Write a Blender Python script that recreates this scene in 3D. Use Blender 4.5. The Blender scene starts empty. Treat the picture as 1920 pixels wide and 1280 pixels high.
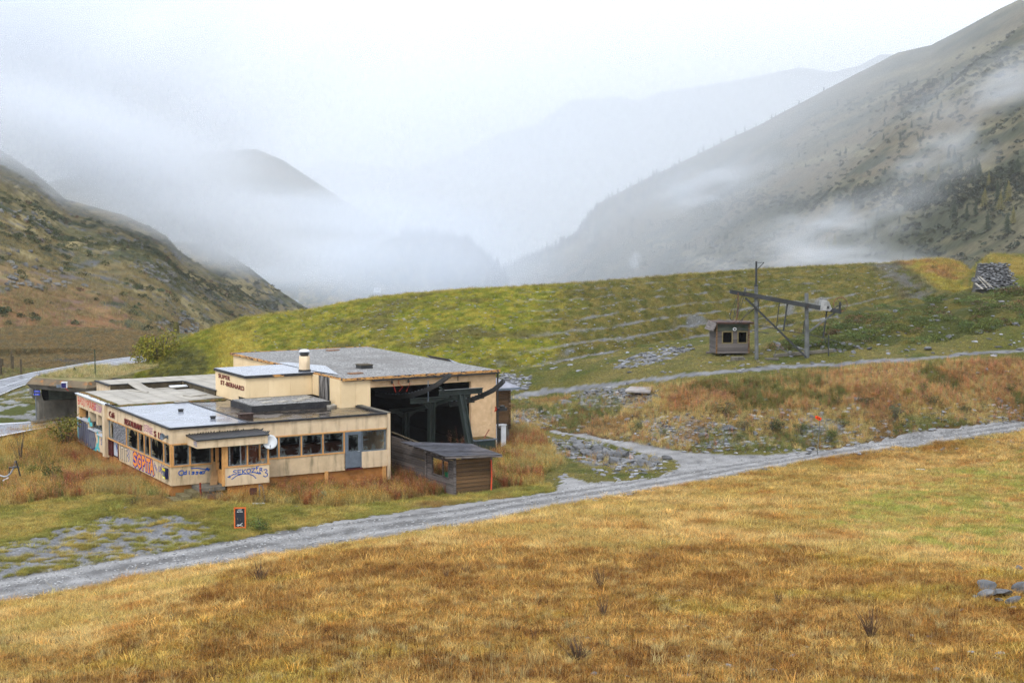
import bpy, bmesh, math, random
import numpy as np
from mathutils import Vector, Matrix

# ------------------------------------------------------------------ camera
SC = bpy.context.scene
F_PX, CX, CY, EYE = 2880.0, 960.0, 640.0, 15.0
TH = math.atan(240.0 / F_PX)
cam_d = bpy.data.cameras.new('camera'); cam = bpy.data.objects.new('camera', cam_d)
SC.collection.objects.link(cam); SC.camera = cam
cam_d.sensor_width = 36.0; cam_d.lens = 36.0 * F_PX / 1920.0
cam_d.clip_start = 0.5; cam_d.clip_end = 20000
cam.location = (0, 0, EYE); cam.rotation_euler = (math.pi / 2 - TH, 0, 0)

# ------------------------------------------------------------------ sky and light
W = bpy.data.worlds.new('World'); SC.world = W; W.use_nodes = True
nt = W.node_tree; nt.nodes.clear()
wo = nt.nodes.new('ShaderNodeOutputWorld'); bg = nt.nodes.new('ShaderNodeBackground')
sky = nt.nodes.new('ShaderNodeTexSky'); sky.sky_type = 'NISHITA'; sky.sun_disc = False
sky.sun_elevation = math.radians(38); sky.sun_rotation = math.radians(20)
sky.air_density = 1.0; sky.dust_density = 4.0
mixs = nt.nodes.new('ShaderNodeMix'); mixs.data_type = 'RGBA'; mixs.inputs['Factor'].default_value = 0.9
mixs.inputs['B'].default_value = (9.1, 9.9, 11.3, 1)      # the closed white cloud deck
nt.links.new(sky.outputs[0], mixs.inputs['A']); nt.links.new(mixs.outputs['Result'], bg.inputs['Color'])
bg.inputs['Strength'].default_value = 0.1
nt.links.new(bg.outputs[0], wo.inputs['Surface'])
sl = bpy.data.lights.new('sun', 'SUN'); so = bpy.data.objects.new('sun', sl); SC.collection.objects.link(so)
sl.energy = 1.5; sl.angle = math.radians(22); sl.color = (1.0, 0.97, 0.93)
so.rotation_euler = (math.radians(40), 0, math.radians(-20) + math.pi * 0.0)
SC.view_settings.view_transform = 'Standard'; SC.view_settings.look = 'None'
SC.view_settings.gamma = 1.0; SC.view_settings.use_curve_mapping = False
SC.view_settings.exposure = 0.56; SC.cycles.use_adaptive_sampling = False
SC.cycles.max_bounces = 12; SC.cycles.diffuse_bounces = 2; SC.cycles.glossy_bounces = 3
SC.cycles.transparent_max_bounces = 12; SC.cycles.volume_bounces = 8
SC.cycles.volume_step_rate = 1.0; SC.cycles.volume_max_steps = 128
SC.cycles.use_denoising = True; SC.cycles.denoiser = 'OPENIMAGEDENOISE'; SC.cycles.denoising_input_passes = 'RGB_ALBEDO_NORMAL'; SC.cycles.denoising_prefilter = 'FAST'; SC.cycles.denoising_quality = 'HIGH'

rng = np.random.default_rng(7); R = random.Random(11)

# ------------------------------------------------------------------ helpers
def link(o, parent=None):
    SC.collection.objects.link(o)
    if parent is not None: o.parent = parent
    return o
def tag(o, label=None, cat=None, group=None, kind=None):
    if label: o['label'] = label
    if cat: o['category'] = cat
    if group: o['group'] = group
    if kind: o['kind'] = kind
    return o
def empty(name, loc=(0, 0, 0), rz=0.0, label=None, cat=None, group=None):
    o = bpy.data.objects.new(name, None); o.location = loc; o.rotation_euler = (0, 0, rz)
    o.empty_display_size = 0.2
    link(o); return tag(o, label, cat, group)
def meshobj(name, v, f, m, parent=None, smooth=False, attrs=None):
    me = bpy.data.meshes.new(name)
    if isinstance(v, np.ndarray) and isinstance(f, np.ndarray):
        me.vertices.add(len(v)); me.vertices.foreach_set('co', v.astype(np.float32).ravel())
        k = f.shape[1]
        me.loops.add(f.size); me.loops.foreach_set('vertex_index', f.astype(np.int32).ravel())
        me.polygons.add(len(f)); me.polygons.foreach_set('loop_start', np.arange(0, f.size, k, dtype=np.int32))
        me.update(calc_edges=True)
    else:
        me.from_pydata([tuple(p) for p in v], [], [tuple(q) for q in f]); me.update()
    if smooth: me.polygons.foreach_set('use_smooth', np.ones(len(me.polygons), dtype=bool))
    for an, (ty, dat) in (attrs or {}).items():
        a = me.attributes.new(an, ty, 'POINT')
        a.data.foreach_set('color' if ty == 'FLOAT_COLOR' else ('vector' if ty == 'FLOAT_VECTOR' else 'value'), np.asarray(dat, dtype=np.float32).ravel())
    if m is not None: me.materials.append(m)
    return link(bpy.data.objects.new(name, me), parent)
def copy_tree(o, parent=None):
    c = o.copy(); SC.collection.objects.link(c)
    if parent is not None: c.parent = parent
    for ch in [x for x in SC.objects if x.parent == o]: copy_tree(ch, c)
    return c

class MB:
    def __init__(s): s.v = []; s.f = []
    def box(s, x0, x1, y0, y1, z0, z1, M=None):
        n = len(s.v); ps = [(x, y, z) for z in (z0, z1) for (x, y) in ((x0, y0), (x1, y0), (x1, y1), (x0, y1))]
        if M is not None: ps = [tuple(M @ Vector(p)) for p in ps]
        s.v += ps; s.f += [tuple(n + i for i in q) for q in ((0, 3, 2, 1), (4, 5, 6, 7), (0, 1, 5, 4), (1, 2, 6, 5), (2, 3, 7, 6), (3, 0, 4, 7))]
        return s
    def bar(s, a, b, w, h, up=(0, 0, 1)):
        a = Vector(a); b = Vector(b); d = b - a; L = d.length; d.normalize(); u = Vector(up)
        if abs(d.dot(u)) > 0.98: u = Vector((1, 0, 0))
        r = d.cross(u).normalized(); u = r.cross(d).normalized()
        n = len(s.v)
        for p in (a, b):
            for (i, j) in ((-1, -1), (1, -1), (1, 1), (-1, 1)): s.v.append(tuple(p + r * (i * w / 2) + u * (j * h / 2)))
        s.f += [tuple(n + i for i in q) for q in ((3, 2, 1, 0), (4, 5, 6, 7), (0, 1, 5, 4), (1, 2, 6, 5), (2, 3, 7, 6), (3, 0, 4, 7))]
        return s
    def tube(s, pts, r, n=8, r2=None):
        pts = [Vector(p) for p in pts]; base = len(s.v); K = len(pts)
        for k, p in enumerate(pts):
            d = (pts[min(k + 1, K - 1)] - pts[max(k - 1, 0)]).normalized()
            u = Vector((0, 0, 1)) if abs(d.z) < 0.95 else Vector((1, 0, 0))
            a = d.cross(u).normalized(); b = a.cross(d)
            rr = r if r2 is None else r + (r2 - r) * k / max(1, K - 1)
            for i in range(n):
                t = 2 * math.pi * i / n
                s.v.append(tuple(p + a * (rr * math.cos(t)) + b * (rr * math.sin(t))))
        for k in range(K - 1):
            for i in range(n):
                j = (i + 1) % n
                s.f.append((base + k * n + i, base + k * n + j, base + (k + 1) * n + j, base + (k + 1) * n + i))
        s.f.append(tuple(base + i for i in range(n))[::-1]); s.f.append(tuple(base + (K - 1) * n + i for i in range(n)))
        return s
    def lathe(s, prof, c=(0, 0, 0), n=20):
        base = len(s.v)
        for (r, z) in prof:
            for i in range(n):
                t = 2 * math.pi * i / n; s.v.append((c[0] + r * math.cos(t), c[1] + r * math.sin(t), c[2] + z))
        for k in range(len(prof) - 1):
            for i in range(n):
                j = (i + 1) % n; s.f.append((base + k * n + i, base + k * n + j, base + (k + 1) * n + j, base + (k + 1) * n + i))
        return s
    def poly(s, pts):
        n = len(s.v); s.v += [tuple(p) for p in pts]; s.f.append(tuple(range(n, n + len(pts)))); return s
    def prism(s, pts, d):
        n = len(s.v); k = len(pts); d = Vector(d)
        s.v += [tuple(p) for p in pts] + [tuple(Vector(p) + d) for p in pts]
        s.f.append(tuple(range(n, n + k))[::-1]); s.f.append(tuple(range(n + k, n + 2 * k)))
        for i in range(k):
            j = (i + 1) % k; s.f.append((n + i, n + j, n + k + j, n + k + i))
        return s
    def build(s, name, m, parent=None, smooth=False): return meshobj(name, s.v, s.f, m, parent, smooth)

# ---- noise
def _h(ix, iy, seed):
    x = (ix.astype(np.int64) * 374761393 + iy.astype(np.int64) * 668265263 + seed * 974634777) & 0x7fffffff
    x = ((x ^ (x >> 13)) * 1274126177) & 0x7fffffff
    return ((x ^ (x >> 16)) & 0xffff) / 65535.0
def vnoise(x, y, seed=0):
    x = np.asarray(x, float); y = np.asarray(y, float)
    ix = np.floor(x); iy = np.floor(y); fx = x - ix; fy = y - iy
    fx = fx * fx * (3 - 2 * fx); fy = fy * fy * (3 - 2 * fy)
    a = _h(ix, iy, seed); b = _h(ix + 1, iy, seed); c = _h(ix, iy + 1, seed); d = _h(ix + 1, iy + 1, seed)
    return (a + (b - a) * fx) * (1 - fy) + (c + (d - c) * fx) * fy
def fbm(x, y, oct=4, seed=0, gain=0.5):
    s = 0; a = 1; t = 0
    for k in range(oct):
        s = s + a * vnoise(x * 2 ** k + 17.3 * k, y * 2 ** k - 9.1 * k, seed + k); t += a; a *= gain
    return s / t
# ---- survey: pixel of the photograph -> direction from the camera
def raydir(px, py):
    x = (np.asarray(px, float) - CX) / F_PX; y = (CY - np.asarray(py, float)) / F_PX
    return x, math.cos(TH) + y * math.sin(TH), -math.sin(TH) + y * math.cos(TH)
def atz(px, py, z):
    x, y, w = raydir(px, py); t = (z - EYE) / w; return (float(x * t), float(y * t), float(z))
def atd(px, py, d):
    x, y, w = raydir(px, py); t = d / y; return (float(x * t), float(d), float(EYE + w * t))
def proj(X, Y, Z):
    Z = Z - EYE; zf = Y * math.cos(TH) - Z * math.sin(TH); up = Y * math.sin(TH) + Z * math.cos(TH)
    zf = np.maximum(zf, 1e-3)
    return CX + F_PX * X / zf, CY - F_PX * up / zf
A0 = Vector((-18.934, 84.447, 0.0)); RZ = math.radians(30.17)
UD = Vector((-math.sin(RZ), math.cos(RZ), 0)); VD = Vector((math.cos(RZ), math.sin(RZ), 0))
def lw(v, u, z=0.0):
    p = A0 + VD * v + UD * u; return Vector((p.x, p.y, z))

# ------------------------------------------------------------------ materials
def N(nt, t, **kw):
    n = nt.nodes.new(t)
    for k, v in kw.items(): setattr(n, k, v)
    return n
def mat(name, c1, c2=None, scale=4.0, rough=0.8, bump=0.0, bscale=None, spec=0.3, metal=0.0, lo=0.35, hi=0.65, detail=6,
        stretch=(1, 1, 1), c3=None, s3=1.0, lo3=0.55, hi3=0.7, st3=(1, 1, 1), attr=None, inst=None, rough2=None, trans=0.0, alpha=None, coat=0.0, objvar=0.0):
    m = bpy.data.materials.new(name); m.use_nodes = True; t = m.node_tree; L = t.links
    b = t.nodes['Principled BSDF']; tc = N(t, 'ShaderNodeTexCoord')
    b.inputs['Specular IOR Level'].default_value = spec; b.inputs['Metallic'].default_value = metal
    b.inputs['Roughness'].default_value = rough
    if coat: b.inputs['Coat Weight'].default_value = coat; b.inputs['Coat Roughness'].default_value = 0.08
    mp = N(t, 'ShaderNodeMapping'); mp.inputs['Scale'].default_value = stretch; L.new(tc.outputs['Object'], mp.inputs[0])
    def nz(sc, vec, det=detail):
        n = N(t, 'ShaderNodeTexNoise'); n.inputs['Scale'].default_value = sc; n.inputs['Detail'].default_value = det
        n.inputs['Roughness'].default_value = 0.6; L.new(vec, n.inputs['Vector']); return n.outputs['Fac']
    def mr(o, a, c):
        n = N(t, 'ShaderNodeMapRange'); n.inputs['From Min'].default_value = a; n.inputs['From Max'].default_value = c; L.new(o, n.inputs['Value']); return n.outputs['Result']
    f1 = nz(scale, mp.outputs[0])
    if attr or inst:
        at = N(t, 'ShaderNodeAttribute'); at.attribute_name = attr or inst
        if inst: at.attribute_type = 'INSTANCER'
        base = at.outputs['Color']
        mm = N(t, 'ShaderNodeMix', data_type='RGBA', blend_type='MULTIPLY'); mm.inputs['Factor'].default_value = 1
        rr = N(t, 'ShaderNodeMix', data_type='RGBA'); L.new(mr(f1, lo, hi), rr.inputs['Factor'])
        rr.inputs['A'].default_value = (*c1, 1); rr.inputs['B'].default_value = (*(c2 or c1), 1)
        L.new(base, mm.inputs['A']); L.new(rr.outputs['Result'], mm.inputs['B']); col = mm.outputs['Result']
        if inst:
            a2 = N(t, 'ShaderNodeAttribute'); a2.attribute_name = 'tone'
            m2 = N(t, 'ShaderNodeMix', data_type='RGBA', blend_type='MULTIPLY'); m2.inputs['Factor'].default_value = 1
            L.new(col, m2.inputs['A']); L.new(a2.outputs['Color'], m2.inputs['B']); col = m2.outputs['Result']
    else:
        mm = N(t, 'ShaderNodeMix', data_type='RGBA'); L.new(mr(f1, lo, hi), mm.inputs['Factor'])
        mm.inputs['A'].default_value = (*c1, 1); mm.inputs['B'].default_value = (*(c2 or c1), 1); col = mm.outputs['Result']
    if c3 is not None:
        mp3 = N(t, 'ShaderNodeMapping'); mp3.inputs['Scale'].default_value = st3; L.new(tc.outputs['Object'], mp3.inputs[0])
        m3 = N(t, 'ShaderNodeMix', data_type='RGBA'); L.new(mr(nz(s3, mp3.outputs[0]), lo3, hi3), m3.inputs['Factor'])
        L.new(col, m3.inputs['A']); m3.inputs['B'].default_value = (*c3, 1); col = m3.outputs['Result']
    if objvar:
        oi = N(t, 'ShaderNodeObjectInfo'); vr = N(t, 'ShaderNodeMapRange'); vr.inputs['To Min'].default_value = 1 - objvar; vr.inputs['To Max'].default_value = 1 + objvar * .6; L.new(oi.outputs['Random'], vr.inputs['Value'])
        mv = N(t, 'ShaderNodeVectorMath', operation='SCALE'); L.new(col, mv.inputs[0]); L.new(vr.outputs['Result'], mv.inputs['Scale']); col = mv.outputs[0]
    L.new(col, b.inputs['Base Color'])
    if rough2 is not None:
        r = N(t, 'ShaderNodeMapRange'); r.inputs['From Min'].default_value = lo; r.inputs['From Max'].default_value = hi
        r.inputs['To Min'].default_value = rough; r.inputs['To Max'].default_value = rough2; L.new(f1, r.inputs['Value']); L.new(r.outputs['Result'], b.inputs['Roughness'])
    if bump:
        bn = N(t, 'ShaderNodeBump'); bn.inputs['Strength'].default_value = min(1.0, bump); bn.inputs['Distance'].default_value = 0.05 * max(1, bump)
        L.new(nz(bscale or scale * 4, mp.outputs[0], 8), bn.inputs['Height']); L.new(bn.outputs[0], b.inputs['Normal'])
    if alpha is not None: b.inputs['Alpha'].default_value = alpha
    if trans:
        tr = N(t, 'ShaderNodeBsdfTranslucent'); L.new(col, tr.inputs[0]); ms = N(t, 'ShaderNodeMixShader'); ms.inputs[0].default_value = trans
        L.new(b.outputs[0], ms.inputs[1]); L.new(tr.outputs[0], ms.inputs[2]); L.new(ms.outputs[0], t.nodes['Material Output'].inputs['Surface'])
    return m

# ------------------------------------------------------------------ terrain height (surveyed points, smoothly joined)
ZP = []
for (px, py, d) in [(-300,1280,29),(200,1280,29),(480,1280,27),(960,1280,26),(1440,1280,26),(2200,1280,27),(0,1280,33),(0,1180,44),(-300,1180,46),
        (250,1180,40),(480,1130,45),(480,1085,54),(480,1050,68),(960,1100,46),(1440,1100,46),(1920,1100,45),(2200,1100,46),(700,1180,36),(1200,1180,36),(1700,1180,36),(0,1132,61),(200,1110,62),
        (960,1000,62),(960,962,74),(700,1020,66),(1440,1000,62),(1440,940,77),(1920,1000,64),(2200,1000,65),(1200,960,70),(1680,960,70)]:
    ZP.append(atd(px, py, d))
for (px, py, z) in [(1440,882,-.45),(1920,900,.76),(2200,880,.9),(1920,806,.62),(1680,840,0),(1900,796,.62),(0,1110,-1.25),(-300,1140,-1.3),(240,1068,-1.25),(480,1022,-1.2),(480,1000,-1.15),(640,998,-1.1),
        (960,942,-.8),(1240,908,-.65),(1300,870,-.5),(1550,845,-.2),(300,1000,-1.15),(0,1050,-1.35),(0,960,-1.25),(0,900,-1.15),(150,880,-1.05),(320,928,-.85),(460,985,-1.05),(1000,880,-.7),
        (1150,850,-.4),(1100,812,-.15),(1300,845,-.3),(1300,795,.8),(1100,800,-.05),(1030,805,-.1),(1000,760,.3),(1100,750,.9),(1500,780,1.2),(1500,735,2.5),(1500,702,3.1),(1800,780,1.2),(1800,740,2.7),(1800,690,4.0),
        (1800,665,4.5),(1920,656,4.8),(2250,640,5.4),(1440,690,3.5),(1200,713,2.5),(960,742,1.2),(1417,673,3.8),(1370,663,3.9),(1100,700,2.2),(960,700,1.8),(1260,640,3.6),(1600,650,4.6),(1920,630,5.6),
        (1500,620,4.6),(1700,580,6.6),(1920,545,7.6),(2250,530,9),(1800,548,7.2),(0,725,0),(150,690,0),(275,672,0),(0,680,.9),(-300,740,0),(100,665,.6),(0,795,-.35),(100,790,-.35),(100,757,0),(0,765,-.1),(80,785,-.3),(250,712,.1),(200,720,.1),(0,830,-.8),(-300,840,-.8),
        (390,665,1.1),(2250,760,1.6),(2250,700,4.2)]:
    ZP.append(atz(px, py, z))
for (v, u, z) in [(5,10,-.9),(-.3,0,-.72),(-.3,6,-.7),(-.3,12,-.62),(-.3,19,-.3),(5,20,-.8),(13,0,-1.0),(9,-1,-.95),(4,-2,-.75),(-2,21,-.1),(11,-3,-1.25),(15,2,-1.35),(15,-1.7,-1.2),(15,-5.4,-1.15),(18,-5.4,-1.1),(18,-1,-.8),(18,8,-1.0),(18,14,-1.0),(18,22,-.8),(15,14,-1),(21,14,-1),(19,2.2,-.15),(17.2,2.6,-.25),(21,3,-.25),(20,3,-.6),(24,3,-.55),(24.5,8,-.4),(25,16,.1),(14,26,0),(4,27,-.1),(14,10,-.9),(8,5,-1.1)]:
    ZP.append(tuple(lw(v, u, z)))
ZP += [(0,0,13.4),(-8,5,12.4),(8,5,12.4),(-9,15,9.6),(9,15,9.6),(0,15,9.9),(-40,10,9),(40,10,13),(-60,50,0),(60,50,5),(-80,120,0),(90,100,6),(95,150,10),(-40,190,0),(0,175,-4),(40,185,-2),(80,200,6),(0,230,-25),(-70,230,0),(60,250,-20),
       (-90,330,-25),(0,330,-55),(100,330,-30),(-100,170,1),(-120,60,-1),(-60,200,.5),(-160,250,-8),(-200,400,-45),(-110,220,-2),(200,350,0),(160,200,9),(0,420,-75),(-250,150,0)]
ZP = np.array(ZP)
_c = 5.0
def _k(r2): return np.sqrt(r2 + _c * _c)
def _fit():
    X = ZP[:, :2]; n = len(X); D = ((X[:, None] - X[None]) ** 2).sum(-1)
    M = np.zeros((n + 3, n + 3)); M[:n, :n] = _k(D) - 0.15 * np.eye(n); P = np.c_[np.ones(n), X]; M[:n, n:] = P; M[n:, :n] = P.T
    return np.linalg.solve(M, np.r_[ZP[:, 2], 0, 0, 0])
_w = _fit()
def base_h(x, y):
    x = np.asarray(x, float); y = np.asarray(y, float); s = _w[-3] + _w[-2] * x + _w[-1] * y
    for i in range(len(ZP)): s = s + _w[i] * _k((x - ZP[i, 0]) ** 2 + (y - ZP[i, 1]) ** 2)
    return s

def inpoly(x, y, P):
    r = np.zeros(x.shape, bool); n = len(P); j = n - 1
    for i in range(n):
        xi, yi = P[i]; xj, yj = P[j]
        if yi != yj:
            r ^= ((yi > y) != (yj > y)) & (x < (xj - xi) * (y - yi) / (yj - yi) + xi)
        j = i
    return r
ROAD_LO = [(-400,1190),(0,1130),(240,1085),(480,1045),(640,1018),(860,985),(1040,950),(1240,915),(1400,885),(1560,857),(1740,832),(1920,806),(2400,745)]
ROAD_UP = [(2400,725),(1920,787),(1800,799),(1700,812),(1560,842),(1440,854),(1330,850),(1290,848),(1200,832),(1100,815),(1030,805),(1030,810),(1120,826),(1200,850),(1262,862),(1278,874),(1240,892),(1160,902),(1100,903),(1062,893),(1048,906),(1035,922),(860,944),(640,975),(480,1004),(300,1036),(150,1060),(0,1085),(-400,1140)]
P_ROAD = ROAD_LO + ROAD_UP
P_FG = ROAD_LO + [(2400,1400),(-400,1400)]
P_HEATH = [(60,1290),(250,1175),(400,1090),(470,1058),(640,1032),(860,1022),(1150,1035),(1440,1022),(1700,1060),(1920,1085),(2400,1120),(2400,1400),(0,1400)]
P_GREEN = [(1540,960),(1640,915),(1780,885),(1920,865),(2400,840),(2400,1060),(1920,1040),(1780,1010),(1650,1010)]
P_MEAD = [(-400,850),(0,818),(90,800),(150,780),(220,700),(800,700),(940,780),(1000,800),(1060,870),(1015,890),(1030,922),(860,944),(640,975),(480,1000),(400,955),(200,935),(0,965),(-400,990)]
P_SPARSE = [(60,1010),(230,960),(340,970),(420,1000),(300,1038),(100,1065),(-300,1130),(-300,1080)]
P_BANK = [(950,758),(1100,742),(1230,724),(1500,702),(1700,682),(1920,674),(2400,650),(2400,720),(1920,787),(1560,842),(1300,848),(1200,832),(1030,805),(950,800)]
P_RUB = [[(1195,795),(1240,780),(1310,786),(1380,800),(1410,832),(1330,842),(1230,828)],[(1070,742),(1130,725),(1190,728),(1240,742),(1200,765),(1090,768)],[(950,770),(1020,765),(1060,785),(1000,800),(950,800)],
         [(1035,822),(1120,828),(1190,848),(1240,862),(1240,880),(1180,885),(1100,868),(1040,850)],[(1150,690),(1190,665),(1250,652),(1290,655),(1260,672),(1200,688)],[(1500,785),(1560,780),(1600,795),(1560,825),(1500,830)],[(940,700),(1000,705),(990,730),(940,735)]]
P_JUN = [(1440,655),(1470,625),(1500,606),(1600,580),(1700,560),(1830,540),(1920,527),(2400,480),(2400,560),(1920,606),(1780,636),(1640,652),(1500,662)]
P_BEHIND = [(-400,520),(0,560),(300,580),(285,665),(203,672),(142,683),(61,697),(0,710),(-400,790)]
TRACK2 = [(940,748),(1000,737),(1100,727),(1200,713),(1300,702),(1440,690),(1600,680),(1750,669),(1920,657),(2300,634)]
def track2_dist(px, py):
    X = [a for a, _ in TRACK2]; Yv = [b for _, b in TRACK2]
    return py - np.interp(px, X, Yv)
HW_FAR = [(-400,820),(-200,755),(0,711),(61,697.5),(142,683),(203,673.5),(240,669),(276,667),(330,662)]
HW_NEAR = [(-400,880),(-200,800),(0,741),(30.5,727.5),(54,719),(112,706),(179,692),(240,682),(276,677),(330,670)]
P_HW = HW_FAR + HW_NEAR[::-1]
LR_FAR = [(-300,830),(-100,803),(0,793),(60,790),(110,785),(165,778)]
LR_NEAR = [(-300,870),(-100,835),(0,818),(60,806),(110,797),(165,788)]
P_LR = LR_FAR + LR_NEAR[::-1]

LIN = lambda *c: tuple(((v / 255 + .055) / 1.055) ** 2.4 if v > 10 else v / 3294.6 for v in c)
def zones(x, y, px, py):
    """type and colour of the ground: 0 bare/gravel 1 straw 2 heather 3 green turf 4 meadow 5 bank weeds 6 juniper 7 plateau 8 asphalt"""
    j = (fbm(x * .9, y * .9, 3, 5) - .5); k = (fbm(x * .9, y * .9, 3, 15) - .5)
    s = np.clip(60.0 / np.maximum(y, 20), .4, 2)
    qx = px + j * 90 * s; qy = py + k * 34 * s * 1.0
    qx2 = px + j * 16; qy2 = py + k * 9 * s
    T = np.full(x.shape, 7); n1 = fbm(x * .25, y * .25, 4, 31)[..., None]; n2 = fbm(x * 1.7, y * 1.7, 3, 41)[..., None]; n3 = fbm(x * .6, y * .6, 4, 51)[..., None]
    def mixc(a, b, f): f = np.clip(f, 0, 1); return np.array(a) * (1 - f) + np.array(b) * f
    C = mixc((.215,.20,.05), (.30,.25,.08), (n1 - .35) * 3)
    C = mixc(C, (.15,.17,.04), (n3 - .5) * 4)
    def put(mask, t, c):
        T[mask] = t; C[mask] = (c if c.ndim > 1 else np.broadcast_to(c, C.shape))[mask]
    put(inpoly(qx, qy, P_FG), 1, mixc(mixc((.47,.335,.135), (.36,.265,.085), (n1 - .42) * 5), (.34,.17,.045), (n3 - .5) * 3.2))
    put(inpoly(qx, qy, P_HEATH), 2, mixc(mixc((.22,.115,.035), (.35,.215,.075), (n3 - .40) * 4), (.30,.21,.05), (n1 - .6) * 5))
    put(inpoly(px + j * 260 * s, py + k * 110 * s, P_GREEN) & (n2[..., 0] > .40), 3, mixc((.26,.26,.06), (.36,.29,.09), (n3 - .4) * 4))
    put(inpoly(qx2, qy2, P_MEAD), 4, mixc(mixc((.27,.21,.055), (.28,.13,.04), (n3 - .45) * 6), (.13,.16,.035), (n1 - .5) * 5))
    lowgreen = inpoly(qx2, qy2, [(-400,965),(0,950),(200,925),(400,940),(640,950),(1030,905),(1040,925),(640,978),(480,1008),(0,1090),(-400,1140)])
    put(lowgreen, 3, mixc(mixc((.22,.21,.05), (.34,.27,.08), (n3 - .42) * 5), (.24,.16,.06), (n1 - .58) * 6))
    sp = inpoly(qx, qy, P_SPARSE) & (fbm(x * 2.2, y * 3.0, 4, 77) > .40)
    put(sp, 0, mixc((.15,.152,.155), (.26,.26,.265), (n2 - .3) * 2))
    put(inpoly(qx2, qy2, P_BANK), 5, mixc(mixc((.27,.15,.06), (.27,.20,.07), (n3 - .4) * 4), (.15,.13,.06), (n2 - .5) * 4))
    put(inpoly(qx2, qy2, P_JUN), 6, mixc((.13,.14,.04), (.25,.21,.055), (n3 - .45) * 6))
    for P in P_RUB: put(inpoly(qx2, qy2, P) & (n2[..., 0] > .47), 0, mixc((.085,.087,.09), (.20,.20,.205), (n2 - .35) * 3))
    put(inpoly(qx2, qy2, P_BEHIND), 4, mixc(mixc((.27,.18,.07), (.17,.15,.07), (n3 - .45) * 6), (.16,.145,.13), (n1 - .5) * 7 * (py > 668)[..., None]))
    left = (px < 300) & (py < 800) & (py > 700) & (T == 7)
    C[left] = mixc((.17,.19,.045), (.30,.27,.13), (n3 - .42) * 5)[left]
    d2 = track2_dist(px, py)
    wv = np.interp(px, [940, 1400, 1920], [4.6, 3.6, 3.0])
    tr = (px > 940) & (np.abs(d2 + j * 5) < wv); put(tr, 0, mixc((.12,.12,.12), (.23,.23,.23), (n2 - .3) * 2.0))
    jf = fbm(x * 3.2, y * 3.2, 2, 85) - .5; rd = inpoly(px + j * 6 + jf * 14, py + k * 3 + jf * 5 * s, P_ROAD)
    # wheel tracks: paler crushed stone where the tyres run, darker coarse stone between and beside
    lox = np.interp(px, [a for a, _ in ROAD_LO], [b for _, b in ROAD_LO])
    wv = np.clip(np.interp(px, [0, 480, 1040, 1500, 1920], [48, 42, 26, 16, 18]), 8, 60)
    t = (lox - py) / wv
    pale = np.exp(-((t - .3) / .13) ** 2) + np.exp(-((t - .75) / .13) ** 2) + (t > 1.0) * .75
    pale = (pale[..., None] * .8 + .04 + (n3 - .5) * .9 + (n2 - .5) * 1.0)
    put(rd, 8, mixc((.135,.13,.125), (.37,.362,.352), pale * .95 - .02))
    put(inpoly(px, py, P_LR), 9, mixc((.12,.125,.13), (.16,.165,.17), n3))
    put(inpoly(qx2, qy2, [(-300,750),(0,748),(50,728),(85,735),(60,760),(100,785),(0,793),(-300,830)]) & (n3[..., 0] > .47), 0, mixc((.22,.22,.21), (.34,.34,.33), (n2 - .3) * 2.0))
    return T, C

def detail_h(x, y, px, py, T):
    a = np.where(np.isin(T, (8, 9)), .03, .16); a = np.where((px < 300) & (py < 770) & (py > 655), .02, a)
    a = np.where(T == 6, .9, a); a = np.where(T == 5, .45, a); a = np.where(T == 0, .25, a)
    h = (fbm(x * .45, y * .45, 4, 61) - .5) * a * 2 + (fbm(x * 2.5, y * 2.5, 3, 71) - .5) * np.minimum(a, .25) * .6
    return h

# polar sheet: fine inside the view, coarse outside
az = np.unique(np.r_[np.linspace(-60, -23, 24), np.linspace(-23, 23, 520), np.linspace(23, 60, 24)]) * math.pi / 180
dd = np.unique(np.r_[np.geomspace(1.5, 22, 22), np.geomspace(22, 185, 640), np.geomspace(185, 420, 40)])
AZ, DD = np.meshgrid(az, dd, indexing='ij')
GX = DD * np.tan(np.clip(AZ, -1.05, 1.05)); GY = DD.copy()
GZ = base_h(GX, GY)
GPX, GPY = proj(GX, GY, GZ)
GT, GC = zones(GX, GY, GPX, GPY)
GZ = GZ + detail_h(GX, GY, GPX, GPY, GT)
flatm = inpoly(GPX, GPY, [(-500,780),(-400,700),(0,690),(142,668),(203,664),(340,655),(340,680),(240,690),(150,702),(60,735),(0,765),(-400,920)]) & (GY > 100) & (GY < 220)
GZ = np.where(flatm, .03 + .1 * (GZ - .03), GZ); GZ = np.where((GX < -20) & (GPY < 775) & (GPY > 655) & (GY > 105) & (GY < 200) & ~flatm, np.minimum(GZ, .05 + .35 * GZ), GZ)
hwm = inpoly(GPX, GPY, [(-400,800),(0,705),(142,680),(330,658),(330,674),(179,696),(54,723),(0,747),(-400,900)]) & (GY > 100) & (GY < 200)
GZ = GZ - .05 * hwm
def ground(x, y):
    """bilinear height of the built ground sheet"""
    x = np.atleast_1d(np.asarray(x, float)); y = np.atleast_1d(np.asarray(y, float))
    a = np.interp(np.arctan2(x, y), az, np.arange(len(az))); d = np.interp(y, dd, np.arange(len(dd)))
    i = np.clip(a.astype(int), 0, len(az) - 2); j = np.clip(d.astype(int), 0, len(dd) - 2); fa = a - i; fd = d - j
    return (GZ[i, j] * (1 - fa) + GZ[i + 1, j] * fa) * (1 - fd) + (GZ[i, j + 1] * (1 - fa) + GZ[i + 1, j + 1] * fa) * fd
def gz(x, y): return float(ground(x, y)[0])
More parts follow.
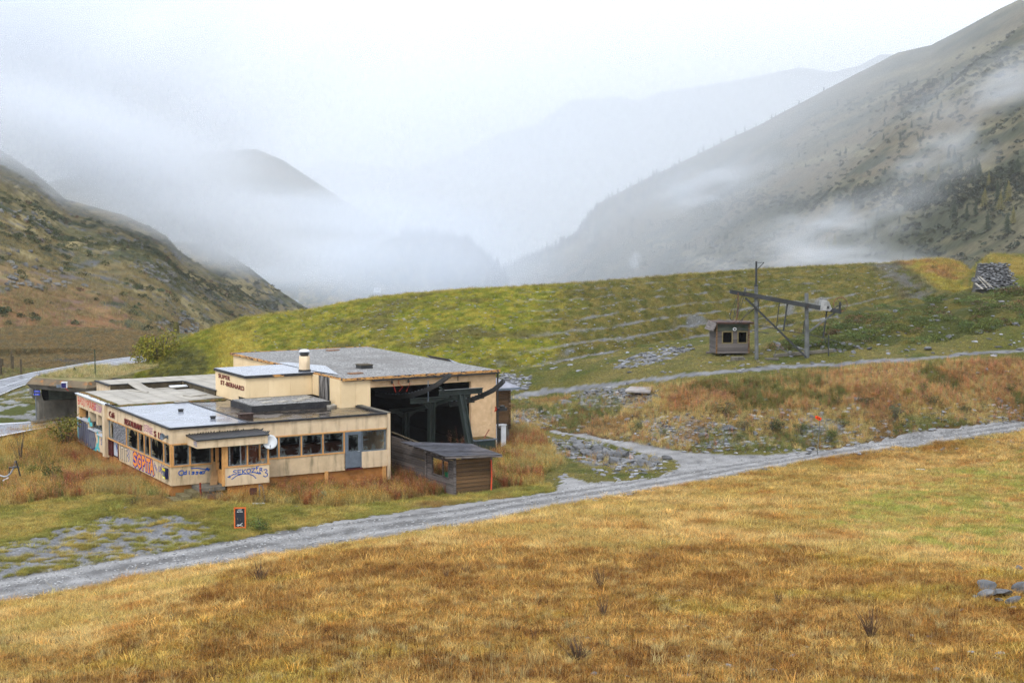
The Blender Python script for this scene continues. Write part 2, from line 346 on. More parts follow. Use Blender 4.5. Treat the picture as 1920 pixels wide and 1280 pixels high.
def hit(px, py, d0=20, d1=190):
    """where the sight line of a photo pixel meets the ground"""
    px = np.atleast_1d(np.asarray(px, float)); py = np.atleast_1d(np.asarray(py, float))
    x, y, w = raydir(px, py); tx = x / y; tw = w / y; out = np.full(px.shape, np.nan); done = np.zeros(px.shape, bool)
    ds = np.geomspace(d0, d1, 420); prev = np.full(px.shape, 1.0); pd = ds[0]
    for d in ds:
        g = EYE + tw * d - ground(tx * d, np.full(px.shape, d))
        m = (~done) & (g <= 0)
        if m.any():
            f = prev[m] / np.maximum(prev[m] - g[m], 1e-6); out[m] = pd + (d - pd) * np.clip(f, 0, 1); done |= m
        prev = g; pd = d
        if done.all(): break
    return tx * out, out, ground(tx * np.nan_to_num(out, nan=50), np.nan_to_num(out, nan=50))
def hit1(px, py, **k):
    a, b, c = hit(px, py, **k)
    while np.isnan(b[0]): py += 2; a, b, c = hit(px, py, **k)
    return Vector((float(a[0]), float(b[0]), float(c[0])))

M_GROUND = mat('ground_soil_and_turf', (.62,.62,.62), (1.2,1.2,1.2), scale=9, attr='Col', rough=.95, bump=1.0, bscale=22, spec=.1)
M_GRAVEL = mat('crushed_stone', (.72,.72,.72), (1.18,1.18,1.18), scale=14, attr='Col', rough=.75, bump=1.0, bscale=30, spec=.3, detail=10)
nA, nD = len(az), len(dd); idx = np.arange(nA * nD).reshape(nA, nD)
quads = np.stack([idx[:-1, :-1], idx[1:, :-1], idx[1:, 1:], idx[:-1, 1:]], -1).reshape(-1, 4)
tq = GT.ravel()[quads[:, 0]]; pq = GPX.ravel()[quads[:, 0]]; yq = GPY.ravel()[quads[:, 0]]
V = np.c_[GX.ravel(), GY.ravel(), GZ.ravel()]; COL = np.c_[GC.reshape(-1, 3) * np.where(np.isin(GT.reshape(-1, 1), (0, 8, 9)), 1.0, .48), np.ones(V.shape[0])]
trackm = (tq == 0) & (pq > 940) & (np.abs(track2_dist(pq, yq)) < 7)
def sheet(name, m, mt):
    q = quads[m]; u, inv = np.unique(q, return_inverse=True)
    o = meshobj(name, V[u], inv.reshape(q.shape), mt, smooth=True, attrs={'Col': ('FLOAT_COLOR', COL[u])})
    return tag(o, kind='structure')
sheet('ground', ~(trackm | (tq == 8)), M_GROUND)
sheet('gravel_road', tq == 8, M_GRAVEL)
sheet('dirt_track', trackm, M_GRAVEL)

# ------------------------------------------------------------------ grassed embankment behind the buildings
CR = [(252,706,.3),(289,670,1.7),(320,648,2.6),(348,632,3.2),(381,618,3.8),(413,610,4.2),(470,592,5.1),(511,588,5.4),(578,581,5.7),(633,569,6.3),(700,557,7.0),(760,551,7.3),(850,543,7.75),(960,538,8.0),(1050,532,8.2),(1150,525,8.4),(1300,513,8.8),(1400,506,9.0),(1500,500,9.2),(1600,496,9.3),(1660,493,9.4),(1760,486,9.8),(1798,489,9.6),(1826,516,8.1),(1846,530,7.4)]
FT = [(246,712),(289,718),(320,722),(348,722),(381,722),(413,724),(470,726),(511,728),(578,730),(633,730),(700,730),(760,728),(850,716),(960,700),(1050,682),(1150,664),(1300,632),(1400,618),(1500,606),(1600,588),(1660,572),(1760,553),(1798,547),(1826,543),(1846,541)]
crest = np.array([atz(*c) for c in CR]); foot = np.array([tuple(hit1(*f, d0=60)) for f in FT]); foot[:, 2] -= .25
ck = np.array([c[0] for c in CR], float)
NC, NR = 620, 74
cu = np.linspace(ck[0], ck[-1], NC)
def interp3(P): return np.stack([np.interp(cu, ck, P[:, i]) for i in range(3)], -1)
def sm(P, n=9):
    k = np.ones(n) / n; Q = P.copy()
    for i in range(3): Q[:, i] = np.convolve(np.pad(P[:, i], n // 2, 'edge'), k, 'valid')
    return Q
cre = sm(interp3(crest), 11); foo = sm(interp3(foot), 15)
tt = np.linspace(0, 1, NR)
def prof(t): return 1.05 * t - .05 * t ** 2 * 1.0
BT, BU = np.meshgrid(tt, cu)
P = foo[:, None, :] + (cre - foo)[:, None, :] * tt[None, :, None]
hgt = (cre[:, 2] - foo[:, 2])[:, None]
P[..., 2] = foo[:, None, 2] + hgt * (tt + .10 * np.sin(np.pi * tt))[None, :]
terr = np.clip((BU - 950) / 150, 0, 1) * np.clip((1700 - BU) / 60, 0, 1)
wob = fbm(BU / 110., BT * 1.5, 3, 91) * .22
step = np.cos((BT * 7.2 + wob * 2) * 2 * np.pi)
P[..., 2] += terr * step * .22 * np.sin(np.pi * BT) ** .5
P[..., 2] += (fbm(P[..., 0] * .5, P[..., 1] * .8, 4, 92) - .5) * .55 * np.sin(np.pi * np.clip(BT, 0, .97)) ** .5 + (fbm(P[..., 0] * 2.6, P[..., 1] * 3.2, 3, 93) - .5) * .30
n1 = fbm(BU / 45., BT * 5, 4, 94)[..., None]; n2 = fbm(P[..., 0] * 1.3, P[..., 1] * 2.5, 3, 95)[..., None]; n3 = fbm(P[..., 0] * .35, P[..., 1] * .5, 3, 96)[..., None]
mixa = lambda a, b, f: np.array(a) * (1 - np.clip(f, 0, 1)) + np.array(b) * np.clip(f, 0, 1)
BC = mixa((.15,.16,.02), (.27,.23,.035), (n2 - .4) * 4); BC = mixa(BC, (.13,.115,.035), (n3 - .5) * 4)
RC = mixa((.10,.098,.026), (.175,.14,.04), (n2 - .4) * 4)
BC = mixa(BC, RC, np.clip((BU - 1010 + (n1[..., 0] - .5) * 160) / 70, 0, 1)[..., None])
BC = mixa(BC, (.20,.20,.205), (terr * np.clip((-step - .78) * 9, 0, 1) * (n2[..., 0] > .15))[..., None] * .9)
BC = mixa(BC, (.15,.152,.155), (np.clip((n1[..., 0] - .66) * 9, 0, 1) * (BT < .30) * np.clip((BU - 760) / 100, 0, 1))[..., None] * .8)
dark = np.clip(1 - (((BU - 335) / 62) ** 2 + ((BT - .33) / .42) ** 2), 0, 1) * 3
BC = mixa(BC, mixa((.075,.075,.022), (.15,.14,.03), (n2 - .45) * 5), np.clip(dark, 0, 1)[..., None])
yel = np.clip(1.2 - (((BU - 430 - BT * 12 + (n3[..., 0] - .5) * 60) / 40) ** 2), 0, 1)
BC = mixa(BC, mixa((.33,.27,.05), (.20,.20,.04), (n3 - .45) * 5), (np.clip(yel * 1.2, 0, 1) * (BT > .02) * np.clip((.98 - BT) * 6, 0, 1))[..., None])
endm = np.clip((BU - 1668 - (1 - BT) * 95) / 14, 0, 1)[..., None]
BC = mixa(BC, mixa((.27,.22,.05), (.25,.14,.055), (n3 - .5) * 6), endm)
slate = np.clip(1 - np.abs(BU - 1655 - (1 - BT) * 75) / 45, 0, 1)[..., None] * (n2 > .35)
BC = mixa(BC, (.10,.10,.105), slate * .8)
BC = mixa(BC, (.30,.24,.07), np.clip((BT - .95) * 14, 0, 1)[..., None] * .7)
back = []
for k, (dy, dz) in enumerate(((2.5, -.1), (7, -1.6), (16, -5.5), (30, -11))):
    b = cre.copy(); b[:, 1] += dy; b[:, 2] += dz; back.append(b)
PP = np.concatenate([P, np.stack(back, 1)], 1); CC = np.concatenate([BC, np.repeat(BC[:, -1:], 4, 1)], 1)
CC = np.concatenate([CC, np.ones(CC.shape[:2] + (1,))], -1)
def gridq(a, b):
    i = np.arange(a * b).reshape(a, b); return np.stack([i[:-1, :-1], i[1:, :-1], i[1:, 1:], i[:-1, 1:]], -1).reshape(-1, 4)
tag(meshobj('embankment', PP.reshape(-1, 3), gridq(NC, NR + 4), M_GROUND, smooth=True, attrs={'Col': ('FLOAT_COLOR', CC.reshape(-1, 4))}), kind='structure')

# ------------------------------------------------------------------ mountains
M_MTN = mat('mountain_slope', (.70,.70,.70), (1.2,1.2,1.2), scale=.22, attr='Col', rough=.95, bump=2.0, bscale=.5, spec=.1, detail=8)
def mountain(name, keys, rows, cols, amp, freq, colf, seed, back=120, slant=0.0, rough_ridge=.25):
    """keys: (px, ridge py, ridge distance, foot py, foot distance)"""
    K = np.array(keys, float); u = np.linspace(0, len(K) - 1, cols); i = np.arange(len(K))
    q = [np.interp(u, i, K[:, c]) for c in range(5)]
    rx, ry, rw = raydir(q[0], q[1]); fx, fy, fw = raydir(q[0], q[3])
    Rg = np.stack([rx / ry * q[2], q[2], EYE + rw / ry * q[2]], -1); Ft = np.stack([fx / fy * q[4], q[4], EYE + fw / fy * q[4]], -1)
    t = np.linspace(0, 1, rows); G = Ft[:, None] + (Rg - Ft)[:, None] * t[None, :, None]
    X, Y = G[..., 0], G[..., 1]; sx = X + slant * G[..., 2]
    win = np.sin(np.pi * np.clip(t, 0, 1)) ** .6 * (1 - rough_ridge) + rough_ridge
    n = fbm(sx * freq, Y * freq * .6, 6, seed, .55)
    rid = 1 - np.abs(fbm(sx * freq * .7, Y * freq * .3, 4, seed + 9) - .5) * 2
    G[..., 2] += ((n - .5) * 2 * amp + (rid - .8) * amp * .9) * win[None, :]
    C = colf(X, Y, G[..., 2], t[None, :].repeat(cols, 0), n, rid, seed)
    bk = G[:, -1:, :].copy(); bk[..., 1] += back; bk[..., 2] -= back * .7; GG = np.concatenate([G, bk], 1); C = np.concatenate([C, C[:, -1:]], 1)
    C = np.concatenate([C, np.ones(C.shape[:2] + (1,))], -1)
    tag(meshobj(name, GG.reshape(-1, 3), gridq(cols, rows + 1), M_MTN, smooth=True, attrs={'Col': ('FLOAT_COLOR', C.reshape(-1, 4))}), kind='structure')
    return G, q[0]
def col_left(X, Y, Z, t, n, rid, s):
    a = fbm(X * .05, Y * .03 + Z * .06, 4, s + 1)[..., None]; b = fbm(X * .17, Z * .2 + Y * .05, 4, s + 2)[..., None]; c = fbm(X * .5, Z * .5 + Y * .2, 3, s + 3)[..., None]
    st = fbm((X - Z * 1.3) * .10, (Z + X * .75) * .55, 4, s + 5)[..., None]; C = mixa((.175,.135,.06), (.115,.105,.045), (a - .4) * 4); C = mixa(C, (.26,.21,.10), (st - .55) * 8); C = mixa(C, (.07,.075,.035), (.44 - st) * 8); C = mixa(C, (.045,.055,.028), (b - .53) * 9); C = mixa(C, (.11,.11,.105), (c - .58) * 9 * (n[..., None] > .45))
    red = np.clip((.22 - t[..., None]) * 5, 0, 1) * (X[..., None] < -45)
    return mixa(C, (.24,.10,.045), red * (b < .55) * .8)
def col_right(X, Y, Z, t, n, rid, s):
    a = fbm(X * .012, Z * .02 + Y * .006, 5, s + 1)[..., None]; b = fbm(X * .05, Z * .07 + Y * .02, 4, s + 2)[..., None]; c = fbm((X + Z * 1.1) * .02, (Z - X * .4) * .09, 4, s + 3)[..., None]
    C = mixa((.10,.092,.05), (.135,.108,.06), (a - .4) * 4); C = mixa(C, (.17,.15,.085), (c - .52) * 7); C = mixa(C, (.058,.062,.034), (b - .46) * 8 * (1.15 - t[..., None] * .8))
    return C
def col_far(X, Y, Z, t, n, rid, s):
    a = fbm(X * .006, Z * .01, 4, s + 1)[..., None]; return mixa((.14,.14,.09), (.09,.10,.07), (a - .4) * 4)
LM, LMu = mountain('mountain_slope_near', [(-520,-40,560,672,160),(-200,150,560,662,162),(0,279,540,655,165),(65,322,540,653,172),(123,372,550,652,180),(226,400,570,652,192),(274,421,580,654,205),(310,440,585,658,220),(339,473,590,664,242),(400,512,600,668,300),(452,547,610,668,350),(507,586,620,668,420),(560,604,640,668,480)],
    170, 420, 5.0, .03, col_left, 200, slant=.9)
LM2, _ = mountain('mountain_slope_behind', [(60,400,880,640,700),(226,436,880,640,700),(310,452,880,640,700),(381,453,890,640,720),(420,470,900,640,740),(468,502,930,640,760),(516,540,960,640,800),(575,577,1000,640,840),(640,604,1040,640,900)],
    90, 220, 7.0, .02, col_left, 230, slant=.9)
RM, RMu = mountain('mountain_slope_right', [(926,528,2300,585,2150),(940,503,2290,583,2080),(1000,478,2270,580,1960),(1040,462,2250,578,1880),(1085,430,2220,575,1780),(1121,382,2180,574,1700),(1211,334,2100,572,1500),(1331,279,1950,568,1230),(1429,232,1800,565,1000),(1553,166,1680,560,820),(1685,101,1530,552,680),(1745,86,1480,548,630),(1817,48,1400,545,570),(1911,0,1300,542,520),(2100,-110,1150,538,470),(2500,-330,950,538,420)],
    300, 760, 22, .008, col_right, 300, slant=-.6, rough_ridge=.12)
mountain('hill_across_valley', [(60,350,2300,590,1700),(200,315,2300,590,1700),(300,298,2300,590,1700),(400,284,2300,590,1700),(480,280,2300,590,1700),(530,300,2320,590,1700),(600,346,2350,590,1700),(680,398,2350,590,1700),(760,448,2350,590,1700),(860,515,2350,590,1750),(950,560,2350,590,1800)],
    70, 260, 12, .004, col_right, 340, rough_ridge=.1)
WH, WHu = mountain('wooded_hill', [(560,530,1650,595,1450),(640,490,1650,592,1450),(700,460,1650,590,1450),(752,441,1660,590,1450),(798,436,1670,590,1450),(830,444,1680,590,1460),(850,451,1690,590,1470),(878,449,1700,590,1480),(897,474,1710,590,1500),(916,489,1720,590,1520),(934,501,1740,590,1550),(960,540,1750,590,1600)],
    60, 220, 6, .01, col_left, 360, rough_ridge=.3)
mountain('mountain_range', [(560,400,6600,560,5200),(617,380,6600,560,5200),(700,350,6500,560,5200),(790,312,6400,560,5200),(870,286,6400,560,5200),(940,249,6300,560,5200),(1000,238,6300,560,5200),(1070,188,6300,560,5200),(1110,184,6300,560,5200),(1160,179,6300,560,5200),(1200,188,6300,560,5200),(1240,172,6300,560,5200),(1290,166,6300,560,5200),(1400,148,6200,560,5200),(1500,128,6200,560,5200),(1560,136,6200,560,5200),(1610,124,6200,560,5200),(1650,102,6100,560,5200),(1700,101,6100,560,5200),(1800,112,6100,560,5200),(2200,60,6000,560,5200)],
    60, 420, 34, .0022, col_far, 380, back=600, rough_ridge=.35)
mountain('mountain_beyond', [(200,400,7800,560,6800),(500,345,7700,560,6800),(560,322,7700,560,6800),(617,299,7700,560,6800),(650,305,7700,560,6800),(700,311,7700,560,6800),(745,317,7700,560,6800),(850,330,7700,560,6800),(1000,360,7700,560,6800)],
    30, 160, 25, .003, col_far, 390, back=600, rough_ridge=.3)
mb = MB(); mb.poly([(-4000,410,-84),(4000,410,-84),(4000,9000,-84),(-4000,9000,-84)])
tag(mb.build('valley_floor', mat('valley_meadow', (.12,.12,.06), (.17,.14,.07), scale=.01, rough=.9)), kind='structure')
mb = MB(); mb.poly([(-430,900,-83.5),(60,900,-83.5),(150,1300,-83.5),(-120,2100,-83.5),(-430,1900,-83.5)])
tag(mb.build('lake_water', mat('lake_surface', (.25,.30,.33), (.3,.34,.36), scale=.05, rough=.15, spec=.6)), kind='structure')

# ------------------------------------------------------------------ air: even haze and the low cloud drifting on the slopes
def volmat(name, dens, col=(.93,.955,.99)):
    m = bpy.data.materials.new(name); m.use_nodes = True; t = m.node_tree; t.nodes.clear()
    o = N(t, 'ShaderNodeOutputMaterial'); v = N(t, 'ShaderNodeVolumePrincipled'); v.inputs['Color'].default_value = (*col, 1)
    v.inputs['Density'].default_value = dens; v.inputs['Anisotropy'].default_value = .0; t.links.new(v.outputs[0], o.inputs['Volume']); return m
mb = MB(); mb.box(-3900, 3900, -250, 8700, -88, 760)
hz = mb.build('haze', volmat('haze_air', .00010)); tag(hz, kind='stuff')
def fog(px, py, d, rx, ry, rz, dens, seed, sc=2.0, thr=.42, tilt=0.0):
    bm = bmesh.new(); bmesh.ops.create_icosphere(bm, subdivisions=3, radius=1.0)
    me = bpy.data.meshes.new('fog_bank'); bm.to_mesh(me); bm.free(); o = bpy.data.objects.new('fog_bank', me); link(o)
    o.location = atd(px, py, d); o.scale = (rx, ry, rz); o.rotation_euler = (0, tilt, 0)
    m = bpy.data.materials.new('fog_bank'); m.use_nodes = True; t = m.node_tree; t.nodes.clear(); L = t.links
    ou = N(t, 'ShaderNodeOutputMaterial'); v = N(t, 'ShaderNodeVolumePrincipled'); v.inputs['Color'].default_value = (.90,.93,.975,1)
    tc = N(t, 'ShaderNodeTexCoord'); ln = N(t, 'ShaderNodeVectorMath', operation='LENGTH'); L.new(tc.outputs['Object'], ln.inputs[0])
    fa = N(t, 'ShaderNodeMapRange', interpolation_type='SMOOTHSTEP'); fa.inputs['From Min'].default_value = .97; fa.inputs['From Max'].default_value = .15; L.new(ln.outputs['Value'], fa.inputs['Value'])
    mp = N(t, 'ShaderNodeMapping'); mp.inputs['Location'].default_value = (seed * 3.1, seed * 1.7, 0); mp.inputs['Scale'].default_value = (1, 1, .8); L.new(tc.outputs['Object'], mp.inputs[0])
    nz = N(t, 'ShaderNodeTexNoise'); nz.inputs['Scale'].default_value = sc; nz.inputs['Detail'].default_value = 3; nz.inputs['Distortion'].default_value = .6; L.new(mp.outputs[0], nz.inputs['Vector'])
    mr = N(t, 'ShaderNodeMapRange'); mr.inputs['From Min'].default_value = thr; mr.inputs['From Max'].default_value = thr + .25; L.new(nz.outputs['Fac'], mr.inputs['Value'])
    mu = N(t, 'ShaderNodeMath', operation='MULTIPLY'); L.new(fa.outputs[0], mu.inputs[0]); L.new(mr.outputs[0], mu.inputs[1])
    m2 = N(t, 'ShaderNodeMath', operation='MULTIPLY'); L.new(mu.outputs[0], m2.inputs[0]); m2.inputs[1].default_value = dens; L.new(m2.outputs[0], v.inputs['Density'])
    L.new(v.outputs[0], ou.inputs['Volume']); m.cycles.homogeneous_volume = False
    me.materials.append(m); tag(o, kind='stuff'); return o
fog(1500, 300, 1500, 900, 800, 300, .0014, 21, 1.0, .25)
fog(700, 420, 2600, 800, 1100, 230, .0015, 22, 1.0, .2)
fog(-60, 40, 600, 190, 170, 95, .016, 1, 1.2, .30)
fog(20, 235, 440, 125, 75, 24, .044, 31, 1.8, .36, .30)
fog(300, 350, 490, 80, 60, 17, .055, 33, 1.5, .34, .45)
fog(345, 440, 720, 62, 50, 14, .05, 35, 1.4, .34, .4)
fog(760, 490, 1280, 170, 150, 60, .011, 34, 1.0, .22)
fog(1000, 330, 4300, 2600, 900, 620, .0015, 36, .8, .1)
fog(270, 395, 540, 60, 60, 17, .016, 32, 1.6, .36, .45)
fog(250, 230, 800, 110, 150, 50, .016, 2, 1.8, .36, .25)
fog(60, 330, 470, 60, 60, 14, .020, 9, 2.2, .42, .3)
fog(620, 395, 1550, 300, 250, 30, .016, 3, 1.8, .36, .06)
fog(430, 480, 1150, 150, 160, 34, .016, 4, 1.8, .38)
fog(1570, 425, 640, 58, 60, 17, .022, 5, 2.2, .40, -.25)
fog(1530, 492, 560, 62, 60, 12, .022, 6, 2.2, .40)
fog(1870, 160, 830, 68, 90, 20, .016, 7, 1.8, .38, -.45)
fog(1340, 345, 1350, 90, 120, 26, .016, 8, 2.2, .43, -.3)
fog(1190, 488, 1650, 12, 20, 14, .050, 10, 1.5, .40)
fog(1050, 500, 2900, 420, 300, 42, .010, 11, 1.8, .38)
fog(1760, 300, 700, 46, 60, 20, .016, 12, 2.0, .42, -.5)

# ------------------------------------------------------------------ building materials
M_CREAM = mat('cream_render', LIN(228,205,170), LIN(212,186,150), scale=1.2, rough=.85, bump=.5, bscale=30, c3=LIN(150,132,102), s3=1.6, lo3=.50, hi3=.78, st3=(1.4,1.4,.25))
M_PANEL = mat('cream_cladding_panel', objvar=.07, c1=LIN(238,212,168), c2=LIN(228,200,154), scale=.8, rough=.6, c3=LIN(190,165,125), s3=1.3, lo3=.6, hi3=.85, st3=(1.5,1.5,.2))
M_ROUGHC = mat('rough_cream_plaster', LIN(224,190,148), LIN(206,172,130), scale=2.5, rough=.9, bump=1.0, bscale=9, c3=LIN(150,138,118), s3=.8, lo3=.62, hi3=.8, st3=(1.6,1.6,.2))
M_WALLP = mat('stained_cream_panel', LIN(216,190,152), LIN(196,172,136), scale=2.0, rough=.8, bump=.3, bscale=25, c3=LIN(112,104,80), s3=1.8, lo3=.50, hi3=.80, st3=(1.5,1.5,.35))
M_ORANGE = mat('orange_painted_wood', LIN(214,162,98), LIN(190,136,78), scale=3, rough=.6, c3=LIN(120,75,35), s3=4, lo3=.62, hi3=.75)
M_PLINTH = mat('orange_plinth_paint', LIN(182,124,64), LIN(154,102,50), scale=1.5, rough=.8, bump=.4, bscale=14, c3=LIN(95,75,50), s3=1.2, lo3=.56, hi3=.72, st3=(1,1,.6))
M_TAR = mat('black_roofing_felt', (.018,.018,.02), (.035,.034,.034), scale=3, rough=.55, bump=.6, bscale=12, c3=(.10,.11,.06), s3=2.5, lo3=.62, hi3=.75)
M_WETROOF = mat('wet_dark_roof_membrane', (.03,.024,.018), (.07,.05,.032), scale=.8, rough=.06, rough2=.4, lo=.42, hi=.62, spec=.5, bump=.15, bscale=3)
M_PALEROOF = mat('wet_silver_roof_sheet', (.24,.255,.29), (.34,.36,.40), scale=.6, rough=.10, rough2=.28, spec=.6, c3=(.12,.10,.08), s3=.7, lo3=.62, hi3=.8, bump=.1, bscale=2, st3=(.5,1.6,1))
M_TILE = mat('concrete_roof_tile', objvar=.16, c1=LIN(176,170,158), c2=LIN(150,144,132), scale=1.2, rough=.75, bump=.4, bscale=20, c3=LIN(115,108,90), s3=1.6, lo3=.58, hi3=.78)
M_MOSS = mat('roof_moss', (.06,.075,.015), (.20,.10,.03), scale=3, rough=.95, bump=1.0, bscale=18)
M_ROOFGRAVEL = mat('roof_gravel', (.10,.098,.093), (.36,.35,.33), scale=9, rough=.8, bump=1.0, bscale=12, lo=.40, hi=.60, detail=3, c3=(.16,.15,.14), s3=.25, lo3=.5, hi3=.7)
M_FASCIA = mat('peeling_orange_fascia', LIN(206,154,90), LIN(178,128,74), scale=2, rough=.65, c3=(.035,.035,.04), s3=3.2, lo3=.52, hi3=.57, st3=(1,1,3))
M_DARKPAN = mat('weathered_brown_panel', objvar=.16, c1=LIN(92,80,58), c2=LIN(66,58,44), scale=2, rough=.85, c3=LIN(120,115,90), s3=2, lo3=.6, hi3=.8, st3=(1,1,.4))
M_STAIN = mat('stained_concrete_panel', (.04,.035,.03), LIN(150,145,140), scale=2.2, rough=.8, lo=.42, hi=.68, stretch=(1.5,1.5,.35))
M_LETTER = mat('dark_red_lettering', LIN(92,28,24), LIN(120,44,36), scale=5, rough=.5)
M_GREYMETAL = mat('grey_painted_door_metal', LIN(112,122,132), LIN(92,101,110), scale=3, rough=.5)
M_FRAME = mat('grey_window_putty_frame', LIN(125,130,132), LIN(90,95,98), scale=4, rough=.6)
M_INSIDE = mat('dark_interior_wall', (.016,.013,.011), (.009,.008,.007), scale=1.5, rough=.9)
M_INSOR = mat('orange_interior_wood', LIN(110,58,28), LIN(78,42,22), scale=2, rough=.7)
M_WHITE = mat('white_paint', (.72,.73,.74), (.6,.61,.62), scale=3, rough=.45)
M_SILL = mat('white_metal_sill', (.62,.66,.70), (.5,.53,.57), scale=3, rough=.35)
M_SPECK = mat('speckled_grey_board', (.06,.06,.065), (.30,.30,.32), scale=11, rough=.8, lo=.44, hi=.58, detail=3)
M_REDWOOD = mat('dark_red_timber', LIN(90,32,26), LIN(70,26,22), scale=4, rough=.7)
M_GWOOD = mat('weathered_grey_timber', objvar=.4, c1=LIN(134,126,122), c2=LIN(70,64,60), scale=3, rough=.85, bump=.8, bscale=16, stretch=(.35,.35,5), lo=.35, hi=.68, c3=LIN(48,40,34), s3=3, lo3=.56, hi3=.7, st3=(.3,.3,4))
M_BWOOD = mat('weathered_brown_timber', objvar=.4, c1=LIN(146,112,74), c2=LIN(58,42,30), scale=3, rough=.85, bump=.8, bscale=16, stretch=(.35,.35,5), lo=.35, hi=.65, c3=LIN(172,150,120), s3=2.5, lo3=.58, hi3=.75, st3=(.3,.3,3))
M_ROOFWOOD = mat('wet_grey_roof_boards', objvar=.4, c1=LIN(104,105,112), c2=LIN(54,54,60), scale=3, rough=.35, stretch=(.4,3,1), c3=LIN(60,54,40), s3=2.5, lo3=.6, hi3=.72)
M_STEEL = mat('dark_green_painted_steel', LIN(46,56,51), LIN(32,39,36), scale=2.5, rough=.45, spec=.4, c3=LIN(80,60,42), s3=4, lo3=.64, hi3=.75)
M_DARKST = mat('blackened_steel', (.012,.013,.013), (.026,.026,.025), scale=4, rough=.45, spec=.5)
M_CONC = mat('weathered_concrete', LIN(122,116,104), LIN(92,88,78), scale=1.2, rough=.9, bump=.5, bscale=18, c3=LIN(56,52,44), s3=.9, lo3=.52, hi3=.75, st3=(1.5,1.5,.3))
M_LICHEN = mat('lichened_concrete_edge', LIN(120,106,84), LIN(98,86,68), scale=1.2, rough=.9, c3=LIN(170,108,48), s3=2.6, lo3=.56, hi3=.72)
M_SLATE = mat('blue_grey_metal_roof', LIN(140,142,152), LIN(112,114,124), scale=1.5, rough=.4)
def glassmat():
    m = bpy.data.materials.new('broken_window_glass'); m.use_nodes = True; t = m.node_tree; t.nodes.clear(); L = t.links
    o = N(t, 'ShaderNodeOutputMaterial'); tr = N(t, 'ShaderNodeBsdfTransparent'); tr.inputs[0].default_value = (.72,.80,.78,1); g = N(t, 'ShaderNodeBsdfGlossy'); g.inputs[0].default_value = (.85,.92,.92,1); g.inputs['Roughness'].default_value = .06
    df = N(t, 'ShaderNodeBsdfDiffuse'); df.inputs[0].default_value = (.28,.33,.32,1)
    mx = N(t, 'ShaderNodeMixShader'); fr = N(t, 'ShaderNodeFresnel'); fr.inputs[0].default_value = 1.5; L.new(fr.outputs[0], mx.inputs[0]); L.new(tr.outputs[0], mx.inputs[1]); L.new(g.outputs[0], mx.inputs[2])
    m2 = N(t, 'ShaderNodeMixShader'); m2.inputs[0].default_value = .2; L.new(mx.outputs[0], m2.inputs[1]); L.new(df.outputs[0], m2.inputs[2]); L.new(m2.outputs[0], o.inputs['Surface']); return m
M_GLASS = glassmat()
def paint(name, rgb, rough=.6): return mat(name, LIN(*rgb), tuple(c * .8 for c in LIN(*rgb)), scale=6, rough=rough)
P_BLUE = paint('blue_spray_paint', (24,84,170)); P_PURPLE = paint('purple_spray_paint', (70,40,150)); P_ORG = paint('orange_spray_paint', (244,150,62)); P_RED = paint('red_spray_paint', (220,52,44))
P_PINK = paint('mauve_spray_paint', (176,90,150)); P_CYAN = paint('turquoise_spray_paint', (90,190,190)); P_SILV = paint('silver_spray_paint', (112,114,124)); P_NAVY = paint('navy_spray_paint', (38,36,96)); P_BLACK = paint('black_paint', (25,25,28)); P_LILAC = paint('blue_violet_spray_paint', (92,84,170)); P_WHT = paint('white_lettering', (236,236,230)); P_CREAMP = paint('pale_cream_spray_paint', (222,205,180))

# local building frame: x = along the front (v), y = away along the side (u)
class Face:
    """a wall plane: s runs to the reader's right, t up, both metres"""
    def __init__(f, o, sx, nrm): f.o = Vector(o); f.s = Vector(sx); f.n = Vector(nrm)
    def p(f, s, t, d=0.0): return f.o + f.s * s + Vector((0, 0, t)) + f.n * d
def strokes(face, lines, w, d=.006, mb=None):
    mb = mb or MB()
    for ln in lines:
        for a, b in zip(ln[:-1], ln[1:]):
            dx, dy = b[0] - a[0], b[1] - a[1]; L = math.hypot(dx, dy) or 1e-6; ex, ey = dx / L * w * .35, dy / L * w * .35; nx, ny = -dy / L * w / 2, dx / L * w / 2
            mb.poly([face.p(a[0] - ex - nx, a[1] - ey - ny, d), face.p(b[0] + ex - nx, b[1] + ey - ny, d), face.p(b[0] + ex + nx, b[1] + ey + ny, d), face.p(a[0] - ex + nx, a[1] - ey + ny, d)]); d += .00006
    return mb
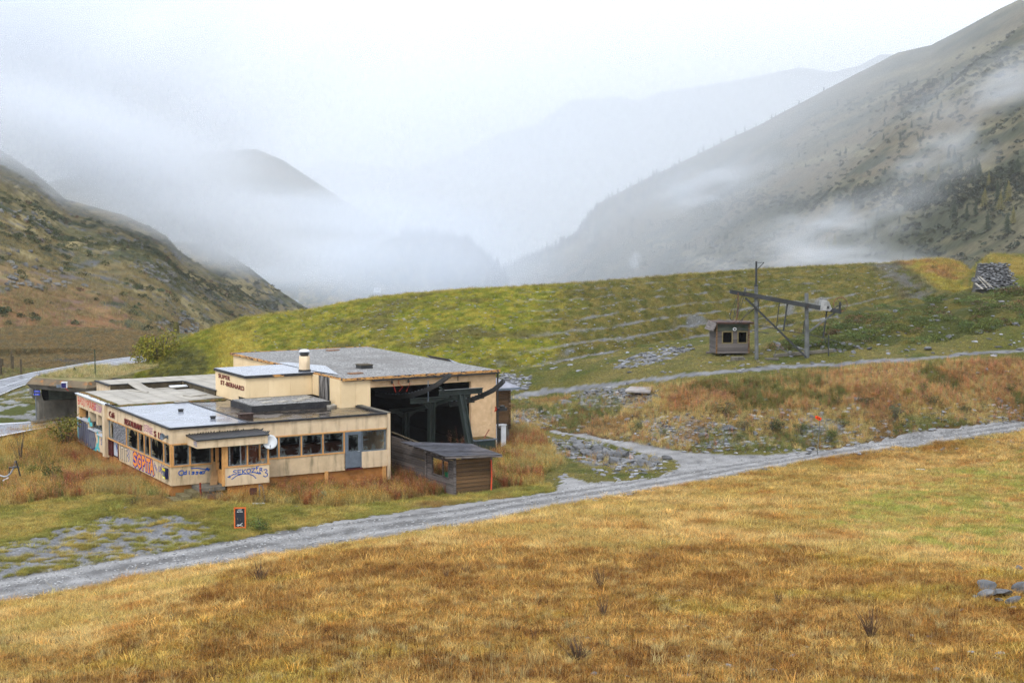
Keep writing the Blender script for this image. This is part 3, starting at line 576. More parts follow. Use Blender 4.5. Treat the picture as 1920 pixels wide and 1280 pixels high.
GL = {'O':[[(.5,1),(.1,.8),(0,.45),(.2,.08),(.55,0),(.9,.2),(1,.6),(.8,.93),(.5,1)]],'d':[[(.85,1.1),(.8,0)],[(.8,.4),(.5,.65),(.1,.45),(.1,.12),(.45,0),(.8,.25)]],'i':[[(.5,.6),(.5,0)],[(.5,.85),(.55,.9)]],'s':[[(.9,.62),(.4,.68),(.2,.5),(.8,.3),(.75,.05),(.1,0)]],
 'e':[[(.15,.32),(.85,.38),(.8,.62),(.4,.68),(.1,.35),(.3,.02),(.9,.08)]],'o':[[(.5,.65),(.1,.45),(.15,.1),(.5,0),(.9,.2),(.85,.55),(.5,.65)]],'S':[[(.9,.9),(.5,1),(.1,.82),(.2,.6),(.75,.42),(.88,.18),(.5,0),(.05,.1)]],'E':[[(.9,1),(.1,.95),(.1,.05),(.95,0)],[(.1,.5),(.7,.52)]],'K':[[(.1,1),(.12,0)],[(.9,.95),(.15,.45),(.9,0)]],'Z':[[(.05,.95),(.95,1),(.1,.02),(.95,.05)]],
 'F':[[(.9,1),(.1,.95),(.1,0)],[(.1,.5),(.7,.52)]],'R':[[(.1,0),(.1,1),(.7,.98),(.85,.75),(.6,.52),(.15,.48)],[(.4,.5),(.95,0)]],'3':[[(.1,.95),(.6,1),(.85,.8),(.4,.56),(.9,.4),(.85,.1),(.4,0),(.0,.15)]],'G':[[(.9,.85),(.5,1),(.1,.75),(.1,.25),(.5,0),(.9,.2),(.9,.5),(.55,.5)]],'P':[[(.12,0),(.12,1),(.7,.98),(.88,.75),(.6,.5),(.15,.48)]],'I':[[(.5,0),(.5,1)]],'T':[[(.5,0),(.5,1)],[(.02,.95),(.98,1)]],
 'A':[[(.0,0),(.45,1),(.95,0)],[(.2,.38),(.75,.38)]],'B':[[(.1,0),(.1,1),(.7,.95),(.75,.6),(.15,.52),(.85,.45),(.85,.05),(.1,0)]],'U':[[(.08,1),(.1,.2),(.5,0),(.88,.2),(.9,1)]],'M':[[(0,0),(.15,1),(.5,.4),(.85,1),(1,0)]],'N':[[(.1,0),(.1,1),(.9,0),(.9,1)]],'D':[[(.1,0),(.1,1),(.6,.95),(.92,.5),(.6,.03),(.1,0)]],'Y':[[(0,1),(.5,.5),(1,1)],[(.5,.5),(.5,0)]],'L':[[(.1,1),(.1,0),(.9,.03)]],' ':[]}
def word(txt, s, t, w, h, gap=.2, fall=0.0, wob=0.0, seed=1):
    rr = random.Random(seed); out = []
    for ch in txt:
        a = rr.uniform(-wob, wob)
        for ln in GL[ch]: out.append([(s + x * w, t + a + y * h) for x, y in ln])
        s += w * (1 + gap); t += fall
    return out
def text(name, body, face, s, t, h, width, m, parent, d=.004, thick=.03, bold=0.0, spacing=1.0):
    cu_ = bpy.data.curves.new(name, 'FONT'); cu_.body = body; cu_.size = 1.0; cu_.extrude = .5; cu_.offset = bold; cu_.space_character = spacing
    o = bpy.data.objects.new(name + '_source', cu_); SC.collection.objects.link(o); dg = bpy.context.evaluated_depsgraph_get()
    me = bpy.data.meshes.new_from_object(o.evaluated_get(dg)); bpy.data.objects.remove(o)
    n = len(me.vertices); co = np.empty(n * 3, np.float32); me.vertices.foreach_get('co', co); co = co.reshape(-1, 3)
    mn, mx = co.min(0), co.max(0); q = (co - mn) / np.maximum(mx - mn, 1e-6)
    P_ = np.array(face.p(s, t, d))[None] + q[:, :1] * width * np.array(face.s)[None] + q[:, 1:2] * h * np.array([0, 0, 1.0])[None] + q[:, 2:3] * thick * np.array(face.n)[None]
    me.vertices.foreach_set('co', P_.astype(np.float32).ravel()); me.materials.clear(); me.materials.append(m); me.name = name; me.update()
    return link(bpy.data.objects.new(name, me), parent)

# ------------------------------------------------------------------ the derelict restaurant
RT = empty('restaurant_building', A0, RZ, 'abandoned flat roofed cream restaurant covered in graffiti with smashed windows beside the gravel road', 'building')
FL = Face((0, 0, 0), (0, -1, 0), (-1, 0, 0))      # left side wall (s = -u), seen from the meadow
FF = Face((0, 0, 0), (1, 0, 0), (0, -1, 0))       # front wall (s = v)
def B(name, x0, x1, y0, y1, z0, z1, m, p=RT): return MB().box(x0, x1, y0, y1, z0, z1).build(name, m, p)
# plinth, floor, inner walls
B('plinth', .12, 13.1, .12, 12.9, -1.7, -.08, M_PLINTH); B('plinth',   .10, 7.0, 13.0, 20.0, -1.7, -.08, M_PLINTH)
B('plinth', 2.75, 5.1, -1.35, .10, -1.7, -.12, M_PLINTH)
for vv in (5.3, 9.2, 12.95): B('plinth_pier', vv, vv + .22, -.02, .118, -1.7, -.06, M_ORANGE)
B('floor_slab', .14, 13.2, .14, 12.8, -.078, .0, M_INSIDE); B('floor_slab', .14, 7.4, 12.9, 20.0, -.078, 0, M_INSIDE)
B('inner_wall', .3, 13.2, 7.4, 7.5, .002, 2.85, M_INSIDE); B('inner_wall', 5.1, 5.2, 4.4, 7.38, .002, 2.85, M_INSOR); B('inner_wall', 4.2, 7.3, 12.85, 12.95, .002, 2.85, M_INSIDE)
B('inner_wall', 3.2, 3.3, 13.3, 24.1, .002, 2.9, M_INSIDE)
B('counter', 6.2, 12.4, 3.6, 4.2, .002, 1.05, M_INSOR)
# front wall bands
B('upper_wall', 0, 13.25, 0, .22, 2.24, 3.05, M_CREAM); B('lower_wall', 0, 2.45, 0, .20, -.1, .95, M_WALLP); B('lower_wall', 5.2, 10.5, 0, .20, -.1, .93, M_WALLP)
B('lower_wall', 11.58, 13.25, 0, .20, -.06, .91, M_CREAM)
B('sill', -.05, 2.45, -.05, .16, .953, 1.02, M_ORANGE); B('sill', 5.2, 10.5, -.04, .16, .933, 1.0, M_ORANGE)
B('lintel', -.03, 13.2, -.02, .16, 2.17, 2.237, M_ORANGE)
B('corner_post', -.03, .16, -.03, .16, 1.022, 2.168, M_ORANGE)
def broken(parent, face, s0, s1, t0, t1, d=-.08, n=7, seed=0, dens=.55):
    """jagged remains of a pane round its frame"""
    r = random.Random(seed); mb = MB(); W_, H_ = s1 - s0, t1 - t0
    def edge(a, b, inward, depth):
        k = n; pts = []
        for i in range(k + 1):
            f = i / k; pts.append((a[0] + (b[0] - a[0]) * f, a[1] + (b[1] - a[1]) * f))
        for i in range(k):
            if r.random() < dens:
                q = depth * r.uniform(.15, 1); f = r.random(); p0, p1 = pts[i], pts[i + 1]
                mb.poly([face.p(p0[0], p0[1], d), face.p(p1[0], p1[1], d), face.p(p0[0] + (p1[0] - p0[0]) * f + inward[0] * q, p0[1] + (p1[1] - p0[1]) * f + inward[1] * q, d - r.uniform(0, .03))])
    edge((s0, t0), (s1, t0), (0, 1), H_ * .42); edge((s0, t1), (s1, t1), (0, -1), H_ * .45); edge((s0, t0), (s0, t1), (1, 0), W_ * .4); edge((s1, t0), (s1, t1), (-1, 0), W_ * .35)
    if mb.f: tag(mb.build('glass', M_GLASS, parent), kind='stuff')
def window(face, s0, s1, t0, t1, seed, m=M_FRAME, t=.045, whole=False, dens=.55, depth=.1):
    mb = MB()
    def bx(a, b, c, e):
        mb.prism([face.p(a, c, -depth), face.p(b, c, -depth), face.p(b, e, -depth), face.p(a, e, -depth)], face.n * .06)
    bx(s0, s1, t0, t0 + t); bx(s0, s1, t1 - t, t1); bx(s0, s0 + t, t0 + t, t1 - t); bx(s1 - t, s1, t0 + t, t1 - t)
    w = mb.build('window', m, RT); broken(w, face, s0 + t, s1 - t, t0 + t, t1 - t, -depth + .03, 8, seed, dens); return w
def mull(face, s, t0, t1, w=.09, m=M_ORANGE, out=.0, nm='mullion'):
    return MB().prism([face.p(s - w / 2, t0, -.14), face.p(s + w / 2, t0, -.14), face.p(s + w / 2, t1, -.14), face.p(s - w / 2, t1, -.14)], face.n * (.14 + out)).build(nm, m, RT)
for i, (a, b) in enumerate([(.17, 1.04), (1.15, 2.30)]): window(FF, a, b, 1.02, 2.168, 10 + i)
mull(FF, 1.095, 1.02, 2.168); mull(FF, 2.38, 1.02, 2.168, .12)
for i, (a, b) in enumerate([(5.25, 6.33), (6.43, 7.72), (7.82, 9.07), (9.17, 10.42)]): window(FF, a, b, 1.0, 2.168, 20 + i, dens=.6)
for s in (5.2, 6.38, 7.77, 9.12): mull(FF, s, 1.0, 2.168, .07)
mull(FF, 10.47, 0, 2.168, .07)
# grey service door and the large pane beside it
dr = MB().box(10.53, 10.62, -.02, .06, .0, 2.165).box(11.48, 11.57, -.02, .06, .0, 2.165).box(10.621, 11.479, -.02, .06, 2.08, 2.165).build('door_frame', M_GREYMETAL, RT)
d = MB().box(10.63, 11.47, .0, .045, .03, 1.0).box(10.63, 10.73, .0, .045, 1.001, 2.07).box(11.37, 11.47, .0, .045, 1.001, 2.07).box(10.731, 11.369, .0, .045, 1.98, 2.07).build('door', M_GREYMETAL, RT); tag(d, 'grey metal service door with smashed upper pane')
broken(d, FF, 10.74, 11.36, 1.01, 1.97, -.02, 7, 31, .7); MB().tube([(11.42, -.02, .98), (11.42, -.07, .98), (11.30, -.07, .98)], .012).build('handle', M_WHITE, d)
window(FF, 11.62, 13.17, .915, 2.165, 32, m=M_GREYMETAL, t=.06, dens=.7)
B('threshold', 10.5, 11.6, -.10, -.022, -.1, -.02, M_REDWOOD)
B('end_pier', 13.26, 13.46, -.04, 4.2, -.9, 3.13, M_CREAM); B('pier_cap', 13.22, 13.50, -.07, 4.2, 3.132, 3.17, M_CONC)
# porch
B('porch_wall', 2.6, 5.2, -1.47, -1.32, -.12, .90, M_CREAM); B('porch_wall', 5.06, 5.2, -1.319, -.002, -.12, .90, M_CREAM)
B('porch_sill', 2.55, 5.25, -1.50, -1.30, .902, .97, M_ORANGE); B('porch_floor', 2.5, 5.05, -1.30, .10, -.118, -.03, M_CONC)
FP = Face((0, -1.47, 0), (1, 0, 0), (0, -1, 0))
for i, (a, b) in enumerate([(2.72, 3.88), (3.96, 5.10)]): window(FP, a, b, .972, 2.12, 40 + i, dens=.7, depth=.12)
for a, w in ((2.60, .17), (3.885, .07), (5.105, .09)): B('porch_post', a, a + w, -1.49, -1.33, .972, 2.13, M_ORANGE)
B('porch_post', 2.45, 2.598, -1.47, -1.33, -.1, 2.13, M_ORANGE); B('porch_post', 2.42, 2.50, -.5, -.40, -.03, 2.13, M_ORANGE); B('porch_post', 5.10, 5.19, -.16, -.05, .972, 2.13, M_ORANGE)
pd_ = MB().box(2.50, 2.56, -1.30, -1.22, -.02, 2.1).box(2.50, 2.56, -.58, -.51, -.02, 2.1).box(2.50, 2.56, -1.219, -.581, -.02, .75).box(2.50, 2.56, -1.219, -.581, 2.02, 2.1).build('porch_door', M_ORANGE, RT)
MB().box(3.35, 3.40, -.10, -.02, 0, 2.12).box(4.0, 4.05, -.10, -.02, 0, 2.12).build('inner_door_frame', M_WHITE, RT)
B('inner_panel', 4.06, 5.05, -.06, .0, 0, 2.12, M_INSOR)
cz = MB().prism([(.93, -1.75, 2.15), (5.03, -1.75, 2.15), (5.03, -1.75, 2.60), (.93, -1.75, 2.56)], (0, .12, 0)).prism([(.93, -1.63, 2.15), (.93, -1.63, 2.56), (.93, -.002, 2.64), (.93, -.002, 2.15)], (.12, 0, 0)).prism([(4.91, -1.63, 2.15), (4.91, -1.63, 2.60), (4.91, -.002, 2.66), (4.91, -.002, 2.15)], (.12, 0, 0)).box(1.06, 4.90, -1.62, -.003, 2.15, 2.20).build('porch_canopy', M_CREAM, RT)
MB().prism([(.86, -1.83, 2.565), (5.10, -1.83, 2.61), (5.10, -.002, 2.70), (.86, -.002, 2.655)], (0, 0, .07)).build('canopy_roofing', M_TAR, RT)
mb = MB(); r = random.Random(3)
for i in range(26):
    a = 1.0 + i * .158; mb.poly([(a, -.06, 2.74 + .0), (a + .12, -.04, 2.74), (a + .06 + r.uniform(-.05, .05), -.03 - r.uniform(0, .2), 2.78 + r.uniform(.0, .10))])
for i in range(9):
    a = -.2 - i * .17; mb.poly([(4.95, a, 2.70), (5.1, a - .15, 2.70), (5.2 + r.uniform(0, .12), a - .05, 2.74 + r.uniform(0, .12))])
mb.build('torn_roofing', M_TAR, cz)
# steps and landing
MB().box(1.15, 2.60, -1.45, -.01, -.32, -.12).box(1.25, 2.5, -1.35, -.1, -1.6, -.321).build('landing', M_CONC, RT)
for k in range(3): MB().box(.66 - .5 * k, 1.13 - .5 * k, -1.55, -.18, -.62 - .17 * k, -.30 - .17 * k).build('step', mat('mossy_step_concrete', LIN(120,110,78), LIN(92,80,50), scale=3, rough=.9, bump=.5) if k == 0 else bpy.data.materials['mossy_step_concrete'], RT)
MB().tube([(1.15, -1.5, -.7), (1.15, -1.5, .22)], .055).build('rusty_post', mat('rusty_iron', LIN(150,60,35), LIN(100,40,26), scale=8, rough=.8), RT)
# left wall, cafe half
B('side_upper_wall', 0, .22, .222, 12.85, 2.24, 3.05, M_CREAM); B('side_lower_wall', 0, .20, .202, 10.35, -.1, .93, M_WALLP)
B('side_sill', -.05, .16, .0, 12.8, .953, 1.02, M_ORANGE) if False else MB().box(-.05, .16, .17, 12.8, .95, 1.015).build('side_sill', M_ORANGE, RT)
B('side_lintel', -.02, .16, .17, 12.8, 2.17, 2.237, M_ORANGE)
for i, (u0, u1) in enumerate([(.2, 1.28), (1.45, 3.9), (4.05, 4.98), (5.15, 6.2), (6.4, 8.6)]): window(FL, -u1, -u0, 1.015, 2.168, 50 + i, dens=.62)
window(FL, -12.6, -11.55, 1.015, 2.168, 58, dens=.9)
for u in (1.36, 3.98, 5.07, 6.3, 8.72): mull(FL, -u, 1.015, 2.168, .11)
B('side_board', .02, .07, 8.8, 11.5, 1.016, 2.168, M_SPECK); B('corner_column', -.16, .30, 12.85, 13.42, -.25, 3.02, M_CREAM)
for u in (10.5, 12.0, 12.6): B('wall_stud', .02, .16, u, u + .2, -.1, .948, M_REDWOOD)
B('wall_backing', .16, .2, 10.36, 12.84, -.1, .93, M_SILL)
# left wing
B('wing_upper_wall', 0, .30, 13.43, 20.1, 2.20, 3.03, M_CREAM); B('wing_lower_wall', 0, .28, 13.43, 15.2, -.15, .90, M_CREAM); B('wing_lower_wall', 0, .28, 15.2, 17.15, -.15, 1.03, M_CREAM); B('wing_lower_wall', 0, .28, 17.15, 20.1, -.15, 1.44, M_CREAM)
for (u0, u1, z) in ((13.43, 15.2, .90), (15.22, 17.13, 1.03), (17.17, 19.9, 1.44)):
    B('white_sill', -.10, .34, u0, u1, z + .002, z + .06, M_SILL)
    mb = MB().box(.36, .42, u0, u0 + .07, z + .06, 2.2).box(.36, .42, u1 - .07, u1, z + .06, 2.2).box(.36, .42, u0 + .07, u1 - .07, 2.13, 2.2).box(.36, .42, (u0 + u1) / 2 - .03, (u0 + u1) / 2 + .03, z + .06, 2.13)
    w = mb.build('window', M_FRAME, RT); broken(w, FL, -u1 + .1, -u0 - .1, z + .08, 2.12, -.39, 9, int(u0), .85)
for u, w in ((15.05, .28), (17.0, .30)): B('wing_pier', 0, .42, u, u + w, 1.5, 2.199, M_CREAM)
B('wing_pier', .0, .42, 19.45, 19.62, 1.502, 2.199, M_ORANGE)
B('wing_end_wall', .3, 7, 20.0, 20.2, -.15, 3.0, M_CREAM); B('wing_pier', 0, .42, 19.9, 20.1, .0, 2.199, M_CREAM)
# roofs of the low part (z 3.05)
B('roof_deck', .1, 13.3, .1, 12.9, 2.86, 3.02, M_WETROOF); B('roof_deck', .1, 12.3, 12.9, 20.85, 2.80, 3.0, M_DARKPAN)
B('silver_roof_sheet', .14, 4.78, .16, 11.5, 3.022, 3.05, M_PALEROOF)
B('roof_edge', -.07, 13.22, -.10, .06, 3.053, 3.16, M_TAR); B('roof_edge', -.10, .06, .061, 12.9, 3.053, 3.14, M_TAR); B('roof_edge', 4.8, 4.92, .07, 12.0, 3.022, 3.08, M_TAR)
B('roof_edge', 13.10, 13.21, .061, 4.2, 3.03, 3.14, M_TAR)
B('metal_roof_edge', -.12, .34, 12.91, 20.15, 3.035, 3.09, M_SILL)
MB().box(.345, .62, 12.95, 20.2, 3.0, 3.07).build('roof_gutter', M_TAR, RT)
mb = MB()
for i in range(16):
    a = 13.0 + i * .46; c = .36 + r.uniform(-.05, .1); hgt_ = r.uniform(.03, .13); mb.lathe([(.0, hgt_), (.14 + .1 * r.random(), hgt_ * .7), (.26, .0)], (c, a, 3.07), 7)
for i in range(22): mb.lathe([(.0, .09), (.16, .06), (.28, .0)], (.5 + i * .32, 11.95 + .2 * r.uniform(-1, 1), 3.04), 7)
tag(mb.build('moss', M_MOSS, RT), kind='stuff')
def tiles(x0, x1, y0, y1, z, tw, tl, skip=()):
    me = MB().box(-.5, .5, -.5, .5, 0, 1).build('roof_tile', M_TILE, RT); me.scale = (0, 0, 0); base = me.data; bpy.data.objects.remove(me)
    nx = max(1, round((x1 - x0) / tw)); ny = max(1, round((y1 - y0) / tl)); tw = (x1 - x0) / nx; tl = (y1 - y0) / ny
    for i in range(nx):
        for j in range(ny):
            if (i, j) in skip: continue
            o = bpy.data.objects.new('roof_tile', base); link(o, RT); o.location = (x0 + (i + .5) * tw, y0 + (j + .5) * tl, z + r.uniform(0, .008))
            o.scale = (tw - .035, tl - .03, .045); o.rotation_euler = (r.uniform(-.006, .006), r.uniform(-.006, .006), r.uniform(-.008, .008))
tiles(.66, 7.5, 12.4, 20.6, 3.03, 1.15, 1.05, skip={(5, 6), (5, 7), (4, 7)})
# raised rear roof, dark fascias
B('rear_block', 2.45, 11.5, 21.0, 24.3, -.2, 3.30, M_CREAM); B('rear_block', 7.66, 12.3, 14.1, 20.99, 2.9, 3.30, M_CREAM)
for i in range(9): B('fascia_panel', 2.5 + i * .56, 3.045 + i * .56, 20.93, 20.985, 3.0, 3.36, M_DARKPAN)
for i in range(11): B('fascia_panel', 7.58, 7.64, 14.3 + i * .6, 14.885 + i * .6, 3.0, 3.36, M_DARKPAN)
B('roof_trim', 2.35, 11.6, 20.9, 20.999, 3.362, 3.40, M_TAR) if False else MB().box(2.35, 7.6, 20.88, 21.05, 3.362, 3.41).box(7.52, 7.70, 14.1, 20.879, 3.362, 3.41).box(2.32, 2.5, 21.051, 24.4, 3.302, 3.40).build('roof_trim', M_TAR, RT)
tiles(2.6, 11.6, 21.1, 24.3, 3.33, 1.15, 1.05); tiles(7.75, 12.3, 14.15, 21.0, 3.33, 1.13, 1.05)
# gravelled box
B('gravel_box', 6.6, 11.8, 4.95, 8.66, 3.021, 3.40, M_TAR); B('gravel_bed', 6.72, 11.7, 5.05, 8.66, 3.401, 3.425, M_ROOFGRAVEL)
# sign tower
TW = [7.65, 12.12, 8.72, 14.4]
B('tower_core', 7.70, 12.3, 8.77, 14.4, 3.022, 4.66, M_DARKPAN)
for i in range(4): u0 = 8.72 + i * 1.42; B('cladding_panel', 7.65, 7.698, u0 + .004, u0 + 1.412, 3.05 if i > 1 else 3.43 if i == 0 else 3.05, 4.68, M_PANEL)
for i in range(3): v0 = 7.65 + i * 1.49; B('cladding_panel', v0 + .002, v0 + 1.482, 8.72, 8.768, 3.43, 4.68, M_PANEL)
B('tower_fascia', 7.56, 12.2, 8.60, 8.78, 4.682, 4.84, M_TAR); B('tower_fascia', 7.56, 7.72, 8.781, 14.5, 4.682, 4.84, M_TAR)
B('exposed_timber', 9.4, 10.15, 8.585, 8.598, 4.69, 4.83, M_FASCIA)
B('tower_roof', 7.60, 12.35, 8.65, 14.45, 4.842, 4.862, M_PALEROOF)
B('cladding_panel', 12.12, 12.17, 7.72, 8.70, 3.43, 4.74, M_PANEL); B('stained_wall', 12.16, 12.25, 5.95, 7.70, 3.03, 4.72, M_STAIN); B('cladding_panel', 12.12, 12.17, 4.3, 5.9, 3.0, 4.74, M_PANEL)
MB().tube([(12.05, 6.0, 4.7), (12.05, 6.0, 3.05)], .04).build('downpipe', M_DARKST, RT)
B('cladding_panel', 12.172, 13.16, 4.26, 4.31, 2.99, 4.72, M_PANEL); B('cladding_panel', 13.17, 14.16, 4.26, 4.31, 2.99, 4.72, M_PANEL)
FS = Face((7.65, 0, 0), (0, -1, 0), (-1, 0, 0))
text('sign_lettering', 'SUPER', FS, -13.75, 4.28, .27, 2.2, M_LETTER, RT, bold=.02, spacing=1.15); text('sign_lettering', 'ST-BERNARD', FS, -13.35, 3.87, .29, 4.35, M_LETTER, RT, bold=.02, spacing=1.15)
text('cafe_lettering', 'Café', FL, -12.2, 2.40, .36, 1.15, M_LETTER, RT, bold=.0, thick=.05); text('restaurant_lettering', 'RESTAURANT', FL, -8.85, 2.32, .36, 3.6, M_LETTER, RT, bold=.0, thick=.05)
text('self_lettering', 'S', FL, -2.95, 2.32, .34, .36, M_LETTER, RT, bold=.0, thick=.05); text('self_lettering', 'LF', FL, -2.15, 2.32, .34, .6, M_LETTER, RT, bold=.0, thick=.05)
# chimney
CH = empty('chimney', (11.85, 9.3, 4.86), 0); CH.parent = RT
MB().lathe([(.38, 0), (.40, .0), (.40, .12), (.36, .14)], n=24).build('flashing', M_TAR, CH, True); MB().lathe([(.355, .05), (.355, .5), (.34, 1.0), (.0, 1.0)], n=28).build('stack', M_CREAM, CH, True)
MB().lathe([(.26, 1.0), (.26, 1.12), (.32, 1.12), (.32, 1.2), (.25, 1.2), (.25, 1.27)], n=24).build('collar', M_DARKST, CH, True); MB().lathe([(.0, 1.24), (.34, 1.26), (.35, 1.31), (.28, 1.39), (.14, 1.43), (.0, 1.44)], n=28).build('cowl', M_WHITE, CH, True)
# ---- spray paint
def spray(lines, face, w, m, d=.006): return strokes(face, lines, w, d).build('graffiti', m, RT)
L_ = word('Odisse', .48, .50, .19, .20, .18, -.012) + word('o', 1.72, .44, .2, .22); L_[0] = [(.42 + x * .30, .46 + y * .27) for x, y in GL['O'][0]]
L_ += [[(1.15, .80), (1.5, .79), (1.8, .72), (2.1, .66)], [(1.9, .56), (2.12, .70)], [(2.02, .74), (2.18, .60)], [(2.0, .64), (2.22, .68)], [(2.1, .76), (2.12, .58)]]
spray(L_, FF, .055, P_BLUE)
L_ = word('SEKOZ', 3.05, .50, .24, .24, .12, .005) + [[(3.05, .50), (2.75, .38)], [(2.75, .38), (2.88, .45)], [(2.75, .38), (2.9, .36)], [(4.2, .55), (4.55, .46)], [(4.5, .54), (4.56, .45), (4.44, .46)], [(2.98, .25), (3.25, .42), (3.6, .5), (3.95, .47), (4.25, .35), (4.4, .18)]] + word('F', 4.42, .66, .16, .18) + word('R', 4.62, .54, .17, .2) + word('3', 4.84, .22, .28, .42) + word('A', 4.58, .40, .12, .12)
spray(L_, FP, .044, P_BLUE)
spray(word('FR3', 0, 2.25, .15, .24, .15), Face((.93, -1.2, 0), (0, -1, 0), (-1, 0, 0)), .035, P_BLUE)
s_ = -7.25
bub = word('S', s_, .10, .72, .72) + word('G', s_ + .86, .10, .70, .70) + word('P', s_ + 1.76, .08, .62, .72) + word('I', s_ + 2.3, .1, .5, .45) + word('T', s_ + 2.7, .08, .62, .72) + word('A', s_ + 3.35, .10, .66, .70)
spray(bub, FL, .36, P_PURPLE, .006); spray(bub, FL, .20, P_ORG, .013)
spray(word('ITIT', -10.2, .1, .36, .72, .15), FL, .20, P_BLACK, .006); spray(word('ITIT', -10.2, .1, .36, .72, .15), FL, .12, P_CREAMP, .012)
spray([[(-8.6, .85), (-8.2, .6), (-8.5, .45), (-8.1, .3), (-8.3, .12)], [(-8.3, .9), (-7.9, .7), (-8.05, .4)]], FL, .06, P_BLUE); spray([[(-11.5, .8), (-11.3, .3)], [(-11.4, .7), (-11.2, .5)]], Face((.16, 0, 0), (0, -1, 0), (-1, 0, 0)), .07, P_BLUE, .012)
spray(word('ESUZ', -3.1, .55, .12, .22, .2, -.09) + word('SA', -2.3, .4, .2, .3, .3), FL, .04, P_LILAC); spray(word('GS', -1.9, .35, .3, .5, .2), FL, .045, P_LILAC)
spray([[(-1.95, .3), (-1.95, -.05)]], FL, .05, paint('rust_run', (150,95,70)))
spray(word('SERGE', -5.0, 2.42, .30, .34, .2, -.01, .03), FL, .05, P_PINK)
spray(word('BASDY', -19.85, 2.42, .40, .44, .18, 0, .04) + word('POUBS', -17.45, 2.42, .36, .44, .15, 0, .04), FL, .075, P_RED); spray(word('RESOUMS', -15.75, 2.40, .26, .42, .2, 0, .04), FL, .055, P_PINK)
spray([[(-19.95, 1.3), (-19.95, .2), (-19.4, -.05), (-15.6, -.1), (-15.0, .3), (-14.9, .8), (-15.2, 1.0)], [(-17.3, 1.55), (-17.0, 1.7), (-16.9, 1.35), (-16.4, 1.4)], [(-15.4, .2), (-14.8, -.05)]], FL, .26, P_CYAN, .005)
blk = [[(-19.7, 1.15), (-19.6, .1)], [(-19.2, 1.2), (-19.15, .05)], [(-18.7, 1.2), (-18.65, .05)], [(-18.2, 1.15), (-18.1, 0)], [(-17.7, 1.1), (-17.6, .0)], [(-17.2, .9), (-17.1, 0)], [(-16.7, .85), (-16.9, .4), (-16.5, .0), (-16.0, .1), (-15.8, .5), (-16.1, .85), (-16.5, .6), (-16.3, .3)]]
spray(blk, FL, .50, P_NAVY, .010); spray(blk, FL, .36, P_SILV, .018)
spray(word('S', -14.4, .35, .25, .35), FL, .06, P_BLUE)

# things on and by the restaurant
def place(name, v, u, z, label, cat, rz=0.0, group=None):
    p = lw(v, u, z); return empty(name, p, RZ + rz, label, cat, group)
t = place('satellite_dish', 5.21, -1.62, 2.20, 'white round satellite dish on a bracket at the right corner of the porch', 'satellite dish', rz=-.35)
mb = MB().lathe([(0, 0), (.16, .012), (.30, .04), (.405, .085), (.40, .10), (.29, .055), (.15, .028), (0, .018)], n=32); o = mb.build('dish', mat('white_dish_paint', (.75,.77,.79), (.66,.68,.70), scale=3, rough=.35), t, True); o.rotation_euler = (math.radians(84), 0, 0); o.location = (0, -.02, 0)
MB().tube([(0, .03, 0), (0, .16, -.05), (.0, .3, -.12)], .02).tube([(0, .02, -.36), (0, -.22, -.34), (0, -.38, -.2)], .010).build('bracket', M_DARKST, t); MB().tube([(0, -.36, -.22), (0, -.44, -.14)], .03).build('receiver', M_GREYMETAL, t)
t = place('floodlight', .0, .50, 2.59, 'small grey bell shaped lamp on the wall near the front corner', 'lamp')
o = MB().lathe([(.0, -.02), (.06, 0), (.07, .1), (.13, .2), (.20, .33), (.19, .34), (.10, .2)], n=18).build('lamp_shade', M_GREYMETAL, t, True); o.rotation_euler = (math.radians(15), math.radians(-80), 0); o.location = (-.05, 0, 0); MB().box(-.05, .0, -.09, .09, -.1, .1).build('wall_plate', M_GREYMETAL, t)
t = place('letterbox', .0, .72, .23, 'yellow and dark blue letterbox on the side wall by the front corner', 'letterbox')
YEL = paint('yellow_enamel', (238,222,40), .4); NAV = paint('dark_blue_enamel', (24,30,74), .4)
MB().box(-.20, -.006, -.24, .24, 0, .58).build('body', NAV, t); MB().box(-.21, -.201, -.22, .25, .44, .58).box(-.21, -.004, .241, .25, .44, .58).build('yellow_top', YEL, t); MB().box(-.21, -.201, -.22, .25, .0, .12).build('yellow_base', YEL, t); MB().box(-.212, -.201, -.14, .20, .16, .40).build('grey_panel', M_FRAME, t); MB().box(-.218, -.211, -.04, .1, .02, .1).build('badge', P_WHT, t)
t = place('leaning_board', 1.98, -.70, -.12, 'brown wooden board leaning against the porch doorway', 'board'); o = MB().box(0, .42, -.02, .02, 0, 1.35).build('board', mat('brown_chipboard', LIN(176,142,100), LIN(150,118,82), scale=4, rough=.8), t); o.rotation_euler = (math.radians(-14), math.radians(12), 0)
o = MB().box(.24, .52, .10, .13, 0, 1.05).build('second_board', M_DARKPAN, t); o.rotation_euler = (math.radians(-12), math.radians(10), 0)
def flat(name, v, u, z, w, l, h, rz, m, label, cat, tilt=0, group=None):
    t = MB().box(-w / 2, w / 2, -l / 2, l / 2, 0, h).build(name, m); t.location = lw(v, u, z); t.rotation_euler = (tilt, 0, RZ + rz); return tag(t, label, cat, group)
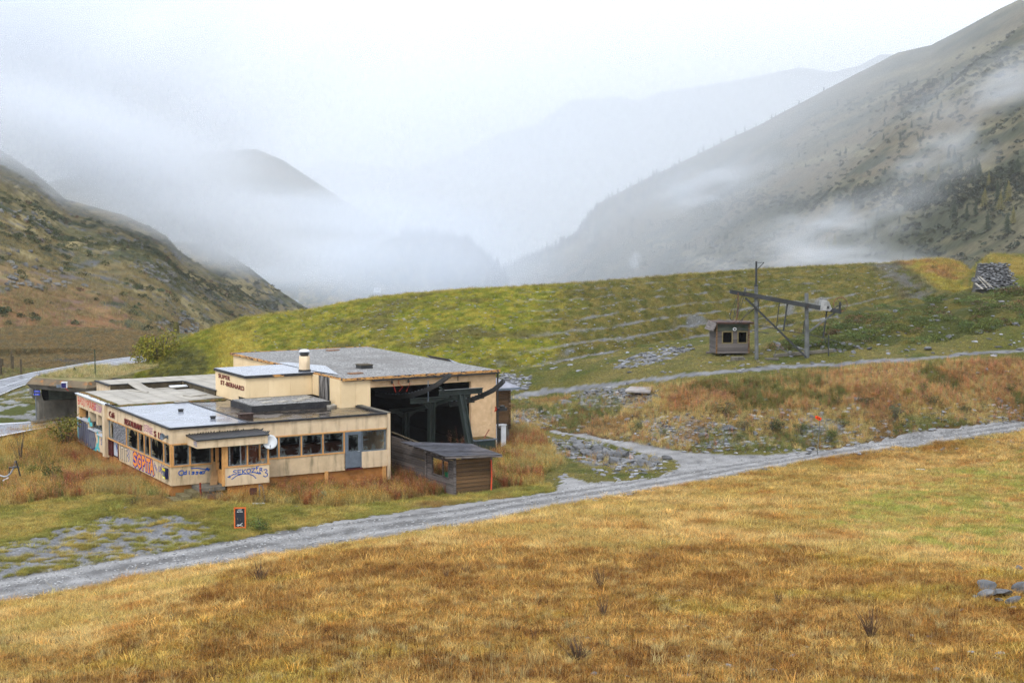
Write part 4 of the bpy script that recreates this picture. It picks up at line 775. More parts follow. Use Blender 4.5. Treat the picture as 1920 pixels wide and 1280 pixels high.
# loose things on the roofs
mb = MB()
for i in range(8):
    a0, a1 = i / 8, (i + 1) / 8; za = lambda a: .40 * (1 - a) ** 1.7; mb.prism([(-.45, -a0 * 2.1, za(a0)), (.45, -a0 * 2.1, za(a0)), (.45, -a1 * 2.1, za(a1)), (-.45, -a1 * 2.1, za(a1))], (0, 0, .04))
t = mb.build('curled_roof_panel', M_TILE); t.location = lw(4.1, 21.1, 3.06); t.rotation_euler = (0, 0, RZ + .22); tag(t, 'pale roof panel curling down from the raised rear roof', 'roof panel')
flat('loose_roof_panel', 3.75, 18.7, 3.09, .25, 1.9, .04, .4, M_TILE, 'thin dark edged strip lying left of the curled panel', 'roof strip')
flat('loose_roof_panel', 6.1, 19.6, 3.09, 1.9, .35, .04, .12, M_TILE, 'long pale plank lying below the dark rear fascia', 'plank'); flat('loose_roof_panel', 6.9, 19.9, 3.14, 1.2, .5, .05, -.1, M_WHITE, 'white board heaped on the plank below the rear fascia', 'board', .08)
for i, (v, u, w, l, rz, lb) in enumerate([(6.3, 14.6, 1.3, .9, .3, 'pale slab lying on the tiles near the sign tower'), (5.4, 12.1, 1.6, .3, .05, 'flat pale strip on the roof seam, longest of the strips'), (6.9, 12.6, 1.1, .5, -.1, 'grey slab on the seam closest to the sign tower'), (4.4, 11.6, .9, .3, .1, 'small pale slab at the back edge of the silver roof'), (2.6, 12.0, .7, .2, 0, 'small white slab on the mossy seam, leftmost of the slabs')]):
    flat('loose_slab', v, u, 3.09, w, l, .05, rz, M_TILE, lb, 'slab')
for i, (v, u) in enumerate([(3.0, 7.4), (3.6, 3.3)]):
    t = MB().lathe([(.0, .0), (.15, 0), (.15, .08), (.19, .1), (.17, .16), (.0, .18)], n=14).build('roof_vent', M_TAR); t.location = lw(v, u, 3.05); t.rotation_euler = (0, 0, RZ); tag(t, ['round dark vent cap in the middle of the silver roof', 'round dark vent cap closer to the front edge of the silver roof'][i], 'vent', 'vent caps on the silver roof')
t = MB().box(-.4, .4, -.2, .2, 0, .26).box(-.45, .45, -.25, .25, .262, .30).build('roof_drain_box', mat('rusty_brown_box', LIN(80,58,46), LIN(54,40,34), scale=5, rough=.7)); t.location = lw(5.35, 2.6, 3.03); t.rotation_euler = (0, 0, RZ); tag(t, 'rusty brown box on the wet roof below the gravel box', 'box')
for i, (v, u, w, rz) in enumerate([(8.0, 6.0, .7, .1), (9.0, 5.9, .6, .5), (10.0, 5.9, .75, .2), (10.7, 6.7, .8, .0), (11.2, 7.3, .6, .3), (8.4, 7.6, .9, .1)]):
    flat('paving_slab', v, u, 3.43, w, .4, .05, rz, M_TILE, ['cream slab at the left end of the gravel box', 'cream slab second along the gravel box', 'cream slab third along the gravel box', 'cream slab near the right end of the gravel box', 'smallest cream slab at the back right of the gravel box', 'long dark slab against the sign tower wall'][i], 'slab', group='loose slabs on the gravel box')
flat('roof_rubble', 11.9, 5.0, 3.03, .8, .5, .14, .3, M_TILE, 'crumpled pale slab by the corner below the stained wall', 'slab', .1)

# ------------------------------------------------------------------ lift station (hangar)
HG = empty('lift_station_building', A0, RZ, 'large open fronted lift station with a flat gravel roof and cream walls', 'building')
def H(name, x0, x1, y0, y1, z0, z1, m, p=HG): return MB().box(x0, x1, y0, y1, z0, z1).build(name, m, p)
H('front_wall', 21.35, 23.2, 4.32, 4.6, -1.2, 4.66, M_ROUGHC); H('lintel_wall', 14.17, 21.348, 4.32, 4.6, 4.16, 4.66, M_ROUGHC)
H('side_wall', 22.9, 23.2, 4.61, 24.3, -1.2, 4.66, M_ROUGHC); H('rear_wall', 12.7, 22.89, 24.0, 24.3, -1.2, 4.66, M_CREAM)
for i in range(7): H('cladding_panel', 12.48, 12.55, 14.46 + i * 1.41, 15.85 + i * 1.41, 2.9, 4.66, M_PANEL)
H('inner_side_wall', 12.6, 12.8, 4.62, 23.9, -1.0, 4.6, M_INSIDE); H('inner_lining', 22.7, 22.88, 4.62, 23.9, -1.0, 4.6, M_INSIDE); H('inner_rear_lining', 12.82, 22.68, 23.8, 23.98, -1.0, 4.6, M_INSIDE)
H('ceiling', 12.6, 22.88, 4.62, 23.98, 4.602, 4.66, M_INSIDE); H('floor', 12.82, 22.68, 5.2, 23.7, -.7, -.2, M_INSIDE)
H('roof_slab', 12.42, 23.35, 4.15, 24.45, 4.662, 4.80, M_TAR); H('gravel_layer', 12.5, 23.28, 4.28, 24.38, 4.802, 4.825, M_ROOFGRAVEL)
def trap(pts, z, m, name): return MB().prism([(p[0], p[1], z) for p in pts], (0, 0, .012)).build(name, m, HG)
trap([(12.45, 9.2), (12.9, 6.2), (14.4, 11.8), (13.2, 15.5), (12.45, 15.5)], 4.87, M_PALEROOF, 'wet_roof_patch')
for i, (x0, x1, y0, y1) in enumerate([(12.2, 23.4, 4.08, 4.14)]): H('front_fascia', x0, x1, y0, y1, 4.70, 4.86, M_FASCIA); H('front_gutter', 14.2, 23.3, 3.98, 4.10, 4.60, 4.695, M_DARKST)
H('side_fascia', 12.34, 12.41, 14.5, 24.5, 4.70, 4.86, M_FASCIA); H('side_fascia', 12.19, 12.25, 4.14, 8.6, 4.745, 4.86, M_FASCIA)
H('rear_fascia', 12.3, 23.4, 24.452, 24.5, 4.70, 4.86, M_FASCIA)
H('downpipe', 23.24, 23.32, 4.2, 4.28, -.6, 4.6, M_DARKST); H('crack', 20.35, 20.40, 4.30, 4.318, 4.25, 4.64, M_DARKST)
# lean-to
MB().box(23.22, 25.2, 6.05, 6.15, -.5, .9).build('annex_base', M_CONC, HG)
pl = MB().box(-.5, .5, -.5, .5, -.5, .5).build('plank', M_BWOOD, HG); PLK = pl.data; bpy.data.objects.remove(pl)
for i in range(15):
    o = bpy.data.objects.new('wall_plank', PLK); link(o, HG); o.location = (24.2, 6.0, .98 + i * .165); o.scale = (1.95, .05 + .015 * R.random(), .15); o.rotation_euler = (R.uniform(-.05, .05), R.uniform(-.006, .006), 0)
H('corner_board', 25.12, 25.25, 5.93, 6.06, .6, 3.4, M_BWOOD); H('annex_wall', 23.22, 25.2, 6.2, 14, .5, 3.2, M_GWOOD)
MB().poly([(23.21, 5.55, 3.42), (25.75, 5.55, 3.42), (23.21, 11, 5.0)]).poly([(25.75, 5.55, 3.42), (25.75, 14.5, 3.42), (23.21, 14.5, 5.0), (23.21, 11, 5.0)]).build('annex_roof', M_SLATE, HG)
H('annex_gutter', 23.4, 25.8, 5.44, 5.54, 3.28, 3.42, M_GREYMETAL)
def block(name, v, u, z, parts, label, cat, rz=0.0):
    t = place(name, v, u, z, label, cat, rz)
    for (nm, x0, x1, y0, y1, z0, z1, m) in parts: MB().box(x0, x1, y0, y1, z0, z1).build(nm, m, t)
    return t
t = block('roof_hatch', 16.2, 9.6, 4.825, [('curb', -.42, .42, -.42, .42, 0, .22, M_DARKST), ('lid', -.46, .46, -.46, .46, .221, .27, M_DARKPAN)], 'dark square hatch box standing in the middle of the gravel roof', 'roof hatch')
for (v, u, lb) in [(14.2, 6.6, 'flat rusty cover on the gravel near the front edge'), (19.6, 22.6, 'flat brown cover near the far rear corner of the gravel roof')]: flat('roof_cover', v, u, 4.83, .9, .5, .07, .1, mat('rusty_cover', LIN(150,110,80), LIN(110,80,60), scale=6, rough=.8), lb, 'cover')
# chairlift loading steelwork under the station front
CL = empty('lift_loading_gantry', A0, RZ, 'dark green steel gantry with two upturned cable rails in front of the open station', 'lift gantry')
def ibeam(mb, a, b, w, h, up=(0, 0, 1), tf=.035):
    a = Vector(a); b = Vector(b); d = (b - a).normalized(); u = Vector(up); r_ = d.cross(u).normalized(); u = r_.cross(d)
    mb.bar(a + u * (h / 2 - tf / 2), b + u * (h / 2 - tf / 2), w, tf, u); mb.bar(a - u * (h / 2 - tf / 2), b - u * (h / 2 - tf / 2), w, tf, u); mb.bar(a, b, tf, h - 2 * tf, u); return mb
def gantry(u, z, v0, v1, vb, ub, zb, hb=.34):
    ibeam(MB(), (v0, u, z), (v1, u, z), .26, hb).build('cross_beam', M_STEEL, CL)
    MB().bar((vb - .16, ub, zb), (vb - .16, u, z - hb / 2), .035, .42, (0, 1, 0)).bar((vb + .16, ub, zb), (vb + .16, u, z - hb / 2), .035, .42, (0, 1, 0)).bar((vb, ub, zb), (vb, u, z - hb / 2), .285, .04, (0, 1, 0)).build('post', M_STEEL, CL)
    for s in (-1, 1): MB().prism([(vb + s * .17, u - .02, z - hb / 2), (vb + s * .75, u - .02, z - hb / 2), (vb + s * .17, u - .02, z - hb / 2 - .42)], (0, .04, 0)).build('gusset', M_STEEL, CL)
gantry(.35, 4.06, 16.95, 19.98, 18.45, -1.6, -1.15); gantry(4.2, 3.16, 16.9, 19.7, 18.4, 4.3, -.8, .32); gantry(8.1, 2.05, 17.3, 19.9, 18.5, 8.2, -.7, .28)
def rail(v, pts, z_off=0):
    mb = MB(); P_ = []
    for k in range(len(pts) - 1):
        for i in range(4):
            f = i / 4; P_.append((v, pts[k][0] + (pts[k + 1][0] - pts[k][0]) * f, pts[k][1] + (pts[k + 1][1] - pts[k][1]) * f))
    P_.append((v, *pts[-1]))
    for a, b in zip(P_[:-1], P_[1:]): mb.bar(a, b, .10, .20); mb.bar(Vector(a) + Vector((-.07, 0, .0)), Vector(b) + Vector((-.07, 0, 0)), .05, .30)
    mb.build('cable_rail', M_DARKST, CL); mb = MB()
    for a in P_[2:-4:1]: mb.box(a[0] - .05, a[0] + .05, a[1] - .05, a[1] + .05, a[2] + .12, a[2] + .19)
    mb.build('rail_bolt', M_GREYMETAL, CL)
rail(17.0, [(-1.05, 5.30), (-.5, 5.02), (.63, 4.55), (2.3, 3.98), (4.1, 3.55), (6, 3.25), (8, 3.1), (9.5, 3.1)])
rail(20.0, [(-2.35, 4.90), (-1.9, 4.62), (-1.07, 4.2), (.35, 3.72), (2.0, 3.25), (3.8, 2.85), (6.4, 2.55), (9, 2.4)])
mb = MB()
for u, z in ((.4, 3.78), (1.6, 3.4), (3.0, 3.05), (4.3, 2.85)): mb.bar((19.75, u, z + .25), (19.75, u, z - .2), .08, .08); mb.bar((19.75, u, z - .2), (20.1, u, z - .2), .08, .08)
for u, z in ((.3, 4.25), (4.2, 3.35)): mb.bar((16.95, u, z + .2), (17.3, u, z - .1), .1, .1)
mb.build('hanger_bracket', M_STEEL, CL)
ibeam(MB(), (18.9, .5, 3.8), (18.9, 4.2, 2.95), .14, .22).build('tie_beam', M_STEEL, CL); ibeam(MB(), (18.2, 4.2, 2.75), (18.2, 8.1, 2.0), .14, .22).build('tie_beam', M_STEEL, CL)
MB().tube([(17.3, 2.5, 3.3), (17.3, 2.5, 4.6)], .03).build('rod', M_GREYMETAL, CL)
REDW = paint('red_cable', (196,50,30)); mb = MB(); mb.tube([(20.6, -.2, 3.05), (20.6, -.25, 2.9), (20.55, -.2, 2.78), (20.7, -.2, 2.9)], .04); mb.build('red_clamp', REDW, CL); MB().box(20.75, 21.35, -.35, -.1, 2.78, 2.96).box(20.9, 21.2, -.35, -.15, 2.96, 3.1).build('motor', M_DARKST, CL)
t = empty('hanging_cables', lw(15.6, 4.2, 0), RZ, 'red cables dangling from two insulators above the station opening', 'cable')
mb = MB()
for a in (0, 1.15): mb.tube([(a, .02, 4.55), (a + .1, -.05, 4.3), (a + .25 if a == 0 else a - .15, -.05, 3.8)], .02)
mb.tube([(.5, 0, 4.6), (.45, -.04, 4.35), (.75, -.04, 4.1), (.5, -.04, 3.85)], .018).build('cable', REDW, t)
for a in (0, 1.15): MB().lathe([(0, 0), (.06, .02), (.08, .1), (.05, .2), (0, .25)], (a, -.05, 4.33), 10).build('insulator', M_DARKST, t)

# ------------------------------------------------------------------ timber shed and board fence
SH = empty('timber_shed', A0, RZ, 'small weathered timber hut with a boarded roof sloping forward beside the restaurant', 'shed')
def plank(parent, name, c, sc, m=None, rot=(0, 0, 0), w=.012):
    o = bpy.data.objects.new(name, PLG if m is None else m); link(o, parent); o.location = c; o.scale = sc
    o.rotation_euler = (rot[0] + R.uniform(-w, w), rot[1] + R.uniform(-w, w), rot[2]); return o
pg = MB().box(-.5, .5, -.5, .5, -.5, .5).build('plank', M_GWOOD); PLG = pg.data; bpy.data.objects.remove(pg); pg = MB().box(-.5, .5, -.5, .5, -.5, .5).build('plank', M_ROOFWOOD); PLR = pg.data; bpy.data.objects.remove(pg)
FN = empty('board_fence', A0, RZ, 'long wall of grey weathered boards between the restaurant and the hut', 'fence')
for i in range(17):
    z = -1.32 + i * .155
    ua, ub = 3.0, -1.75
    top_at = lambda u: 1.30 + (u + 1.75) * .045
    if z > top_at(-1.75) - .1: ub = (z - 1.22) / .045 - 1.75
    if ub > 2.9: continue
    if i % 3 == 1: cut = R.uniform(-.5, 1.8); segs = [(ua, cut + .01), (cut - .01, ub)]
    else: segs = [(ua, ub)]
    for (a, b) in segs:
        if a - b > .2: plank(FN, 'board', (15.0 + R.uniform(-.015, .02), (a + b) / 2, z), (.045, a - b, .145))
MB().bar((14.97, 3.0, 1.50), (14.97, -1.75, 1.26), .12, .05).build('cap_board', M_DARKPAN, FN); MB().box(14.93, 15.0, -1.80, -1.68, -1.4, 1.25).box(15.05, 15.13, .5, .62, -1.4, 1.3).build('fence_post', M_GWOOD, FN)
# hut walls: left face v=15, front u=-5.35
for i in range(15):
    z = -1.12 + i * .155; tp = .96
    if z > tp: continue
    top = -1.9 - 0 * i
    if -.24 < z < .72: plank(SH, 'wall_board', (15.0, -2.2, z), (.045, .75, .145)); plank(SH, 'wall_board', (15.0, -4.98, z), (.045, .62, .145))
    else: plank(SH, 'wall_board', (15.0, -3.56, z), (.045, 3.45, .145))
for i in range(9):
    z = -1.10 + i * .235; o = plank(SH, 'front_board', (16.2, -5.33 + R.uniform(-.02, .02), z), (2.3, .06, .22), m=PLK, w=.02)
plank(SH, 'front_board', (16.25, -5.40, .02), (2.2, .03, .12), m=PLK, w=.0, rot=(0, .02, 0))
for x, y in ((15.0, -5.32), (17.4, -5.32), (15.0, -1.83), (17.4, -1.83)): MB().box(x - .06, x + .06, y - .06, y + .06, -1.3, 1.0).build('corner_post', M_GWOOD, SH)
MB().box(14.94, 15.02, -4.68, -4.60, -.26, .74).box(14.94, 15.02, -2.62, -2.54, -.26, .74).box(14.94, 15.02, -3.95, -3.89, -.26, .74).box(14.93, 15.03, -4.70, -2.52, -.34, -.262).box(14.93, 15.03, -4.70, -2.52, .742, .81).build('window_frame', M_GWOOD, SH)
MB().box(17.38, 17.44, -5.25, -4.3, -1.2, .9).box(17.38, 17.44, -2.9, -1.9, -1.2, .9).box(17.38, 17.44, -4.3, -2.9, -1.2, -.2).build('rear_side_wall', M_GWOOD, SH)
t = flat('green_box', 15.5, -4.0, -.62, .5, .8, .55, 0, paint('green_plastic', (40,120,80), .5), 'green plastic box inside the hut window', 'box')
rc = [Vector((14.15, .10, 1.30)), Vector((17.5, -2.6, 1.27)), Vector((14.15, -5.75, 1.20)), Vector((17.55, -6.35, 1.10))]   # back left, back right, front left, front right
for i in range(9):
    f0, f1 = i / 9 - .03, (i + 1) / 9 + .012; up_ = Vector((0, 0, .03 + .006 * R.random())); jx = R.uniform(-.04, .04)
    q = [rc[0].lerp(rc[2], max(0, f0)) + Vector((jx, 0, 0)), rc[1].lerp(rc[3], max(0, f0)) + Vector((jx, 0, 0)), rc[1].lerp(rc[3], f1) + up_ * 1.1 + Vector((jx, 0, 0)), rc[0].lerp(rc[2], f1) + up_ * 1.1 + Vector((jx, 0, 0))]
    MB().prism(q, (0, 0, .028)).build('roof_board', M_ROOFWOOD, SH)
MB().prism([rc[2] + Vector((0, -.03, -.10)), rc[3] + Vector((0, -.03, -.10)), rc[3] + Vector((0, -.03, .03)), rc[2] + Vector((0, -.03, .03))], (0, .04, 0)).build('eave_board', M_GWOOD, SH)
for i in range(8): p_ = rc[0].lerp(rc[2], (i + .5) / 8); MB().box(p_.x + .02, 14.99, p_.y - .04, p_.y + .04, p_.z - .12, p_.z - .04).build('rafter_end', M_GWOOD, SH)
t = MB().tube([(0, 0, -.9), (.03, 0, .0), (0, 0, .95)], .045, 8).build('orange_pipe', paint('orange_plastic', (232,96,56), .5)); t.location = lw(17.3, -5.5, -.2); tag(t, 'thin orange pipe upright at the right front corner of the hut', 'pipe')
t = block('skip_container', 21.35, 3.2, -.5, [('body', -.7, .85, -.6, .6, 0, 1.02, paint('dark_green_enamel', (52,66,62), .5)), ('rim', -.78, .93, -.68, .68, 1.021, 1.09, M_GREYMETAL), ('contents', -.6, .75, -.5, .5, 1.091, 1.13, M_MOSS)], 'dark green metal skip with a grey rim beside the cream wall', 'skip')
MB().tube([(.2, -.2, 1.1), (.6, -.2, 1.65)], .03).build('stick', mat('pink_stick', LIN(170,90,80), LIN(140,70,60), scale=4), t)
t = block('white_cabinet', 23.75, 5.0, .15, [('panel', .1, .5, -.2, .2, -.5, .9, M_WHITE), ('side', -.32, -.20, -.2, .2, -.5, .9, M_WHITE), ('top', -.35, .55, -.25, .25, .901, .95, M_WHITE), ('shelf', -.2, .1, -.15, .2, -.5, .7, M_DARKST)], 'discarded white cabinet behind the skip under the timber annex', 'cabinet', .15)

# ------------------------------------------------------------------ concrete gallery by the highway
CG = empty('concrete_shelter', (0, 0, 0), 0, 'weathered concrete roadside gallery with an overhanging chamfered roof and louvres', 'building')
D = 112.0
def W3(px, py, d): return Vector(atd(px, py, d))
a = W3(61, 707, 111.5); b = W3(166, 714.5, 109.5); e = W3(182, 712.5, 111.5); zt = a.z
topf = [a, Vector((b.x, b.y, zt - .12)), Vector((e.x + 1, e.y + .3, zt - .12))]
mid = [Vector((a.x - .38, a.y - .35, zt - .45)), Vector((b.x - .05, b.y - .45, zt - .55)), Vector((e.x + 1, e.y - .2, zt - .55))]
low = [Vector((a.x - .12, a.y - .1, zt - .80)), Vector((b.x - .15, b.y - .2, zt - .92)), Vector((e.x + 1, e.y, zt - .92))]
dep = Vector((1.5, 9.0, 0)); mb = MB()
bt = [p + dep for p in topf]; bl_ = [p + dep for p in low]
for k in range(2):
    mb.poly([mid[k], mid[k + 1], topf[k + 1], topf[k]]); 
mb.poly([mid[0], topf[0], bt[0], Vector((mid[0].x, bt[0].y, mid[0].z))])
mb.build('roof_fascia', M_LICHEN, CG); mb = MB()
for k in range(2): mb.poly([low[k], low[k + 1], mid[k + 1], mid[k]]); mb.poly([low[k + 1], low[k], bl_[k], bl_[k + 1]])
mb.poly([low[0], mid[0], Vector((mid[0].x, bt[0].y, mid[0].z)), bl_[0]]); mb.build('roof_underside', M_CONC, CG)
mb = MB(); mb.poly([topf[0], topf[1], bt[1], bt[0]]); mb.poly([topf[1], topf[2], bt[2], bt[1]]); mb.build('grass_roof', mat('turf_roof', (.27,.21,.09), (.15,.15,.05), scale=1.2, rough=.95, bump=1.0, bscale=9), CG)
pA = W3(83, 786, 112.2); pB = pA + Vector((5.2, 3.4, 0)); zl = low[0].z
wa = Vector((pA.x, pA.y, 0)); wb = Vector((pB.x, pB.y, 0)); wd = (wb - wa).normalized(); wn = Vector((-wd.y, wd.x, 0))
mb = MB(); mb.prism([wa + Vector((0, 0, -1.2)), wb + Vector((0, 0, -1.2)), wb + Vector((0, 0, 1.12)), wa + Vector((0, 0, 1.30))], wn * .35); mb.build('wall', M_CONC, CG)
mb = MB(); mb.prism([wa + Vector((-.36, -.05, -1.2)), wa + Vector((0, 0, -1.2)), wa + Vector((0, 0, 1.25)), wa + Vector((-.36, -.05, 1.25))], wn * .9)
mb.prism([wa + Vector((-.36, -.05, 1.25)), wa + Vector((0, 0, 1.25)), wa + Vector((-.3, -.1, zl)), wa + Vector((-.75, -.1, zl)), wa + Vector((-.75, -.1, 1.7))], wn * .9); mb.build('pillar', M_CONC, CG)
M_LOUV = mat('green_grey_louvre', LIN(108,116,106), LIN(80,88,80), scale=3, rough=.6)
for (f0, f1) in ((.06, .46), (.58, .98)):
    q0 = wa + wd * (6.2 * f0); q1 = wa + wd * (6.2 * f1); fr = empty('louvre_panel', (0, 0, 0)); fr.parent = CG
    for k in range(6): z = 1.32 + k * .145; MB().prism([q0 + Vector((0, 0, z)), q1 + Vector((0, 0, z - .02)), q1 + Vector((0, 0, z + .1)) + wn * .06, q0 + Vector((0, 0, z + .12)) + wn * .06], wn * .03).build('slat', M_LOUV, fr)
    MB().bar(q1 + Vector((0, 0, 1.2)), q1 + Vector((0, 0, zl)), .16, .2).build('mullion_pier', M_CONC, CG)
mb = MB(); bkw = wn * .5; mb.prism([wa + bkw + Vector((0, 0, 1.2)), wb + bkw + Vector((0, 0, 1.1)), wb + bkw + Vector((0, 0, zl)), wa + bkw + Vector((0, 0, zl))], wn * .1).build('rear_wall', M_INSIDE, CG)
t = empty('speaker_box', W3(121, 721, 109.2), .1, 'white and dark blue square box on the edge of the concrete roof', 'loudspeaker'); o = MB().box(-.2, .2, -.2, .12, -.22, .2).build('case', M_WHITE, t); MB().box(-.19, .14, -.215, -.201, -.2, .14).build('grille', P_NAVY, t); MB().tube([(.12, -.2, -.2), (.2, -.2, -.35), (.3, -.15, -.42)], .02).build('wire', REDW, t); MB().box(-.55, -.23, -.12, -.06, -.2, .02).build('plate', M_GREYMETAL, t)
# blue direction signs
def dirsign(px, py, d, right, word_, label):
    t = empty('direction_sign', W3(px, py, d), 0, label, 'road sign', 'blue direction signs by the concrete gallery'); w, h = .50, .125; s = 1 if right else -1
    blue = bpy.data.materials.get('sign_blue') or mat('sign_blue', LIN(28,64,200), LIN(24,54,180), scale=3, rough=.4)
    mb = MB().prism([(-s * w * .5, 0, -h / 2), (s * w * .28, 0, -h / 2), (s * w * .5, 0, 0), (s * w * .28, 0, h / 2), (-s * w * .5, 0, h / 2)], (0, .02, 0)); mb.build('plate', blue, t)
    mb = MB().prism([(s * w * .40, -.004, -h * .22), (s * w * .50, -.004, 0), (s * w * .40, -.004, h * .22)], (0, .003, 0)); mb.build('arrow_tip', M_WHITE, t)
    f = Face((0, -.002, 0), (1, 0, 0), (0, -1, 0)); text('lettering', word_, f, -w * .36 if right else -w * .2, -h * .25, h * .5, w * .56, P_WHT, t, d=.002, thick=.004)
for args in ((70.3, 733.5, 111.0, True, 'Martigny', 'blue arrow sign pointing right, upper of the two'), (68.2, 739.2, 111.0, False, 'Aoste', 'blue arrow sign pointing left, lower of the two')):
    dirsign(*args)
q = W3(66.5, 731, 111.15); t = MB().tube([(q.x, q.y, q.z + .1), (q.x, q.y, gz(q.x, q.y) - .2)], .03).build('sign_post', M_GREYMETAL); tag(t, 'thin grey post carrying the two blue arrow signs', 'post')
q = W3(178.6, 700, 113); t = MB().tube([(q.x, q.y, -.5), (q.x, q.y, W3(178.5, 655, 113).z)], .05, 8, r2=.035).build('flag_pole', mat('dark_green_pole', LIN(40,70,50), LIN(30,54,40), scale=3, rough=.5)); tag(t, 'slim dark green pole standing behind the tiled roof', 'pole')

# ------------------------------------------------------------------ highway and painted lines
M_ASPH = mat('wet_asphalt', (.13,.135,.15), (.20,.205,.225), scale=.5, rough=.22, rough2=.4, spec=.5, bump=.15, bscale=40)
M_LINE = mat('white_road_paint', (.70,.71,.73), (.55,.56,.58), scale=2, rough=.5)
def strip(name, far, near, z0, zoff, m, f0=0.0, f1=1.0, n=70):
    X = np.linspace(max(far[0][0], near[0][0]), min(far[-1][0], near[-1][0]), n); a_ = np.interp(X, [p[0] for p in far], [p[1] for p in far]); b_ = np.interp(X, [p[0] for p in near], [p[1] for p in near])
    v, f = [], []
    for k in range(n):
        for w_ in (f0, (f0 + f1) / 2, f1): v.append(atz(X[k], a_[k] + (b_[k] - a_[k]) * w_, z0 + zoff))
    for k in range(n - 1):
        for j in range(2): i = k * 3 + j; f.append((i, i + 1, i + 4, i + 3))
    o = meshobj(name, v, f, m, None, True); return tag(o, kind='structure')
strip('highway_road', HW_FAR, HW_NEAR, .10, 0, M_ASPH)
for f0, f1 in ((.03, .055), (.50, .53), (.93, .965)): strip('road_marking', HW_FAR, HW_NEAR, .10, .006, M_LINE, f0, f1)
strip('access_road', LR_FAR, LR_NEAR, -.22, 0, M_ASPH); strip('road_marking', LR_FAR, LR_NEAR, -.22, .006, M_LINE, .90, .97); strip('road_marking', LR_FAR, LR_NEAR, -.22, .006, M_LINE, .02, .09)
mb = MB(); X = np.linspace(60, 160, 12)
mb.tube([atz(x, np.interp(x, [60, 100, 160], [792, 786, 776]), -.1) for x in X], .16, 6); tag(mb.build('kerb', M_CONC), kind='structure')

# ------------------------------------------------------------------ vegetation: prototypes and scattering
M_VEG = mat('grass_and_weeds', (.75,.75,.75), (1.25,1.25,1.25), scale=2.5, inst='col', rough=.75, spec=.15, trans=.22)
M_LEAF = mat('leaf_clumps', (.75,.75,.75), (1.25,1.25,1.25), scale=2.5, inst='col', rough=.7, spec=.15, trans=.15)
M_STONEI = mat('scattered_stone', (.7,.7,.7), (1.25,1.25,1.25), scale=3, inst='col', rough=.6, spec=.4)
PROTO = bpy.data.collections.new('plant_sources')
def proto(name, v, f, tone, m):
    me = bpy.data.meshes.new(name); me.from_pydata(v, [], f); me.materials.append(m); a = me.attributes.new('tone', 'FLOAT_COLOR', 'POINT')
    t = np.ones((len(v), 4), np.float32); t[:, :3] = np.asarray(tone, np.float32).reshape(len(v), -1) if len(v) else 1; a.data.foreach_set('color', t.ravel())
    return me
def blades(n, rad, h0, h1, w, lean, seed, tint=0.25, tips=None, seg=2):
    r = random.Random(seed); v, f, tn = [], [], []
    for _ in range(n):
        a = r.uniform(0, 6.283); q = rad * math.sqrt(r.random()); x, y = q * math.cos(a), q * math.sin(a); h = r.uniform(h0, h1); b = r.uniform(0, 6.283); ln = lean * r.uniform(.2, 1) * h
        c, s_ = math.cos(b), math.sin(b); px_, py_ = -s_ * w / 2, c * w / 2; t0 = 1 + r.uniform(-tint, tint); hue = r.uniform(-.1, .1); k = len(v)
        t3 = (t0 * (1 + hue), t0, t0 * (1 - hue))
        for j in range(seg + 1):
            fj = j / seg; ww = (1 - fj) ** .7; cx_, cy_, cz_ = x + c * ln * fj ** 1.7, y + s_ * ln * fj ** 1.7, h * fj * (1 - .12 * fj * lean)
            if j < seg: v += [(cx_ - px_ * ww, cy_ - py_ * ww, cz_ - .02), (cx_ + px_ * ww, cy_ + py_ * ww, cz_ - .02)]; tn += [t3, t3]
            else: v.append((cx_, cy_, cz_)); tn.append(t3)
        for j in range(seg - 1): f.append((k + 2 * j, k + 2 * j + 1, k + 2 * j + 3, k + 2 * j + 2))
        f.append((k + 2 * seg - 2, k + 2 * seg - 1, k + 2 * seg))
        if tips and r.random() < tips[0]:   # seed head: a small dark rhombus on the tip
            k = len(v); hw, hh, tc = tips[1], tips[2], tips[3]; tx, ty, tz = x + c * ln, y + s_ * ln, h * (1 - .12 * lean)
            v += [(tx, ty, tz - hh), (tx - s_ * hw, ty + c * hw, tz), (tx, ty, tz + hh), (tx + s_ * hw, ty - c * hw, tz)]; tn += [tc] * 4; f.append((k, k + 1, k + 2, k + 3))
    return v, f, tn
